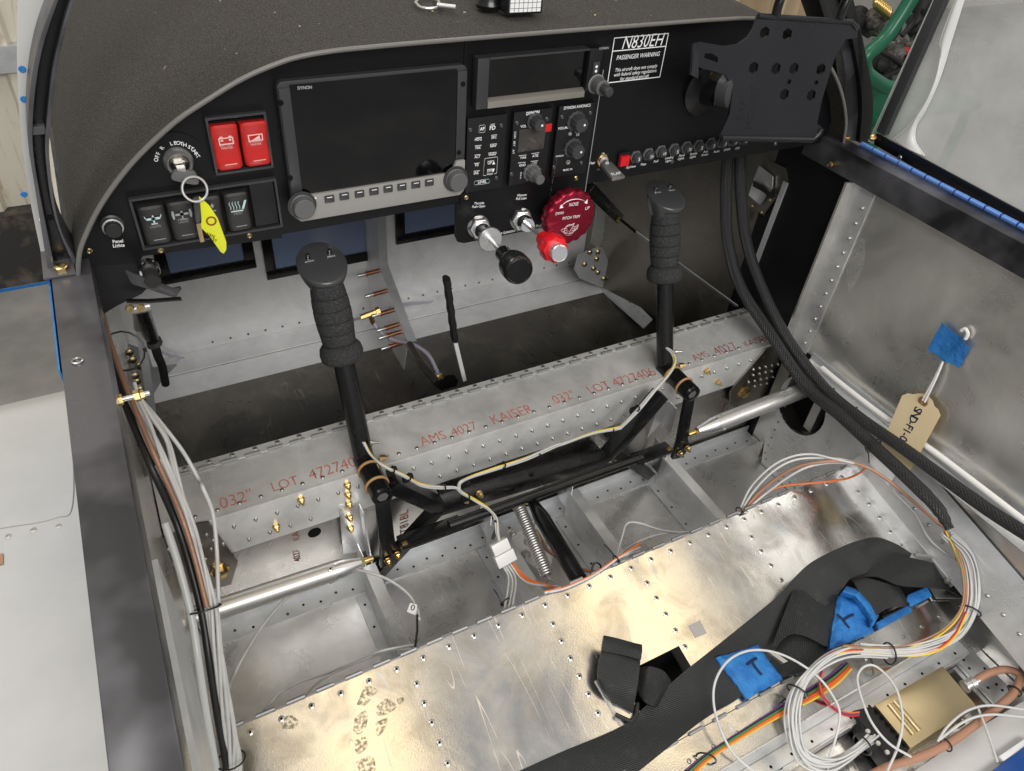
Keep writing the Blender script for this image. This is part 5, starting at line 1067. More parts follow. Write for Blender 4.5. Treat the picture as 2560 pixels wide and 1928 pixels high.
# ------------------------------------------------------------------ control sticks
def stick(label, bx, gb, cap_c, side):
    base = V((bx, -.050, -.474)); gbp = V(gb); top = V(cap_c); d = (top - gbp).normalized(); d0 = (gbp - base).normalized()
    t = thing('control_stick', label, 'control stick', tuple(base), 'pair of control sticks')
    MB().tube([base, gbp + d * .02], .0152, 24).build('shaft', M['black'], t)
    L_ = (top - gbp).length
    prof = [(.0275, 0), (.0305, .004), (.0312, .012), (.0296, .020), (.0250, .026)]
    n = 5; h0 = .027; hs = (L_ - .038 - h0) / n
    rad = lambda k: .0238 + .0034 * math.sin(math.pi * min(1, max(0, (k - .05) / .95))) - .0012 * k
    for i in range(n):
        a = h0 + i * hs
        for f_ in (0, .04, .12, .5, .88, .96, 1): prof.append((rad((i + f_) / n) - (.0028 if f_ in (0, 1) else .0006 if f_ in (.04, .96) else 0), a + f_ * hs))
    MB().lathe(gbp, d, prof, 36).build('foam_grip', M['foam'], t, ang=80)
    # cap: wider oval head leaning towards the pilot with a slanted face
    ct = gbp + d * (L_ - .038)
    fwd = V((0, -1, 0)); fwd = (fwd - d * fwd.dot(d)).normalized(); sd = d.cross(fwd)
    rows = []; tiltv = .62
    prof2 = [(.0225, -.004, 0), (.0248, 0, 0), (.0282, .007, .25), (.0318, .018, .75), (.0334, .0265, 1), (.0336, .0290, 1), (.0322, .0308, 1), (.016, .0322, 1), (.0005, .0326, 1)]
    for r_, h, k in prof2: rows.append([ct + d * (h + k * r_ * tiltv * (-math.cos(2 * math.pi * j / 40))) + (fwd * math.cos(2 * math.pi * j / 40) * 1.0 + sd * math.sin(2 * math.pi * j / 40)) * r_ for j in range(41)])
    MB().grid(rows).build('grip_cap', M['cap'], t, ang=55)
    nrm = (d + fwd * tiltv).normalized(); u = sd if sd.x > 0 else -sd; v = nrm.cross(u); v = v if v.dot(d) > 0 else -v; fc = ct + d * .0315
    for s in (-1, 1):
        p = fc + u * s * .0150 + v * .0105
        MB().lathe(p - nrm * .003, nrm, [(.0034, 0), (.0034, .004), (.0016, .0045), (.0015, .0105), (.0019, .011)], 10).build('toggle', M['chrome'], t)
        text(t, ('AP DISC', 'SMOKE')[s > 0], p - v * .0075 + nrm * .0015, u, v, M['ink_w'], size=.0036)
    # pivot sleeve running fore-aft with tan bushings and lever below
    y0, y1 = -.045, -.128; zc_ = -.472
    MB().tube([(bx, y0, zc_), (bx, y1, zc_)], .0165, 24).build('pivot_sleeve', M['black'], t)
    for y in (-.070, -.104): MB().lathe((bx, y, zc_), (0, -1, 0), [(.0182, 0), (.0190, .001), (.0190, .003), (.0182, .004)], 28).build('bushing', M['tan_ring'], t)
    MB().lathe((bx, y1, zc_), (0, -1, 0), [(.0165, 0), (.0155, .004), (.0105, .0045), (.0095, .001)], 24).build('end_collar', M['black'], t)
    MB().lathe((bx, y1 - .001, zc_), (0, -1, 0), [(.0090, 0), (.0090, .002)], 6).build('end_bolt', M['knob_grey'], t)
    MB().prism([V((bx - .011, y1 + .006, zc_ - .012)), V((bx + .011, y1 + .006, zc_ - .012)), V((bx + .012, y1 - .006, -.575)), V((bx + .022 * 1, y1 - .008, -.60)), V((bx + .010, y1 - .010, -.622)), V((bx - .016, y1 - .010, -.618)), V((bx - .012, y1 - .006, -.575))], (0, -.008, -.001)).build('lever_arm', M['black'], t, bev=.0012)
    inst(nut, 'nut', M['gold_cad'], t, nbasis((bx + .022, -.062, zc_ + .006), (1, -.3, .2)))
    MB().lathe((bx + .012, -.052, zc_ + .035), (1, -.6, .2), [(.004, 0), (.004, .004), (.0018, .0045), (.0018, .012)], 10).build('wire_grommet', M['steel'], t)
    for q in ((bx - .004, y1 - .018, -.604), (bx + .012, y1 - .017, -.598)): inst(nut, 'nut', M['gold_cad'], t, nbasis(q, (0, -1, 0)))
    return t
stick('control stick with black foam grip in front of the left pilot place', -.0665, (-.068, .012, -.319), (-.0735, .0575, -.172), -1)
stick('control stick with black foam grip in front of the tablet mount, right one', .5085, (.511, .010, -.319), (.5150, .062, -.172), 1)
# ------------------------------------------------------------------ cross weldment between the sticks
cw = thing('control_crossbar', 'black welded control crossbar joining both stick pivots', 'crossbar', (.22, -.11, -.56))
yw = -.108
A = [at(q, 'y', yw) for q in (h2(555, 215), h2(800, 330), h2(1640, 85), g7(600, 1150))]
for i, (a, b) in enumerate(zip(A, A[1:])): MB().bar(a, b, .024, .026, (0, 1, 0)).build('tube_section', M['black'], cw, bev=.002)
lo_ = [at(q, 'y', yw + .03) for q in (h2(840, 290), h2(1620, 60))]
MB().bar(lo_[0], lo_[1], .003, .03, (0, 1, 0)).build('back_plate', M['black'], cw)
for q, r_ in ((h2(790, 345), h2(480, 680)), (g7(330, 1500), g7(530, 1630))):
    a, b = at(q, 'y', yw - .004), at(r_, 'z', ZF + .012); MB().bar(a, b, .020, .020, (0, 1, 0)).build('support_leg', M['black'], cw, bev=.0015)
MB().tube([at(h2(1265, 165), 'y', yw), at(h2(1275, 230), 'y', yw - .01)], .004, 10).build('stud', M['black'], cw)
inst(nut, 'nut', M['gold_cad'], cw, nbasis(at(h2(1002, 270), 'y', yw - .014), (0, -1, .4))); inst(nut, 'nut', M['gold_cad'], cw, nbasis(at(h2(930, 300), 'y', yw - .014), (0, -1, .4)))
lt = thing('link_tube', 'black tube linking the lower levers of the two sticks', 'link tube', (.22, -.15, -.6))
a, b = at(h2(600, 520), 'y', -.150), at(g7(650, 1470), 'y', -.150)
MB().tube([a.lerp(b, .16), b.lerp(a, .12)], .0085, 18).build('tube', M['black'], lt)
for e0_, e1_ in ((a, a.lerp(b, .20)), (b, b.lerp(a, .15))):
    MB().bar(e0_, e1_, .006, .026, (0, 1, 0)).build('end_clevis', M['black'], lt, bev=.001)
    MB().lathe(e0_.lerp(e1_, .06) + V((0, -.004, 0)), (0, -1, 0), [(.0075, 0), (.0075, .005), (.006, .006)], 6).build('clevis_bolt', M['gold_cad'], lt)
# ------------------------------------------------------------------ aileron pushrods
def pushrod(label, tip, outer, r=.0152):
    t = thing('pushrod', label, 'pushrod', tuple(tip)); d = (outer - tip).normalized(); L_ = (outer - tip).length
    MB().lathe(tip, d, [(.0040, 0), (.0046, .010), (.0046, .014)], 12).build('rod_end', M['brass'], t)
    MB().lathe(tip, d, [(.0070, .0135), (.0070, .019)], 6).build('jam_nut', M['gold_cad'], t)
    MB().lathe(tip, d, [(.0078, .0192), (.0148, .050), (.0149, .060)], 28).build('taper_end', M['alu_bright'], t)
    MB().lathe(tip, d, [(r, .0602), (r, L_)], 32).build('tube', mat('pushrod_aluminium', (.62, .61, .59), .4, .75, rvar=(25, .1), bump=(90, .08, .0004)), t)
    for k in range(3):
        a = k * 2.0; u, w = frame(d); nn = u * math.cos(a + .4) + w * math.sin(a + .4); inst(rv_pull, 'rivet', M['rivet'], t, nbasis(tip + d * .068 + nn * (r - .0002), nn))
pushrod('aluminium pushrod running left from the left stick lever behind the wires', V((-.092, -.142, -.592)), V((-.352, -.142, -.578)))
ro = at(g7(1400, 1150), 'x', .748)
rt = at(g7(765, 1395), 'y', -.142)
pushrod('aluminium pushrod running from the right stick lever into the wall hole', rt, ro + (ro - rt).normalized() * .03)
# ------------------------------------------------------------------ forward footwell
def reflected_frame(label, g, cs, y=YB - .0005):  # reflections in the bulkhead metal, built as framed coloured panels
    X0, X1, Z0, Z1 = prect(g, cs, y); Z1 += .06
    t = thing('bulkhead_reflection', label, 'reflected_frame', ((X0 + X1) / 2, y, Z0), 'black framed reflections in the forward bulkhead'); b = .022
    for nm, a_, b_ in (('frame_rail', (X0, Z1 - b), (X1, Z1)), ('frame_rail', (X0, Z0), (X1, Z0 + b)), ('frame_rail', (X0, Z0 + b), (X0 + b, Z1 - b)), ('frame_rail', (X1 - b, Z0 + b), (X1, Z1 - b))):
        MB().box((a_[0], y - .008, a_[1]), (b_[0], y, b_[1])).build(nm, M['black'], t, bev=.001)
    MB().box((X0 + b, y - .0015, Z0 + b), (X1 - b, y - .0005, Z1 - b)).build('pane', mat('blue_grey_reflection', (.20, .26, .40), .25, .2), t)
reflected_frame('black framed blue pane low on the left of the bulkhead', dd, ((335, 575), (552, 545), (550, 578), (350, 610)))
reflected_frame('black framed blue pane behind the left stick grip', dd, ((568, 520), (818, 475), (818, 552), (572, 606)))
reflected_frame('black framed pale pane behind the throttle', dd, ((850, 462), (1010, 440), (1010, 498), (856, 524)))
# centre rib with copper clecos
cr = thing('tunnel_rib', 'grey upright sheet rib standing in the middle of the footwell', 'rib', (.2, .5, ZF))
xr_ = at(dd(805, 480), 'y', YB).x + .012
pt = [(YB - .002, -.44), (YB - .05, -.44), (YB - .10, -.56)]
a0 = at(g6(600, 395), 'y', YB - .03); xc_ = .170
def onrib(q): return at(g6(*q), 'x', xc_)
R_ = [onrib(q) for q in ((590, 395), (640, 400), (800, 850), (760, 850))]
MB().prism([V((xc_, YB - .004, -.40)), V((xc_, R_[0].y, -.40)), V((xc_, R_[0].y, R_[0].z)), V((xc_, R_[3].y, max(R_[3].z, ZF + .008))), V((xc_, R_[3].y + .03, ZF + .008)), V((xc_, YB - .004, ZF + .024))], (.0016, 0, 0)).build('web', M['alu_white'], cr)
MB().prism([R_[0], R_[3], V((R_[3].x + .020, R_[3].y, R_[3].z)), V((R_[0].x + .020, R_[0].y, R_[0].z))], (0, -.0015, .0008)).build('face_flange', M['alu_dull'], cr)
MB().box((xc_, R_[0].y - .001, R_[0].z), (xc_ + .02, R_[0].y + .0005, -.40)).build('upper_flange', M['alu_dull'], cr)
def cleco(q0, q1):
    a = at(g6(*q1), 'x', xc_ - .001); d = V((-1, -.12, .02)).normalized()
    t = thing('cleco', 'copper spring clamp clipped to the grey centre rib in the footwell', 'clamp', tuple(a), 'copper clamps on the centre rib')
    MB().lathe(a, d, [(.0042, 0), (.0042, .026), (.0048, .027), (.0048, .029)], 14).build('body', M['copper'], t); MB().lathe(a, d, [(.0052, .026), (.0052, .0275)], 14).build('collar', M['copper'], t)
    MB().lathe(a, d, [(.0034, .029), (.0034, .042), (.0028, .043)], 12).build('plunger', M['steel'], t)
lab = ('topmost', 'second from the top', 'third from the top', 'fourth from the top', 'fifth from the top', 'lowest')
cl_things = []
for q, l in zip(((590, 420), (635, 540), (675, 655), (705, 740), (715, 785), (730, 848)), lab):
    a = at(g6(*q), 'x', xc_ - .0006); d = V((-1, -.12, .02)).normalized()
    t = thing('cleco', 'copper spring clamp on the footwell rib, %s' % l, 'clamp', tuple(a), 'copper clamps on the centre rib')
    MB().lathe(a, d, [(.0050, 0), (.0050, .030)], 14).build('body', M['copper'], t); MB().lathe(a, d, [(.0064, .0302), (.0064, .0325)], 14).build('collar', M['copper'], t)
    MB().lathe(a, d, [(.0040, .0327), (.0040, .052), (.0032, .053)], 12).build('plunger', M['steel'], t)
# brass tee and lilac hose
bt = thing('brass_tee', 'brass tee fitting on the lilac hose near the clamps', 'fitting', tuple(at(g6(545, 690), 'y', .45)))
yb_ = .46
a, b, c = at(g6(480, 700), 'y', yb_), at(g6(585, 660), 'y', yb_), at(g6(555, 735), 'y', yb_)
MB().tube([a, b], .0062, 6).build('run', M['brass'], bt); MB().tube([(a + b) / 2, c], .0058, 6).build('branch', M['brass'], bt); MB().lathe(b - (b - a).normalized() * .006, b - a, [(.0092, 0), (.0092, .009)], 6).build('nut', M['brass'], bt)
lh = thing('lilac_hose', 'thin lilac plastic hose drooping from the brass tee to the valve', 'hose', tuple(c))
P = [at(g6(555, 730), 'y', yb_), at(g6(600, 790), 'y', .44), at(g6(680, 835), 'y', .41), at(g6(790, 860), 'y', .36), at(g6(880, 920), 'y', .31), at(g6(930, 1010), 'y', .26), at(g6(940, 1050), 'y', .24)]
MB().tube(P, .0042, 10, sm=6).build('lower_run', M['wire_lilac'], lh)
MB().tube([at(g6(590, 660), 'y', yb_), at(g6(660, 640), 'y', .5), at(g6(760, 622), 'y', .58), at(g6(920, 605), 'y', YB - .01), at(g6(1040, 585), 'y', YB - .012), at(g6(1075, 575), 'y', YB - .012)], .0036, 8, sm=6).build('upper_run', M['wire_lilac'], lh)
MB().tube([at(g6(490, 700), 'y', yb_), at(g6(440, 712), 'y', yb_ + .02)], .0034, 8).build('tee_stub', M['wire_lilac'], lh)
MB().tube([at(g5(1125, 948), 'y', YB - .012), at(g5(980, 910), 'y', YB - .012), at(g5(840, 800), 'y', .58)], .0030, 8, sm=6).build('left_run', M['wire_lilac'], lh)
# valve block at the foot of the hose and black-wrapped handle
vb = thing('fuel_valve', 'small brass valve with clamp at the end of the lilac hose', 'valve', tuple(at(g6(960, 1070), 'y', .2)))
MB().lathe(at(g6(945, 1045), 'y', .22), (.3, -.2, -1), [(.009, 0), (.011, .006), (.011, .016), (.008, .022)], 6).build('body', M['brass'], vb)
MB().lathe(at(g6(890, 1055), 'y', .22), (1, .1, -.1), [(.0022, 0), (.0022, .028)], 8).build('stem', M['alu_bright'], vb)
a = at(g6(905, 1090), 'y', .2); b = at(g6(1060, 1075), 'y', .2); MB().prism([a, b, at(g6(1050, 1110), 'y', .2), at(g6(960, 1135), 'y', .2)], (0, .02, 0)).build('bracket', M['slot'], vb)
P = [at(g6(*q), 'y', .3 - .06 * k) for k, q in enumerate(((770, 860), (830, 960), (935, 1090)))]; MB().tube(P, .008, 10).build('grey_conduit', M['alu_dark'], vb)
hd = thing('lever_rod', 'flat white rod with black taped upper half standing in the footwell', 'lever', tuple(at(g6(1100, 1100), 'y', .1)))
yh = .15
a, b, c = at(g6(990, 465), 'y', yh), at(g6(1040, 835), 'y', yh), at(g6(1098, 1075), 'y', yh)
MB().bar(b, c, .0075, .004, (0, 1, 0)).build('white_rod', M['conn'], hd)
P = [a.lerp(b, i / 14) for i in range(15)]; MB().tube(P, [.0105 + .0012 * math.sin(i * 2.1) for i in range(15)], 8, flat=.6).build('taped_handle', M['rubber'], hd)
# gusset and diagonal frames on the right of the footwell
gr_ = thing('gusset', 'grey gusset plate with bronze bolts at the right of the footwell', 'gusset', tuple(at(h8(1400, 950), 'y', .5)))
yg = .52
P = [at(h8(*q), 'y', yg) for q in ((1275, 760), (1480, 685), (1510, 715), (1620, 1010), (1590, 1080), (1500, 1070), (1290, 985), (1240, 900))]
MB().prism(P, (0, .003, 0)).build('plate', M['alu_dull'], gr_, bev=.001)
for q in ((1378, 738), (1452, 735), (1440, 800), (1330, 850), (1412, 888), (1452, 925), (1505, 982), (1552, 1035)): MB().lathe(at(h8(*q), 'y', yg), (0, -1, .2), [(.0072, 0), (.0066, .004), (.004, .0062), (.001, .0066)], 14).build('bolt', M['bronze_head'], gr_)
P = [at(h8(1450, 300), 'y', .35), at(h8(1530, 330), 'y', .35), at(h8(1500, 720), 'y', yg), at(h8(1390, 660), 'y', yg)]; MB().prism(P, (0.001, .003, 0)).build('upright_frame', M['alu'], gr_)
for i in range(6): inst(rv_small, 'rivet', M['rivet'], gr_, nbasis(at(h8(1545 - i * 11, 410 + i * 55), 'y', .33 + .03 * i), (0, -1, 0)))
P = [at(h8(1590, 985), 'y', yg), at(h8(1960, 1360), 'z', ZF + .06), at(h8(1880, 1440), 'z', ZF + .03), at(h8(1480, 1090), 'y', yg)]
MB().prism(P, (0, .001, -.003)).build('floor_frame', M['alu_dull'], gr_)
for i in range(8): p = P[0].lerp(P[1], .1 + .11 * i).lerp(P[3].lerp(P[2], .1 + .11 * i), .35); inst(rv_dome, 'rivet', M['rivet'], gr_, nbasis(p + V((0, -.001, .002)), (0, -.4, .9)))
st_ = thing('grey_strap', 'thin grey strap slanting behind the right stick to the spar end', 'strap', (.6, .2, -.4))
a, b = at(g7(450, 190), 'y', .30), at(g7(1090, 660), 'y', .055); MB().bar(a, b, .009, .002, (0, 1, .5)).build('strap', M['alu_dull'], st_)
a0_, b0_ = at(g3(150, 1110), 'y', .20), at(g3(440, 1385), 'y', .32); MB().bar(at(g3(160, 1110), 'y', .1), at(g3(340, 1290), 'y', .28), .022, .02, (0, 1, 0)).build('black_arm', M['black'], st_, bev=.002); MB().tube([at(g3(340, 1290), 'y', .28), a], .003, 8).build('link_rod', M['black'], st_); MB().lathe(at(g3(338, 1302), 'y', .26), (0, -1, .2), [(.007, 0), (.006, .005)], 6).build('bolt', M['gold_cad'], st_)
# vent / electrical plate in the right bay
ep = thing('access_plate', 'silver rectangular access plate inside the right forward bay', 'plate', tuple(at(g3(1200, 1100), 'x', XR - .02)))
def onbay(q, dx=.001): return at(g3(*q), 'x', XR - dx)
MB().prism([onbay(q) for q in ((1240, 950), (1345, 1000), (1360, 1080), (1215, 1280), (1120, 1215), (1110, 1060))], (-.002, 0, 0)).build('surround', M['alu_dark'], ep)
MB().prism([onbay(q, .006) for q in ((1190, 985), (1272, 1050), (1268, 1120), (1195, 1220), (1128, 1160), (1160, 1060))], (-.003, 0, 0)).build('cover', M['alu_bright'], ep, bev=.0006)
for q in ((1090, 1175), (1145, 1225), (1250, 1190), (1200, 1265)): MB().lathe(onbay(q, .004), (-1, 0, 0), [(.003, 0), (.002, .002)], 8).build('screw', M['gold_cad'], ep)
for k in range(3): MB().tube([onbay(q, .012) for q in ((1150, 1080 + 12 * k), (1210, 1110 + 14 * k), (1250, 1150 + 12 * k), (1285, 1130 + 16 * k))], .0018, 6, sm=4).build('loose_lead', M['wire_k'], ep)
MB().prism([onbay(q, .010) for q in ((1070, 1240), (1115, 1270), (1095, 1330), (1085, 1325))], (-.002, 0, 0)).build('tab', M['alu'], ep)
MB().bar(onbay((1345, 1085), .003), onbay((1160, 1580), .003), .010, .004, (1, 0, 0)).build('edge_flange', M['alu'], ep)
# left footwell: brake cylinder, plate, bolts
mc_ = thing('brake_cylinder', 'black brake cylinder with chrome clevis in the left footwell', 'cylinder', tuple(at(g5(880, 820), 'y', .2)))
a, b, c, d_, e_ = at(g5(835, 640), 'y', .12), at(g5(905, 830), 'y', .22), at(g5(920, 860), 'y', .22), at(g5(965, 990), 'y', .28), at(g5(985, 1095), 'y', .30)
MB().tube([a, b], .0105, 16).build('barrel', M['black'], mc_); MB().tube([b, c], .0125, 8).build('clamp', M['grime'], mc_); MB().tube([c, at(g5(940, 930), 'y', .24), d_, e_], .0068, 12, sm=4).build('hose', M['rubber'], mc_)
MB().tube([a + V((-.012, 0, .0)), a + V((.012, 0, 0))], .008, 10).build('clevis', M['steel'], mc_)
for q in ((772, 645), (838, 640)): MB().lathe(at(g5(*q), 'y', .115), (0, -1, .3), [(.006, 0), (.005, .006)], 6).build('bolt', M['gold_cad'], mc_)
MB().tube([at(g5(815, 660), 'y', .13), at(g5(820, 760), 'y', .18)], .006, 10).build('push_rod', M['steel'], mc_)
gl = thing('gusset', 'dull gusset with bronze bolts beside the left footwell wall', 'gusset', tuple(at(g5(850, 1100), 'y', .3)))
MB().prism([at(g5(*q), 'y', .42) for q in ((760, 860), (880, 900), (910, 1000), (1055, 980), (960, 1080), (900, 1180), (930, 1320), (860, 1320), (780, 1060))], (0, .003, 0)).build('plate', M['alu_dull'], gl)
for q in ((770, 905), (790, 950), (830, 985), (805, 1045), (815, 1078), (835, 1125), (850, 1180)): MB().lathe(at(g5(*q), 'y', .418), (0, -1, .2), [(.007, 0), (.0066, .004), (.003, .006)], 12).build('bolt', M['bronze_head'], gl)
MB().bar(at(g5(835, 780), 'y', .2), at(g5(915, 1330), 'y', .25), .012, .003, (0, 1, 0)).build('strap', M['alu_dull'], gl)
# ------------------------------------------------------------------ helpers for cables
def ring_path(c, r, d, n=16):
    u, w = frame(V(d)); return [V(c) + (u * math.cos(2 * math.pi * k / n) + w * math.sin(2 * math.pi * k / n)) * r for k in range(n + 1)]
def ziptie(label, c, d, r, tail=None, flat=1):
    t = thing('zip_tie', label, 'zip tie', tuple(c)); MB().tube(ring_path(c, r, d), .0011, 6, cap=False).build('loop', M['zip'], t)
    u, w = frame(V(d)); hd_ = V(c) + u * r; MB().box(hd_ - V((.002, .002, .002)), hd_ + V((.002, .002, .002))).build('head', M['zip'], t)
    if tail is not None: MB().tube([hd_, hd_.lerp(V(tail), .5) + V((0, 0, .003)), V(tail)], .0010, 5, sm=3).build('tail', M['zip'], t)
    return t
def cable(name, label, cat, m, pts, r, n=8, sm=8, group=None):
    o = MB().tube(pts, r, n, sm=sm).build(name, m, ang=80)
    if m is M['sleeve']:
        P = cat_spline([V(p) for p in pts], sm); L_ = [0]
        for a, b in zip(P, P[1:]): L_.append(L_[-1] + (b - a).length)
        set_uv(o, lambda v: ((v % n) / n * .07, L_[min(v // n, len(L_) - 1)]))
    return tag(o, label, cat, group)
# ------------------------------------------------------------------ left wire bundle: runs down the left wall from panel to seat
def lw(g, pts): return [at(g(x, y), 'y', v) for x, y, v in pts]
spine = [at(q, 'y', v) for q, v in ((g5(640, 700), .02), (g5(680, 850), -.02), (g5(735, 1010), -.07), (g5(800, 1180), -.115), (g5(870, 1350), -.155), (g5(960, 1560), -.195), (h1(930, 380), -.225), (h1(1000, 600), -.262), (h1(1060, 840), -.30), (h1(1095, 1060), -.335), (h1(1130, 1300), -.365), (h1(1160, 1480), -.385), (h1(1180, 1600), -.398), (h1(1190, 1720), -.41))]
def strand(off, tw_=0, j0=0, j1=None, ph=0, seed=0):
    rnd = random.Random(seed); P = []
    S_ = spine[j0:j1]
    for k, p in enumerate(S_):
        a = ph + tw_ * (k + j0); P.append(p + V((math.cos(a) * off + rnd.uniform(-.0012, .0012), rnd.uniform(-.0015, .0015), math.sin(a) * off)))
    return P
cable('braided_coax', 'copper braided coax cable running down the left wall', 'cable', M['wire_cu'], [p + V((-.003, -.006, .010)) for p in spine[:9]], .0028, 10)
cable('black_hose', 'thick black hose in the left wiring run', 'hose', M['wire_k'], [p + V((-.010, 0, -.006)) for p in spine], .0042, 10)
cable('clear_tube', 'clear plastic tube beside the left wiring run', 'tube', M['wire_clear'], [p + V((-.020, -.004, .002)) for p in spine[6:]], .0042, 10)
lb = thing('wire_bundle', 'bundle of twisted white wires running down the left wall to the seat corner', 'wiring', tuple(spine[8]))
for k in range(8): MB().tube(strand(.0048, .75, 3 if k < 5 else 5, None, k * .85, k), .0021, 7, sm=8).build('white_strand', M['wire_w'], lb, ang=80)
spread = [((800, 1090, -.09), (860, 1280, -.13), (920, 1480, -.17), (985, 1660, -.20)), ((820, 1150, -.10), (900, 1290, -.13), (990, 1430, -.155), (1040, 1640, -.195)), ((835, 1190, -.105), (940, 1330, -.135), (1010, 1460, -.16), (1060, 1650, -.195))]
for k, s_ in enumerate(spread): cable('white_wire', ('leftmost', 'middle', 'rightmost')[k] + ' of three white wires fanning out above the left spar end', 'wire', M['wire_w'], lw(g5, s_) + spine[7:9], .0023, 7, group='fanned white wires above the spar')
cable('white_wire', 'single white wire looping right of the left bundle over the spar end', 'wire', M['wire_w'], lw(g5, ((850, 1200, -.10), (960, 1330, -.13), (1090, 1500, -.16), (1180, 1660, -.185))) + lw(h1, ((1020, 240, -.21), (1070, 370, -.225), (1090, 550, -.25), (1095, 700, -.275), (1100, 830, -.295))), .0023, 7)
ziptie('black zip tie around the left wire bundle above the pushrod', spine[8] + V((-.006, 0, 0)), (spine[9] - spine[7]), .0165)
ziptie('black zip tie around the wire bundle at the seat corner', spine[12] + V((-.004, 0, 0)), (spine[12] - spine[11]), .0150, spine[12] + V((-.03, 0, .01)))
ziptie('large black zip tie loop near the left panel bracket', at(g5(735, 900), 'y', -.03), V((.3, 1, -.6)), .023)
# long white wire lying in the left floor bay
P = [spine[10]] + [at(h1(x, y), 'z', z) for x, y, z in ((1160, 1220, -.60), (1230, 1080, -.62), (1340, 910, -.63), (1480, 760, -.625), (1620, 680, -.62), (1760, 655, -.62))] + [at(h2(x, y), 'z', z) for x, y, z in ((420, 660, -.62), (540, 700, -.62), (640, 770, -.62), (690, 850, -.61), (700, 900, -.60))]
cable('white_wire', 'white wire arching across the left floor bay to a zip tie', 'wire', M['wire_w'], P, .0024, 7)
cable('white_wire', 'white wire lying along the hinge in front of the seat floor, left bay', 'wire', M['wire_w'], [at(h1(x, y), 'z', z) for x, y, z in ((1330, 1360, -.585), (1400, 1280, -.60), (1500, 1220, -.615), (1640, 1175, -.62), (1800, 1115, -.62))] + [at(h2(x, y), 'z', -.60) for x, y in ((500, 1065), (620, 1040), (690, 1030))], .0020, 7)
cable('white_wire', 'second thin white wire along the seat hinge in the left bay', 'wire', M['wire_w'], [at(h2(x, y), 'z', z) for x, y, z in ((120, 1290, -.60), (220, 1200, -.61), (400, 1115, -.61), (560, 1062, -.605), (700, 1045, -.595), (830, 985, -.59), (900, 960, -.59))], .0016, 6)
zt = thing('zip_tie', 'black zip tie with long tail and a paper flag by the left rib', 'zip tie', tuple(at(h2(690, 900), 'z', -.6)))
MB().tube([at(h2(690, 880), 'z', -.60), at(h2(690, 960), 'z', -.595), at(h2(680, 1040), 'z', -.585)], .0018, 6).build('tail', M['zip'], zt)
P = [at(h2(*q), 'z', -.605) for q in ((655, 820), (690, 830), (685, 885), (638, 865))]; fg = MB().prism(P, (0, 0, .0006)).build('paper_flag', M['conn'], zt)
p = at(h2(668, 845), 'z', -.604); text(fg, '0', (p.x, p.y, -.6040), (.8, -.5, 0), (.5, .8, 0), M['slot'], size=.014)
# ------------------------------------------------------------------ harness along the crossbar: yellow and white wires
yh_ = -.128
main = [at(q, 'y', v) for q, v in ((h2(420, 15), -.068), (h2(455, 75), -.085), (h2(520, 130), -.115), (h2(620, 180), -.125), (h2(700, 225), -.128), (h2(800, 238), -.13), (h2(880, 240), -.132), (h2(920, 270), -.138), (h2(985, 310), -.145), (h2(1050, 350), -.155), (h2(1085, 400), -.165), (h2(1090, 470), -.18), (h2(1105, 520), -.19))]
right = [at(q, 'y', v) for q, v in ((h2(895, 245), -.132), (h2(905, 212), -.130), (h2(960, 185), -.128), (h2(1080, 145), -.128), (h2(1230, 95), -.128), (h2(1380, 30), -.128), (g6(1680, 1450), -.128), (g6(1850, 1390), -.128), (g6(2000, 1360), -.128), (g7(370, 1340), -.128), (g7(470, 1240), -.127), (g7(560, 1130), -.122), (g7(640, 1040), -.11), (g7(680, 970), -.095), (g7(665, 915), -.075), (g7(630, 885), -.06))]
hn = thing('stick_harness', 'yellow and white wires tied along the black crossbar between the sticks', 'wiring', tuple(main[6]))
for base_, nm in ((main, 'left_run'), (right, 'right_run')):
    for k, (m_, dx, dz) in enumerate((('wire_w', -.002, .001), ('wire_y', .001, .0024), ('wire_w', .003, -.001), ('wire_w', -.0005, .0034))):
        MB().tube([p + V((dx * .5 + .0008 * math.sin(i * 1.7 + k), -.001 * k, dz + .001 * math.cos(i * 1.3 + k * 2))) for i, p in enumerate(base_)], .0015, 6, sm=6).build(nm, M[m_], hn, ang=80)
MB().tube([at(q, 'y', v) for q, v in ((h2(1085, 400), -.166), (h2(1088, 440), -.172), (h2(1070, 500), -.185))], .0030, 8, sm=4).build('black_lead', M['wire_k'], hn)
clipm = MB().box((-.008, -.004, -.009), (.008, .004, .002)).mesh('tie_mount', bev=.001)
for q, y in ((h2(568, 150), -.123), (h2(650, 185), -.128), (h2(825, 242), -.134), (h2(945, 285), -.142), (h2(1125, 125), -.130), (h2(1300, 75), -.130), (g6(1975, 1375), -.130), (g7(460, 1240), -.128), (h2(940, 215), -.130)):
    p = at(q, 'y', y); MB().tube(ring_path(p, .0052, (1, 0, -.3)), .0012, 5, cap=False).build('tie', M['zip'], hn); inst(clipm, 'tie_mount', M['black_rough'], hn, Matrix.Translation(p + V((0, .006, -.006))))
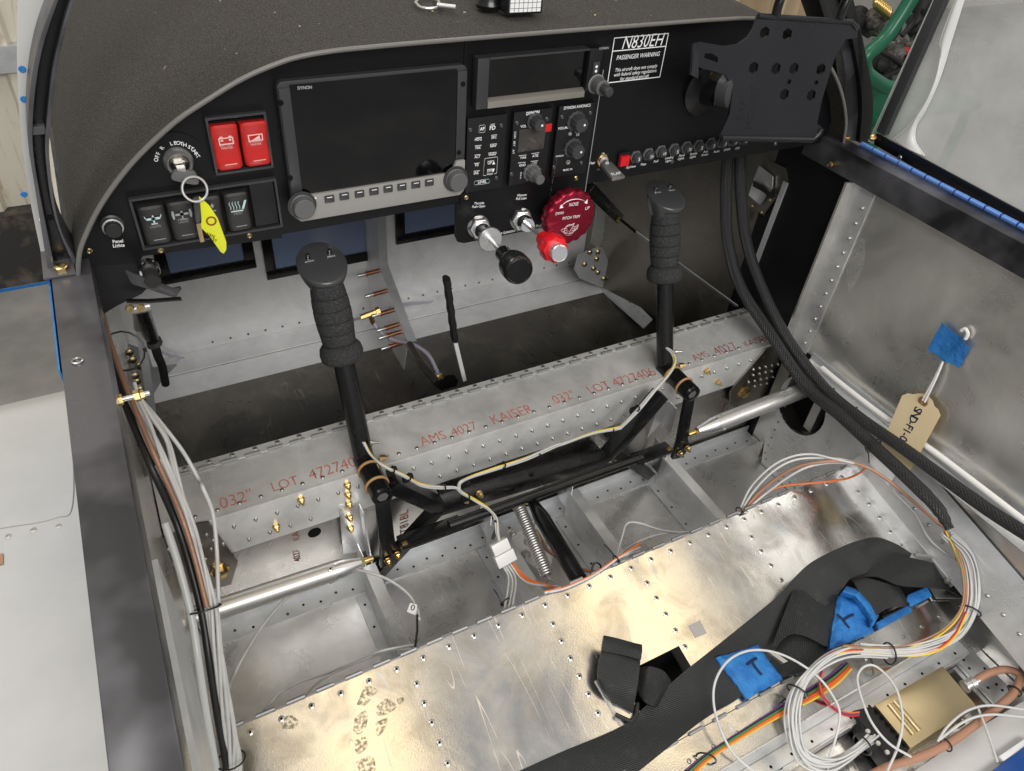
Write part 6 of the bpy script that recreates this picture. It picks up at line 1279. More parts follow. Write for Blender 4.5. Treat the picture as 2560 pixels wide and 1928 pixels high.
# white nylon connector and its leads
cn = thing('wire_connector', 'white nylon plug connector hanging over the floor rib', 'connector', tuple(at(h2(1115, 570), 'y', -.2)))
a, b = at(h2(1095, 510), 'y', -.19), at(h2(1140, 620), 'y', -.215)
MB().bar(a, a.lerp(b, .48), .030, .014, (0, -1, .6)).build('plug_half', M['conn'], cn, bev=.001); MB().bar(a.lerp(b, .50), b, .034, .016, (0, -1, .6)).build('socket_half', M['conn'], cn, bev=.001)
ends = [(h2(1130, 850), -.585), (h2(1150, 850), -.585), (h2(1170, 840), -.585), (h2(1410, 740), -.578), (h2(1400, 745), -.578)]
mids = [(h2(1150, 700), -.625), (h2(1170, 710), -.625), (h2(1185, 700), -.625), (h2(1240, 715), -.62), (h2(1250, 700), -.62)]
for k in range(5): MB().tube([b + V((-.008 + .004 * k, 0, 0)), at(mids[k][0], 'z', mids[k][1]), at(ends[k][0], 'z', ends[k][1])], .0019, 6, sm=8).build('lead', M['wire_w'] if k < 4 else M['wire_o'], cn, ang=80)
MB().tube([b + V((.008, 0, 0)), at(h2(1220, 690), 'z', -.622), at(h2(1330, 735), 'z', -.60), at(h2(1410, 737), 'z', -.578)], .0019, 6, sm=8).build('lead', M['wire_o'], cn, ang=80)
# leads continuing along the hinge to the right
hl = thing('hinge_leads', 'grey and orange leads tucked along the seat hinge in the centre', 'wiring', tuple(seat(h2(1550, 720))))
for k, m_ in enumerate(('wire_w', 'wire_w', 'wire_o')): MB().tube([seat(h2(x, y - 3 * k), .003) for x, y in ((1330, 770), (1420, 752), (1500, 720), (1580, 680), (1660, 625), (1720, 585))] + [at(h2(1811, 560 - 20 * k), 'z', -.60)], .0019, 6, sm=6).build('lead', M[m_], hl, ang=80)
MB().tube([at(h2(x, y), 'z', z) for x, y, z in ((1340, 550, -.66), (1400, 590, -.65), (1480, 640, -.62), (1560, 660, -.60), (1600, 665, -.59))], .0030, 8, sm=6).build('coax', M['wire_br'], hl, ang=80)
cable('white_wire', 'thin white wire kinked into a peak over the centre right floor bay', 'wire', M['wire_w'], [at(h3(x, y), 'z', z) for x, y, z in ((340, 380, -.59), (370, 270, -.61), (400, 192, -.62), (480, 192, -.625), (580, 225, -.62), (700, 245, -.60), (800, 238, -.585))], .0017, 6)
cable('white_wire', 'thin white wire sweeping low over the centre right floor bay', 'wire', M['wire_w'], [at(h3(x, y), 'z', z) for x, y, z in ((330, 400, -.585), (430, 320, -.61), (560, 265, -.62), (700, 245, -.61), (820, 240, -.582))], .0017, 6)
ziptie('black zip tie with a pointed tail on the hinge left of the dark tube', seat(h2(1690, 600), .004), (1, .2, 0), .006, at(h2(1630, 525), 'z', -.58))
ziptie('black zip tie with a curled tail under the white connector leads', at(h2(1135, 815), 'z', -.60), (.2, -1, 0), .007, at(h2(1075, 750), 'z', -.60))
tl = thing('zip_tie', 'black zip tie standing as an arch on the seat hinge', 'zip tie', tuple(seat(h2(1590, 650))))
MB().tube([seat(h2(1567, 665), .002), at(h2(1575, 630), 'y', -.31), at(h2(1592, 618), 'y', -.31), at(h2(1612, 632), 'y', -.31), seat(h2(1614, 665), .002)], .0016, 6, sm=5).build('loop', M['zip'], tl)
# ------------------------------------------------------------------ spring, torque tube, antenna plate on the floor
spg = thing('coil_spring', 'long steel coil spring slanting over the floor below the crossbar', 'spring', tuple(at(h2(1260, 500), 'z', -.64)))
a, b = at(h2(1195, 320), 'y', -.135), at(h2(1345, 680), 'z', -.622); d = (b - a); L_ = d.length; d.normalize(); u, w = frame(d); P = []
for k in range(30 * 12 + 1): t = k / (30 * 12); an = 2 * math.pi * k / 12; P.append(a + d * L_ * t + (u * math.cos(an) + w * math.sin(an)) * .0096)
MB().tube(P, .0021, 5).build('coil', M['steel'], spg, ang=80)
MB().tube([b, b + d * .008, b + d * .014 + V((.006, 0, 0))], .0014, 6).build('hook_end', M['steel'], spg)
tq = thing('torque_tube', 'black torque tube slanting beside the coil spring to the seat hinge', 'tube', tuple(at(h2(1400, 480), 'z', -.64)))
a, b = at(h2(1250, 280), 'y', -.135), seat(h2(1505, 705), -.012)
MB().tube([a, a.lerp(b, .05), a.lerp(b, .28), b], [.006, .0075, .0135, .0135], 20).build('tube', M['black'], tq); inst(nut, 'nut', M['gold_cad'], tq, nbasis(a + V((-.008, -.006, 0)), (-.4, -1, .3))); inst(nut, 'nut', M['gold_cad'], tq, nbasis(a + V((.010, -.004, .004)), (1, -.4, .2)))
ap = thing('doubler_plate', 'riveted oval doubler plate with bolts on the floor under the spring', 'plate', tuple(at(h2(1260, 520), 'z', ZF)))
P = cat_spline([at(h2(*q), 'z', ZF + .0005) for q in ((1155, 470), (1175, 420), (1230, 405), (1290, 420), (1355, 500), (1370, 600), (1345, 650), (1280, 640), (1200, 580), (1155, 470))], 4)[:-1]
MB().prism(P, (0, 0, .0016)).build('plate', M['alu_white'], ap)
for q in ((1168, 468), (1282, 425), (1236, 577), (1345, 528), (1250, 515)): MB().lathe(at(h2(*q), 'z', ZF + .0022), (0, 0, 1), [(.0095, 0), (.0095, .001), (.0062, .0012), (.0062, .006), (.003, .0065), (.003, .010)], 6).build('bolt', M['steel'], ap)
MB().tube([at(h2(1285, 460), 'z', ZF + .012), at(h2(1320, 520), 'z', ZF + .016)], .005, 10).build('coax_plug', M['gold_cad'], ap); MB().tube([at(h2(1320, 520), 'z', ZF + .016), at(h2(1340, 550), 'z', -.70), at(h2(1400, 590), 'z', -.655)], .0036, 8, sm=4).build('coax_stub', M['wire_br'], ap)
# ------------------------------------------------------------------ right side: black sleeves, rope, wires
s1 = [at(q, 'x', x) for q, x in ((dd(1572, 330), .70), (dd(1568, 420), .70), (dd(1572, 520), .705), (dd(1600, 620), .715), (dd(1660, 715), .72), (dd(1741, 833), .72), (dd(1816, 898), .715), (dd(1886, 963), .71), (dd(1956, 1028), .70), (dd(2021, 1093), .695), (dd(2052, 1143), .69))]
s2 = [at(q, 'x', x) for q, x in ((dd(1598, 330), .72), (dd(1600, 420), .722), (dd(1612, 520), .73), (dd(1645, 620), .738), (dd(1700, 730), .742), (dd(1776, 833), .742), (dd(1856, 902), .74), (dd(1956, 972), .738), (dd(2056, 1045), .735), (dd(2140, 1105), .73), (dd(2240, 1168), .725), (dd(2440, 1290), .72))]
cable('sleeved_cable', 'thick black braided sleeve ending in fanned wires by the belt', 'cable', M['sleeve'], s1, [.0108] * 18 + [.0100, .0085, .0066], 16)
cable('sleeved_cable', 'thick black braided sleeve running to the right picture edge', 'cable', M['sleeve'], s2, .0102, 16)
ziptie('black zip tie on the lower sleeve above the white wire arcs', s1[7], s1[8] - s1[6], .0145, s1[7] + V((-.004, -.01, -.03)))
rp = [at(dd(x, y), 'x', .772) for x, y in ((1775, 795), (1821, 833), (1906, 898), (2006, 968), (2106, 1043), (2240, 1146), (2460, 1312))]
cable('white_rope', 'white rope running along the right wall behind the sleeves', 'rope', M['rope'], rp, .0052, 10)
ow = [at(g7(x, y), 'x', .735) for x, y in ((1580, 1135), (1620, 1190), (1690, 1270), (1760, 1350), (1820, 1420), (1835, 1470))]
cable('orange_wire', 'thin orange wire hanging from the upper sleeve across the fairing', 'wire', M['wire_o'], ow, .0018, 6)
arcs = [((215, 1600), (280, 1470), (400, 1350), (520, 1290), (640, 1275), (760, 1300), (940, 1340)), ((225, 1605), (300, 1490), (420, 1370), (560, 1305), (760, 1300), (860, 1315), (960, 1345)), ((245, 1610), (380, 1500), (520, 1400), (640, 1345), (800, 1325), (960, 1350))]
for k, s_ in enumerate(arcs):
    zz_ = (-.585, -.55, -.51, -.49, -.48, -.475, -.47); cable('white_wire', ('highest', 'middle', 'lowest')[k] + ' of three white wire arcs between seat hinge and black sleeve', 'wire', M['wire_w'], [at(g8(x, y), 'z', zz_[i]) for i, (x, y) in enumerate(s_)], .0020, 6, group='white wire arcs right of the sticks')
cable('brown_wire', 'brown coax arching from the seat hinge to the black sleeve', 'wire', M['wire_br'], [at(g8(x, y), 'z', z) for x, y, z in ((240, 1605, -.585), (320, 1510, -.56), (430, 1420, -.53), (560, 1350, -.50), (700, 1322, -.48), (830, 1318, -.475), (960, 1350, -.47), (1080, 1420, -.48), (1250, 1560, -.50), (1340, 1640, -.52), (1400, 1690, -.535), (1465, 1728, -.55))], .0028, 8)
cable('orange_wire', 'orange wire curling from the sleeve tie down to the seat hinge', 'wire', M['wire_o'], [at(g8(x, y), 'z', z) for x, y, z in ((960, 1360, -.475), (920, 1390, -.50), (850, 1420, -.53), (720, 1440, -.55), (600, 1450, -.56), (470, 1465, -.57), (360, 1510, -.575), (250, 1600, -.582), (150, 1650, -.578))], .0019, 6)
ziptie('black zip tie on the seat hinge where the right wire arcs meet', seat(g8(210, 1610), .003), (1, .4, 0), .006, seat(g8(260, 1618), .003))
# fanned wires out of the sleeve, running round behind the belts
fan = [dd(2045, 1155), dd(2085, 1200), dd(2100, 1260), dd(2095, 1320), dd(2060, 1375), dd(1990, 1405), dd(1920, 1412), dd(1850, 1408)]
def SB(p, up): return onp(p, SEAT_O + SEAT_N * up, SEAT_N)
wb = thing('wire_loom', 'thick loom of white and coloured wires curving round the belts', 'wiring', tuple(SB(fan[4], .03)))
fw = [SB(p, u_) for p, u_ in zip(fan, (.10, .075, .055, .04, .032, .030, .030, .030))]
rnd = random.Random(3)
for k in range(22):
    ox, oy, oz = rnd.uniform(-.010, .012), rnd.uniform(-.007, .007), rnd.uniform(-.006, .008)
    MB().tube([p + V((ox + .002 * math.sin(i + k), oy, oz * (1 if i else .4))) for i, p in enumerate(fw)], .0016, 6, sm=6).build('white_strand', M['wire_w'], wb, ang=80)
for k, m_ in enumerate(('wire_r', 'wire_v', 'wire_y', 'wire_o', 'wire_g', 'wire_br')):
    MB().tube([p + V((-.014 - .0035 * (k % 3) if i else -.003, .004 + .003 * (k // 3) + (.006 if i > 3 else 0), .004 + .0015 * k)) for i, p in enumerate(fw)], .0015, 6, sm=6).build('coloured_strand', M[m_], wb, ang=80)
for i in (3, 6): MB().tube(ring_path(fw[i], .0155, fw[i + 1] - fw[i - 1]), .0013, 6, cap=False).build('tie', M['zip'], wb)
# round coil at the bottom centre right: path traced, several turns
zc_ = .028
loop = [(1960, 960), (1840, 950), (1700, 960), (1580, 1010), (1480, 1090), (1410, 1190), (1380, 1320), (1390, 1450), (1430, 1560), (1510, 1620), (1610, 1630), (1710, 1580), (1800, 1510), (1850, 1470)]
wc = thing('wire_coil', 'round coil of white wires hanging over the aft bulkhead', 'wiring', tuple(SB(h3(1600, 1300), .02)))
up_ = [.030, .030, .030, .03, .03, .028, .022, .012, 0, -.008, -.014, -.018, -.02, -.02]
lp = [SB(h3(*q), u_) for q, u_ in zip(loop, up_)]
for k in range(18):
    o_ = V((rnd.uniform(-.009, .009), rnd.uniform(-.007, .007), rnd.uniform(-.004, .006))); MB().tube([p + o_ * (1 + .3 * math.sin(i * .9 + k)) for i, p in enumerate(lp)], .0016, 6, sm=6).build('white_strand', M['wire_w'], wc, ang=80)
for i in (5, 12): MB().tube(ring_path(lp[i], .0145, lp[i + 1] - lp[i - 1]), .0013, 6, cap=False).build('tie', M['zip'], wc)
# rainbow ribbon of wires along the aft strip
rb_ = thing('coloured_wires', 'ribbon of coloured wires lying along the strip behind the seat', 'wiring', tuple(SB(h3(1200, 1350), .01)))
rbp = [(1900, 945), (1760, 950), (1650, 965), (1590, 1010), (1700, 1040), (1640, 1110), (1530, 1180), (1380, 1270), (1200, 1370), (1000, 1500), (870, 1590), (770, 1680)]
rbp2 = [(1720, 1035), (1640, 1110), (1530, 1185), (1380, 1270), (1200, 1375), (1000, 1500), (870, 1590), (770, 1680)]
for k, m_ in enumerate(('wire_v', 'wire_k', 'wire_g', 'wire_r', 'wire_o', 'wire_o', 'wire_y')):
    MB().tube([SB(h3(x + 5 * k - 15, y + 7 * k - 20 + (12 * k - 30) * math.sin(i * .9) * .3), .006 + .001 * (k % 3)) for i, (x, y) in enumerate(rbp2)], .0013, 6, sm=6).build('strand', M[m_], rb_, ang=80)
for k, m_ in enumerate(('wire_o', 'wire_v', 'wire_r')):
    MB().tube([SB(h3(x, y + 9 * k), z) for x, y, z in ((1560, 1060, .03), (1545, 1130, .02), (1570, 1220, .01), (1640, 1290, -.01), (1720, 1320, -.02), (1820, 1310, -.03))], .0015, 6, sm=6).build('branch', M[m_], rb_, ang=80)
    MB().tube([SB(h4(x, y + 8 * k), z) for x, y, z in ((720, 990, .03), (780, 955, .035), (900, 945, .036), (1080, 955, .036), (1250, 965, .036), (1400, 930, .038), (1500, 840, .04), (1560, 720, .045))], .0015, 6, sm=6).build('upper_strand', M[(('wire_r', 'wire_o', 'wire_y'))[k]], rb_, ang=80)
for q in ((1380, 1268), (870, 1590)): MB().tube(ring_path(SB(h3(*q), .006), .013, (1, .9, 0)), .0013, 6, cap=False).build('tie', M['zip'], rb_)
cable('white_wire', 'thin white wire in a big loop over the T-marked blue tape', 'wire', M['wire_w'], [SB(h3(x, y), z) for x, y, z in ((1180, 1690, 0), (1040, 1570, .012), (960, 1430, .022), (915, 1270, .028), (925, 1130, .036), (1000, 1010, .042), (1120, 950, .044), (1260, 955, .042), (1400, 1010, .036), (1540, 1110, .03), (1630, 1230, .02), (1665, 1330, .012), (1640, 1470, .0), (1600, 1600, -.01), (1590, 1690, -.012))], .0018, 7)
cable('white_wire', 'thin white wire in a narrow loop over the gold box corner', 'wire', M['wire_w'], [SB(h4(x, y), z) for x, y, z in ((1230, 1580, .02), (1100, 1500, .03), (1000, 1380, .035), (940, 1240, .035), (912, 1120, .03), (940, 1055, .028), (1000, 1035, .028), (1070, 1080, .03), (1140, 1170, .032), (1175, 1290, .03), (1180, 1400, .028), (1150, 1530, .02), (1090, 1666, .015))], .0018, 7)
for k, s_ in enumerate((((1120, 0), (1250, 130), (1330, 270), (1410, 350), (1540, 430), (1700, 470), (1904, 525)), ((1190, 0), (1250, 110), (1380, 220), (1480, 350), (1540, 430)), ((1620, 370), (1700, 440), (1780, 530), (1904, 640)), ((1640, 390), (1760, 470), (1904, 500)), ((1690, 620), (1760, 690), (1904, 750)))):
    cable('white_wire', ('thin white wire crossing the seat side flange to the right edge', 'thin white wire from the sleeve to the belt anchor', 'thin white wire running down to the right edge below the loom', 'thin white wire straight out of the loom to the right edge', 'lowest thin white wire leaving the loom to the right edge')[k], 'wire', M['wire_w'], [SB(h4(x, y), .05) for x, y in s_], .0019, 6)
# ------------------------------------------------------------------ gold transponder box, coax and connector
gb_ = thing('gold_box', 'gold anodised electronics box with two ribs behind the seat', 'electronics box', tuple(at(h4(1320, 1290), 'z', z4)))
ztop = z4 + .052
T = [at(h4(*q), 'z', ztop) for q in ((1015, 1270), (1420, 1040), (1620, 1275), (1230, 1530))]
MB().prism(T, (0, 0, -.048)).build('case', M['box_gold'], gb_, bev=.0015)
def bil(u_, v_): return T[0].lerp(T[1], u_).lerp(T[3].lerp(T[2], u_), v_)
for a, b in (((1100, 1270), (1245, 1450)), ((1132, 1252), (1280, 1428))): MB().tube([at(h4(*a), 'z', ztop), at(h4(*b), 'z', ztop)], .0042, 10).build('pressed_rib', M['box_gold'], gb_)
MB().prism([T[0] + V((-.0022, .001, -.004)), T[3] + V((-.0022, -.001, -.004)), T[3] + V((-.034, -.004, -.010)), T[0] + V((-.030, .010, -.010))], (0, 0, -.036)).build('connector_block', M['black_rough'], gb_, bev=.002)
for q in ((975, 1430), (1035, 1500), (1090, 1555)): MB().lathe(at(h4(*q), 'z', ztop - .010), (0, 0, 1), [(.004, 0), (.003, .002)], 10).build('screw', M['steel'], gb_)
for i in range(6): p = T[0].lerp(T[3], .12 + .15 * i) + V((-.0035, 0, -.002)); MB().box(p - V((.001, .003, .002)), p + V((.001, .003, .002))).build('fin', M['slot'], gb_)
for q in ((1090, 1200), (1205, 1135), (1560, 1340)): MB().box(at(h4(*q), 'z', z4 + .012) - V((.006, .006, .004)), at(h4(*q), 'z', z4 + .012) + V((.006, .006, .004))).build('foot', M['steel'], gb_, bev=.001)
bn = thing('coax_connector', 'silver threaded coax connector at the box corner', 'connector', tuple(at(h4(1580, 1160), 'z', ztop - .02)))
a = at(h4(1550, 1165), 'z', ztop - .012); b = at(h4(1625, 1130), 'z', ztop - .006); d = (b - a).normalized()
MB().lathe(a, d, [(.010, 0), (.010, .002), (.0075, .0022), (.0075, .010), (.009, .0105), (.009, .018), (.005, .019), (.0045, .026)], 20).build('barrel', M['steel'], bn)
bc = [at(h4(x, y), 'z', z) for x, y, z in ((1590, 1150, ztop - .01), (1680, 1090, ztop - .002), (1780, 1062, ztop), (1850, 1075, ztop), (1880, 1110, ztop), (1850, 1190, ztop - .004), (1780, 1260, ztop - .004), (1600, 1400, ztop - .002), (1440, 1510, ztop), (1260, 1590, ztop), (1100, 1640, ztop), (1000, 1690, ztop))]
cable('brown_coax', 'thick brown coax cable curling from the connector past the gold box', 'cable', M['wire_br'], bc, .0060, 12)
cable('brown_coax', 'thinner brown coax dropping from the loom to the right', 'cable', M['wire_br'], [SB(h4(x, y), z) for x, y, z in ((1660, 500, .045), (1720, 620, .03), (1800, 740, .02), (1860, 850, .01), (1895, 960, 0), (1880, 1100, -.01), (1800, 1250, -.02), (1650, 1360, -.02))], .0042, 10)
ziptie('black zip tie on the thick brown coax beside the gold box', bc[8] , bc[9] - bc[7], .009); ziptie('black zip tie on the brown coax at the right edge', bc[5], bc[6] - bc[4], .009)
for k, s_ in enumerate((((1390, 1490), (1450, 1400), (1560, 1310), (1700, 1275), (1904, 1300)), ((1400, 1480), (1550, 1370), (1700, 1330), (1904, 1345)), ((1630, 1290), (1680, 1420), (1745, 1610)))):
    cable('white_wire', ('white wire arching off the box corner to the right edge, upper', 'white wire arching off the box corner to the right edge, lower', 'white wire hanging down over the pale panel corner')[k], 'wire', M['wire_w'], [at(h4(x, y), 'z', ztop + .006 + .006 * math.sin(i)) for i, (x, y) in enumerate(s_)], .0019, 6)
# pale angle with slots right of the box, grey panel corner, blue corner
sa = thing('slotted_angle', 'pale slotted angle on the aft floor right of the gold box', 'angle', tuple(at(h4(1650, 1050), 'z', z4)))
MB().prism([at(h4(*q), 'z', z4 + .010) for q in ((1500, 1000), (1580, 930), (1840, 1190), (1740, 1260))], (0, 0, -.009)).build('strip', M['alu_dull'], sa, bev=.0008)
for q in ((1545, 1005), (1578, 1055), (1625, 1100), (1670, 1055), (1740, 1150), (1775, 1185), (1690, 1170)): inst(hole, 'hole', M['slot'], sa, Matrix.Translation(at(h4(*q), 'z', z4 + .0102)))
gp2 = thing('hatch_cover', 'pale grey panel edge in the lower right corner', 'panel', tuple(at(h4(1700, 1500), 'z', z4 + .04)))
MB().prism([at(h4(*q), 'z', z4 + .03) for q in ((1200, 1700), (1600, 1430), (2100, 1130), (2300, 1800))], (0, 0, -.004)).build('panel_sheet', M['wingpaint'], gp2)
MB().prism([at(h4(*q), 'z', z4 + .042) for q in ((1640, 1720), (1904, 1520), (2100, 1380), (2300, 1800))], (0, 0, -.01)).build('blue_corner', M['blue_paint'], gp2, bev=.002)
MB().bar(at(h4(1760, 1600), 'z', z4 + .036), at(h4(1920, 1490), 'z', z4 + .036), .008, .008).build('hinge_tube', M['alu_white'], gp2, bev=.001)
br2 = thing('small_bracket', 'small bright bracket with grommets in the channel under the coil', 'bracket', tuple(at(h3(1420, 1600), 'z', z4)))
MB().prism([at(h3(*q), 'z', z3 - .004) for q in ((1200, 1690), (1420, 1570), (1480, 1600), (1300, 1700))], (0, 0, -.004)).build('strip', M['alu_bright'], br2)
for q in ((1413, 1585), (1300, 1640)): MB().lathe(at(h3(*q), 'z', z3 - .004), (0, 0, 1), [(.0055, 0), (.0055, .003), (.003, .0032), (.0028, .001)], 14).build('grommet', M['rivet_dark'], br2)
sn = thing('standoff_screw', 'steel standoff screw beside the coloured wires at the box', 'screw', tuple(at(h3(1720, 1370), 'z', z4)))
c = at(h3(1740, 1390), 'z', z4 + .004); MB().lathe(c, (0, 0, 1), [(.008, 0), (.008, .012), (.010, .0122), (.010, .020)], 12).build('rubber_foot', M['rubber'], sn); MB().bar(at(h3(1680, 1350), 'z', z4 + .030), at(h3(1740, 1390), 'z', z4 + .030), .014, .002).build('tab', M['steel'], sn)
# ------------------------------------------------------------------ seat belts
def ribbon(P, wid, th, name, m, par, side=None, sm=5, bev=0):
    """strap: centre points P, width vectors along 'side' list or constant; slab thickness th"""
    S_ = side if isinstance(side, list) else [V(side)] * len(P)
    Pc = cat_spline(P, sm); Sc = cat_spline([V(s) for s in S_], sm); rows_a = []; vs = []; fs = []
    n = 7
    for i, (p, s) in enumerate(zip(Pc, Sc)):
        t = (Pc[min(i + 1, len(Pc) - 1)] - Pc[max(i - 1, 0)]).normalized(); s = (s - t * s.dot(t)).normalized(); nn = s.cross(t)
        if nn.z < 0: nn = -nn
        rows_a.append((p, s, nn))
    top = [[p + s * wid * (j / (n - 1) - .5) + nn * (th * .5 - th * .35 * abs(2 * j / (n - 1) - 1) ** 6) for j in range(n)] for p, s, nn in rows_a]
    bot = [[p + s * wid * (j / (n - 1) - .5) - nn * (th * .5 - th * .35 * abs(2 * j / (n - 1) - 1) ** 6) for j in range(n)] for p, s, nn in rows_a]
    mb = MB(); k = len(top); mb.v = [q for r_ in top for q in r_] + [q for r_ in bot for q in r_]; o = k * n
    for i in range(k - 1):
        for j in range(n - 1): a = i * n + j; mb.f.append([a, a + 1, a + n + 1, a + n]); mb.f.append([o + a, o + a + n, o + a + n + 1, o + a + 1])
        for j in (0, n - 1): a = i * n + j; mb.f.append([a, a + n, o + a + n, o + a])
    for i in (0, k - 1): mb.f.append([i * n + j for j in range(n)] + [o + i * n + j for j in range(n - 1, -1, -1)])
    return mb.build(name, m, par, ang=60)
def strap(edges, ups, name, par, th=.0022, m=None):
    """strap from two pixel edges (left, right) lying at heights above the seat"""
    Ls = [SB(h(*a), u_) for (h, a, b), u_ in zip(edges, ups)]; Rs = [SB(h(*b), u_) for (h, a, b), u_ in zip(edges, ups)]
    Lc = cat_spline(Ls, 6); Rc = cat_spline(Rs, 6); n = 6; rows = [[l.lerp(r, j / n) + SEAT_N * (.0012 * math.sin(i * .35 + j * .9)) for j in range(n + 1)] for i, (l, r) in enumerate(zip(Lc, Rc))]
    o = MB().grid(rows, -SEAT_N * th).build(name, m or M['webbing'], par, ang=70)
    L_ = [0]
    for a, b in zip(rows, rows[1:]): L_.append(L_[-1] + ((b[n // 2] - a[n // 2]).length))
    k = len(rows) * (n + 1); set_uv(o, lambda v: (((v % k) % (n + 1)) / n * .05, L_[(v % k) // (n + 1)])); return o
bt1 = thing('shoulder_belt', 'wide black webbing belt lying diagonally across the seat floor', 'seat belt', tuple(SB(h3(1000, 1100), 0)))
strap([(h3, (-320, 1700), (240, 1850)), (h3, (0, 1555), (540, 1610)), (h3, (360, 1400), (800, 1400)), (h3, (520, 1270), (930, 1310)), (h3, (720, 1090), (1090, 1210)), (h3, (920, 930), (1260, 1000)), (h3, (1120, 770), (1400, 850)), (h3, (1300, 620), (1560, 700)), (h3, (1390, 520), (1660, 610)), (h3, (1500, 420), (1730, 520)), (h3, (1680, 330), (1830, 480)), (h4, (930, 290), (1000, 400)), (h4, (1030, 275), (1080, 390)), (h4, (1150, 320), (1150, 400)), (h4, (1240, 370), (1200, 430))],
      [.004, .004, .006, .007, .007, .007, .009, .016, .030, .042, .045, .045, .042, .035, .028], 'webbing', bt1)
bt2 = thing('lap_belt', 'black lap belt folded over itself beside the blue taped buckles', 'seat belt', tuple(SB(h4(1200, 500), 0)))
strap([(h4, (540, 550), (400, 940)), (h4, (600, 590), (540, 850)), (h4, (700, 600), (720, 920)), (h4, (830, 590), (740, 900))], [.020, .022, .020, .014], 'folded_end', bt2)
strap([(h4, (870, 500), (1000, 760)), (h4, (980, 520), (1090, 700)), (h4, (1100, 550), (1205, 680)), (h4, (1160, 570), (1210, 640))], [.030, .036, .034, .02], 'loop', bt2)
strap([(h4, (870, 500), (870, 520)), (h4, (1000, 380), (1020, 510)), (h4, (1110, 370), (1160, 560)), (h4, (1250, 400), (1330, 570)), (h4, (1400, 440), (1440, 590)), (h4, (1460, 470), (1560, 640))], [.038, .044, .040, .032, .024, .012], 'upper_fold', bt2)
strap([(h4, (440, 900), (330, 1190)), (h4, (560, 850), (470, 1110)), (h4, (700, 900), (600, 1080)), (h4, (770, 950), (680, 1040))], [.006, .010, .010, .006], 'under_fold', bt2)
mb = MB()
for k in range(2): mb.tube([SB(h4(540 + 3 * k, 830 + 14 * k), .0235), SB(h4(730 + 2 * k, 895 + 14 * k), .0165)], .0005, 4)
mb.build('stitching', M['rubber'], bt2)
an = thing('belt_anchor', 'bent steel belt anchor at the right end of the lap belt', 'anchor', tuple(SB(h4(1420, 450), 0)))
MB().tube([SB(h4(x, y), .03) for x, y in ((1250, 380), (1400, 400), (1425, 410), (1465, 520), (1440, 540))], .0035, 8).build('wire_loop', M['steel'], an); MB().prism([SB(h4(x, y), .004) for x, y in ((1330, 560), (1480, 590), (1560, 640), (1380, 640))], SEAT_N * .003).build('tab', M['steel'], an)
# belt stub coming out of the seat opening
b3 = thing('crotch_belt', 'short black belt stub folded out of the seat opening', 'seat belt', tuple(SB(h3(350, 1100), 0)))
strap([(h3, (250, 945), (478, 1000)), (h3, (235, 1000), (475, 1040)), (h3, (225, 1090), (460, 1170)), (h3, (250, 1180), (445, 1260)), (h3, (310, 1260), (430, 1320))], [.030, .031, .026, .016, .004], 'webbing', b3, .003)
strap([(h3, (262, 858), (490, 912)), (h3, (255, 900), (488, 950)), (h3, (250, 948), (482, 1002))], [.033, .036, .034], 'folded_hem', b3, .0065)
strap([(h3, (480, 1050), (450, 1160)), (h3, (540, 1045), (500, 1250)), (h3, (620, 1070), (560, 1280)), (h3, (670, 1140), (600, 1270))], [.004, .018, .018, .004], 'under_loop', b3, .003)
MB().tube([SB(h3(x, y), .006) for x, y in ((330, 1330), (420, 1370), (455, 1330), (460, 1260))], .0032, 8).build('slide_bar', M['rubber'], b3)
MB().bar(SB(h3(215, 1125), .0015), SB(h3(365, 1390), .0015), .004, .003).build('slot_edge', M['steel'], b3)
# blue taped buckles
def taped(label, g, top, h0, th, seed, extra=None):
    t = thing('taped_buckle', label, 'buckle', tuple(SB(g(*top[0]), 0)), 'blue taped buckles'); rnd = random.Random(seed)
    P = [SB(g(*q), h0) for q in top]; c = sum(P, V((0, 0, 0))) / len(P)
    # crumpled wrap: subdivided slab with small random dents
    n = 10; rows = [[P[0].lerp(P[1], j / n).lerp(P[3].lerp(P[2], j / n), i / n) + SEAT_N * (rnd.uniform(-.0014, .0014) - .007 * (max(abs(2 * i / n - 1), abs(2 * j / n - 1)) ** 6)) + V((rnd.uniform(-.0008, .0008), rnd.uniform(-.0008, .0008), 0)) for j in range(n + 1)] for i in range(n + 1)]
    MB().grid(rows, -SEAT_N * th).build('tape_wrap', M['tape'], t, ang=25); return t, P
t, P = taped('blue tape wrapped buckle marked with a letter T on the wide belt', h3, ((938, 985), (1185, 905), (1338, 1110), (1125, 1230)), .017, .005, 5)
def marker(par, g, strokes, up): 
    mb = MB()
    for s_ in strokes: mb.tube([SB(g(*q), up) for q in s_], .0021, 5, flat=.3, sm=3)
    mb.build('marker_letter', M['ink_k'], par)
marker(t, h3, [((1112, 1032), (1140, 1010), (1172, 992)), ((1140, 1010), (1165, 1050), (1200, 1092))], .0190); pass
t, P = taped('blue tape wrapped buckle marked with a Y shape beside the folded belt', h4, ((810, 610), (930, 650), (1030, 830), (760, 930)), .024, .009, 9)
marker(t, h4, [((790, 732), (822, 758), (845, 790), (865, 815)), ((830, 765), (860, 745), (890, 732))], .0255); pass
n = 10; rnd = random.Random(2)
A_, B_ = [(850, 565), (930, 590), (1000, 660), (1040, 740), (1010, 800)], [(810, 620), (880, 640), (940, 720), (975, 770), (985, 810)]
rows = []
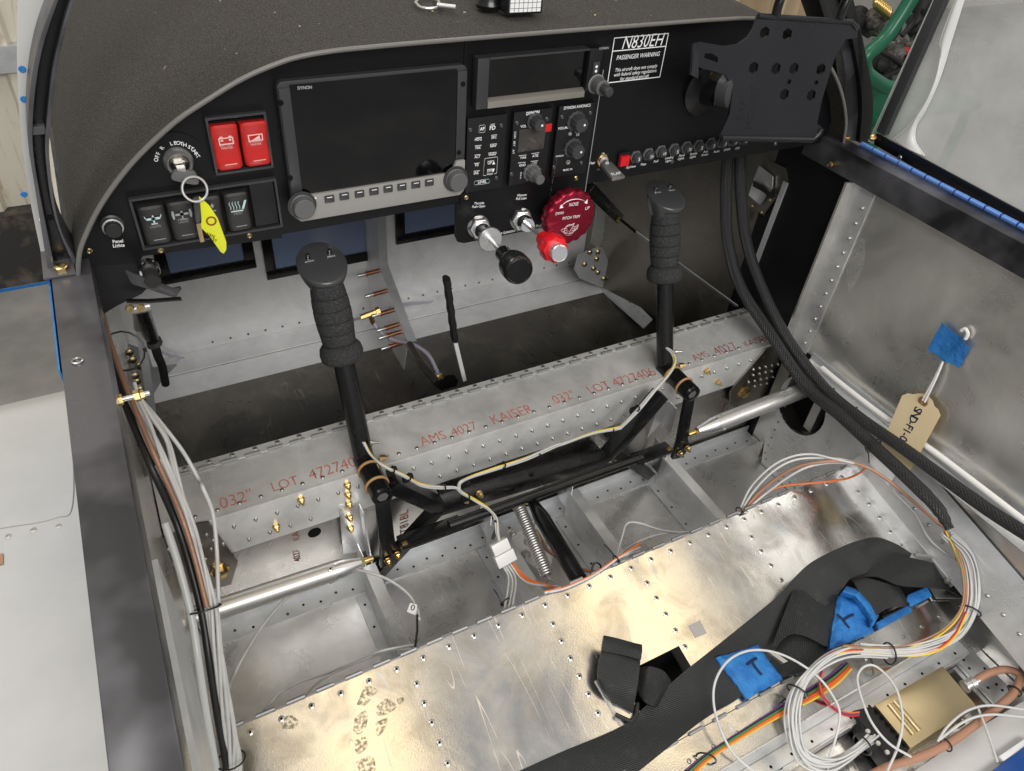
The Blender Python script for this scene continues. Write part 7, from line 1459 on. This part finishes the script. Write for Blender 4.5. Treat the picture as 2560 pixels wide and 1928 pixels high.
for i in range(17):
    t_ = i / 16 * 4; k = min(3, int(t_)); f_ = t_ - k; a = V((*A_[k], 0)).lerp(V((*A_[k + 1], 0)), f_); b = V((*B_[k], 0)).lerp(V((*B_[k + 1], 0)), f_)
    rows.append([SB(h4(a.x + (b.x - a.x) * j / 8, a.y + (b.y - a.y) * j / 8), .022 + .018 * math.sin(math.pi * j / 8) + rnd.uniform(-.0012, .0012)) for j in range(9)])
MB().grid(rows, -SEAT_N * .003).build('tape_roll', M['tape'], t, ang=25)
MB().prism([SB(h4(*q), .006) for q in ((1210, 620), (1320, 575), (1350, 630), (1220, 695), (1190, 660))], SEAT_N * .004).build('tape_tab', M['tape'], t, bev=.0008)
MB().prism([SB(h4(*q), .004) for q in ((1010, 790), (1200, 690), (1230, 720), (1030, 830))], SEAT_N * .006).build('tape_edge', M['tape'], t, bev=.0008)
MB().prism([SB(h4(*q), .008) for q in ((1040, 750), (1200, 670), (1210, 685), (1050, 770))], SEAT_N * .008).build('buckle_edge', M['black'], t, bev=.001)
MB().prism([SB(h3(*q), .008) for q in ((1230, 965), (1260, 960), (1345, 1020), (1320, 1030))], SEAT_N * .006).build('buckle_edge', M['steel'], t)
# ------------------------------------------------------------------ paper tag with blue tape on the right wall
xt = XR - .002
pt_ = thing('paper_tag', 'manila paper tag on a string taped to the right wall', 'tag', tuple(at(g8(1260, 1100), 'x', xt)))
def ontag(q, dx=.004): return at(g8(*q), 'x', XR - dx)
TO = ontag((1303, 962), .010); TN = V((-1, 0, .26)).normalized()
def oncard(q, up=0): return onp(g8(*q), TO + TN * up, TN)
P = [oncard(q) for q in ((1180, 925), (1215, 912), (1245, 918), (1290, 912), (1330, 925), (1360, 955), (1372, 990), (1395, 1010), (1408, 1045), (1225, 1380), (1050, 1230))]
MB().prism(P, TN * .0006).build('card', M['manila'], pt_)
c = ontag((1303, 962), .0112); MB().lathe(c, (-1, 0, 0), [(.0085, 0), (.0085, .0008), (.0042, .0010), (.0040, -.0002)], 20).build('eyelet', mat('brown_eyelet', (.28, .14, .06), .6), pt_)
for q0, q1 in (((1300, 955), (1425, 715)), ((1312, 965), (1432, 700))): MB().tube([ontag(q0, .0135), ontag(((q0[0] + q1[0]) / 2 + 4, (q0[1] + q1[1]) / 2), .012), ontag(q1, .005)], .0018, 7, sm=4).build('string', M['rope'], pt_)
MB().tube([ontag(q, .006) for q in ((1530, 540), (1555, 530), (1570, 560), (1555, 590))], .0028, 7, sm=4).build('string_end', M['rope'], pt_)
for ch, q in zip('SND-F1-01', ((1272, 1010), (1258, 1040), (1243, 1066), (1232, 1090), (1220, 1112), (1205, 1135), (1196, 1158), (1185, 1182), (1176, 1205))):
    p = oncard(q, .0010); u = (oncard((1176, 1205)) - oncard((1272, 1010))).normalized(); text(pt_, ch, p, u, TN.cross(u), M['ink_k'], size=.0185, bold=.015)
P = [ontag(q, .003) for q in ((1425, 490), (1500, 530), (1592, 635), (1520, 760), (1430, 700), (1340, 660))]
rows = []; a0, a1, a2, a3 = [ontag(q, .003) for q in ((1425, 490), (1592, 635), (1520, 760), (1338, 660))]
for i in range(9): rows.append([a0.lerp(a1, j / 8).lerp(a3.lerp(a2, j / 8), i / 8) + V((-.0028 * (1 + math.sin(j * 1.1 + i * .3)), 0, .0012 * math.sin(j * 1.3))) for j in range(9)])
MB().grid(rows, (-.0006, 0, 0)).build('blue_tape', M['tape'], pt_, ang=60)
# whitish scuff on the wall: sprayed marks
sm_ = mat('white_dust', (.75, .75, .74), .7, 0, .2); dirt_alpha(sm_, .50, .78, 900, .45)
MB().prism(cat_spline([at(g8(*q), 'x', XR - .0005) for q in ((890, 20), (930, -10), (960, 10), (950, 150), (900, 260), (860, 300), (850, 180), (890, 20))], 4)[:-1], (-.0002, 0, 0)).build('dust_mark', sm_, sr)
# ------------------------------------------------------------------ hinged canopy side on the right: blue hinge, black frame, clear sheet, film
bh = thing('piano_hinge', 'blue piano hinge along the outer edge of the right longeron', 'hinge', (.815, -.4, -.088))
hk = MB().tube([(0, 0, 0), (0, -.0232, 0)], .0046, 10).mesh('hinge_knuckle')
for k in range(44): inst(hk, 'hinge_knuckle', M['hinge_blue'], bh, Matrix.Translation((.8145, -.050 - .0262 * k, -.0875)))
MB().box((.8128, -.05, -.0935), (.822, -1.2, -.0922)).build('leaf', M['hinge_blue'], bh)
cf = thing('side_canopy', 'black canopy side frame standing beyond the blue hinge', 'canopy', (.84, -.3, -.07))
P = [at(g4(*q), 'x', .838) for q in ((965, 1108), (2200, 1760), (2200, 1900), (960, 1190))]
ra0, rb0, ra1, rb1 = at(g4(965, 1108), 'x', .838), at(g4(945, 1205), 'x', .838), at(g4(2200, 1775), 'x', .838), at(g4(2200, 1925), 'x', .838)
def run_on(p, q, y): return p + (q - p) * ((y - p.y) / (q.y - p.y))
MB().prism([ra0, run_on(ra0, ra1, -1.25), run_on(rb0, rb1, -1.25), rb0], (.004, 0, 0)).build('rail', M['black'], cf, bev=.001)
MB().bar(at(g4(1020, 1110), 'x', .842), at(g4(1530, -40), 'x', .842), .017, .012, (1, 0, 0)).build('post', M['bezel'], cf, bev=.001)
for q in ((985, 1165), (1162, 1312), (1710, 1640)): MB().lathe(at(g4(*q), 'x', .838), (-1, 0, 0), [(.0042, 0), (.0036, .0012)], 12).build('rivet', M['rivet'] if q[0] > 1000 else M['slot'], cf)
MB().lathe(at(g4(940, 1155), 'x', .83), (-.5, -.2, 1), [(.0062, 0), (.0062, .004), (.004, .005)], 6).build('bolt', M['gold_cad'], cf)
clear = mat('dust_reflection_acrylic', (.78, .78, .75), .14, 0, .5, rvar=(6, .08)); dirt_alpha(clear, .25, .8, 5)  # dust, with the sheet's pale reflection put into colour and alpha
pls = thing('acrylic_sheet', 'large dusty clear acrylic canopy side behind the black rail', 'canopy glazing', (.86, -.3, 0))
sa_, sb_ = at(g4(905, 1180), 'x', .848), at(g4(1475, -60), 'x', .848); sb_ = sa_ + (sb_ - sa_) * 1.9
MB().prism([sa_, sb_, V((.848, -1.25, sb_.z)), V((.848, -1.25, sa_.z - .02))], (.004, 0, 0)).build('sheet', clear, pls)
mb = MB(); mb.tube([at(g4(905, 1180), 'x', .8475), at(g4(1475, -60), 'x', .8475)], .0012, 6); mb.build('polished_edge', M['conn'], pls)
film = mat('peeling_film', (.80, .80, .78), .3, 0, .5, alpha=.55)
fl_ = thing('protective_film', 'curled strip of clear protective film on the acrylic sheet', 'film', tuple(at(g4(1300, 1000), 'x', .84)))
Lp = [(1115, 1160), (1230, 1060), (1340, 920), (1440, 760), (1500, 580), (1510, 430), (1505, 350), (1560, 180), (1650, -40)]
Rp = [(1370, 1300), (1295, 1180), (1300, 1050), (1370, 930), (1470, 720), (1540, 520), (1580, 380), (1630, 220), (1710, -40)]
La = cat_spline([at(g4(*q), 'x', .842) for q in Lp], 5); Ra = cat_spline([at(g4(*q), 'x', .845) for q in Rp], 5)
MB().grid([[l.lerp(r, j / 5) + V((-.006 * math.sin(math.pi * j / 5), 0, 0)) for j in range(6)] for l, r in zip(La, Ra)], (.0006, 0, 0)).build('film_strip', film, fl_, ang=80)
MB().tube([r for r in Ra], .0009, 5).build('curled_edge', M['conn'], fl_); MB().tube([l + V((-.001, 0, 0)) for l in La], .0008, 5).build('curled_edge', M['conn'], fl_)
# red strap glimpsed between tablet mount and bow
tag(MB().prism([at(g3(*q), 'y', .03) for q in ((1525, 640), (1535, 640), (1545, 735), (1520, 735))], (0, .004, 0)).build('red_streamer', M['red_knob']), 'thin red streamer hanging behind the tablet plate edge', 'streamer')
# ------------------------------------------------------------------ green trolley and engine parts beyond, on the hangar floor
gt = thing('green_trolley', 'green tube trolley frame standing behind the right canopy bow', 'trolley', (1.6, 1.4, -1.3))
def far(q, y): return at(g4(*q), 'y', y)
yt_ = 1.3
P = [far(q, yt_) for q in ((1300, -80), (1180, 120), (1040, 320), (900, 450), (868, 520), (880, 600), (930, 650), (1040, 720), (1100, 730))]
MB().tube(P, .030, 14, sm=5).build('bent_tube', M['green'], gt)
MB().prism([far(q, yt_ + .1) for q in ((860, 720), (1350, 700), (1300, 1000), (950, 1250), (860, 1250))], (0, .02, 0)).build('tray', M['green'], gt)
zt_ = far((1060, 745), yt_ + .35).z; xa_, xb_ = far((870, 700), yt_ + .2).x, far((1480, 500), yt_ + .4).x
MB().box((xa_, yt_ + .06, zt_ - .03), (xb_, yt_ + .85, zt_)).build('deck', M['green'], gt, bev=.004)
for x_ in (xa_ + .04, xb_ - .04):
    for y_ in (yt_ + .10, yt_ + .80): MB().tube([(x_, y_, -1.3), (x_, y_, zt_ - .031)], .025, 12).build('leg', M['green'], gt)
en = thing('engine_parts', 'greasy dark engine and hose parts lying on the green trolley', 'engine', tuple(far((1050, 500), yt_ + .25)))
rnd = random.Random(11)
for k, (x, y, r_, m_) in enumerate(((810, 150, .05, 'rubber'), (880, 200, .045, 'rubber'), (930, 230, .05, 'grime'), (960, 160, .05, 'grime'), (1060, 410, .09, 'grime'), (1100, 480, .07, 'grime'), (1010, 530, .05, 'rubber'), (1180, 530, .07, 'grime'), (1060, 600, .05, 'rubber'), (1150, 620, .06, 'grime'), (1250, 420, .05, 'grime'), (1300, 200, .05, 'rubber'), (1380, 60, .06, 'rubber'), (1330, 300, .06, 'grime'), (1200, 460, .04, 'red_dot'))):
    c = far((x, y), yt_ + .35 + rnd.uniform(0, .15)); d = V((rnd.uniform(-1, 1), rnd.uniform(-1, .2), rnd.uniform(-.4, 1)))
    MB().lathe(c, d, [(r_ * .5, -r_), (r_ * .8, -r_ * .6), (r_, 0), (r_ * .7, r_ * .3), (r_ * .75, r_ * .8), (r_ * .4, r_)], 9).build('casting', M[m_], en)
for k in range(9): c = far((940 + k * 14, 20 + k * 11), yt_ + .3); MB().lathe(c, (1, -1, .3), [(.012, 0), (.03, .006), (.03, .018), (.012, .024)], 10).build('brass_fitting', M['brass'], en)
for s_ in (((1000, 430), (1100, 480), (1200, 550)), ((1100, 330), (1160, 250), (1140, 180), (1060, 130)), ((1180, 300), (1280, 180), (1320, 60), (1350, -30)), ((1010, 660), (1100, 610), (1200, 560)), ((1340, 330), (1280, 440), (1220, 480))): MB().tube([far(q, yt_ + .3) for q in s_], .012, 8, sm=4).build('hose', M['rubber'], en)
MB().prism([far(q, yt_ + .45) for q in ((1000, 340), (1190, 360), (1200, 440), (1180, 480), (1020, 440))], (0, .05, 0)).build('grey_box', M['bezel_grey'], en)
MB().prism([far(q, yt_ + .3) for q in ((1100, 630), (1220, 620), (1190, 690), (1110, 700))], (0, .05, 0)).build('pale_casting', M['knob_grey'], en)
# tan folded plastic sheet seen through the windscreen gap
tp = thing('plastic_curtain', 'tan folded plastic curtain hanging beyond the dash at the top right', 'curtain', tuple(at(g3(1300, 60), 'y', 1.2)))
xa_, xb_ = at(g3(900, 0), 'y', 1.05).x, at(g3(1600, 100), 'y', 1.05).x
rows = [[V((xa_ + (xb_ - xa_) * j / 40, 1.05 + .05 * math.sin(j * 1.1 + i * .25) + .03 * math.sin(j * .45 + i * .5), 1.3 - 2.6 * i / 12)) for j in range(41)] for i in range(13)]
MB().grid(rows, (0, .004, 0)).build('sheet', mat('tan_plastic', (.50, .40, .27), .35, 0, .5, cvar=(3, (.38, .29, .18), .4, .7)), tp, ang=80)
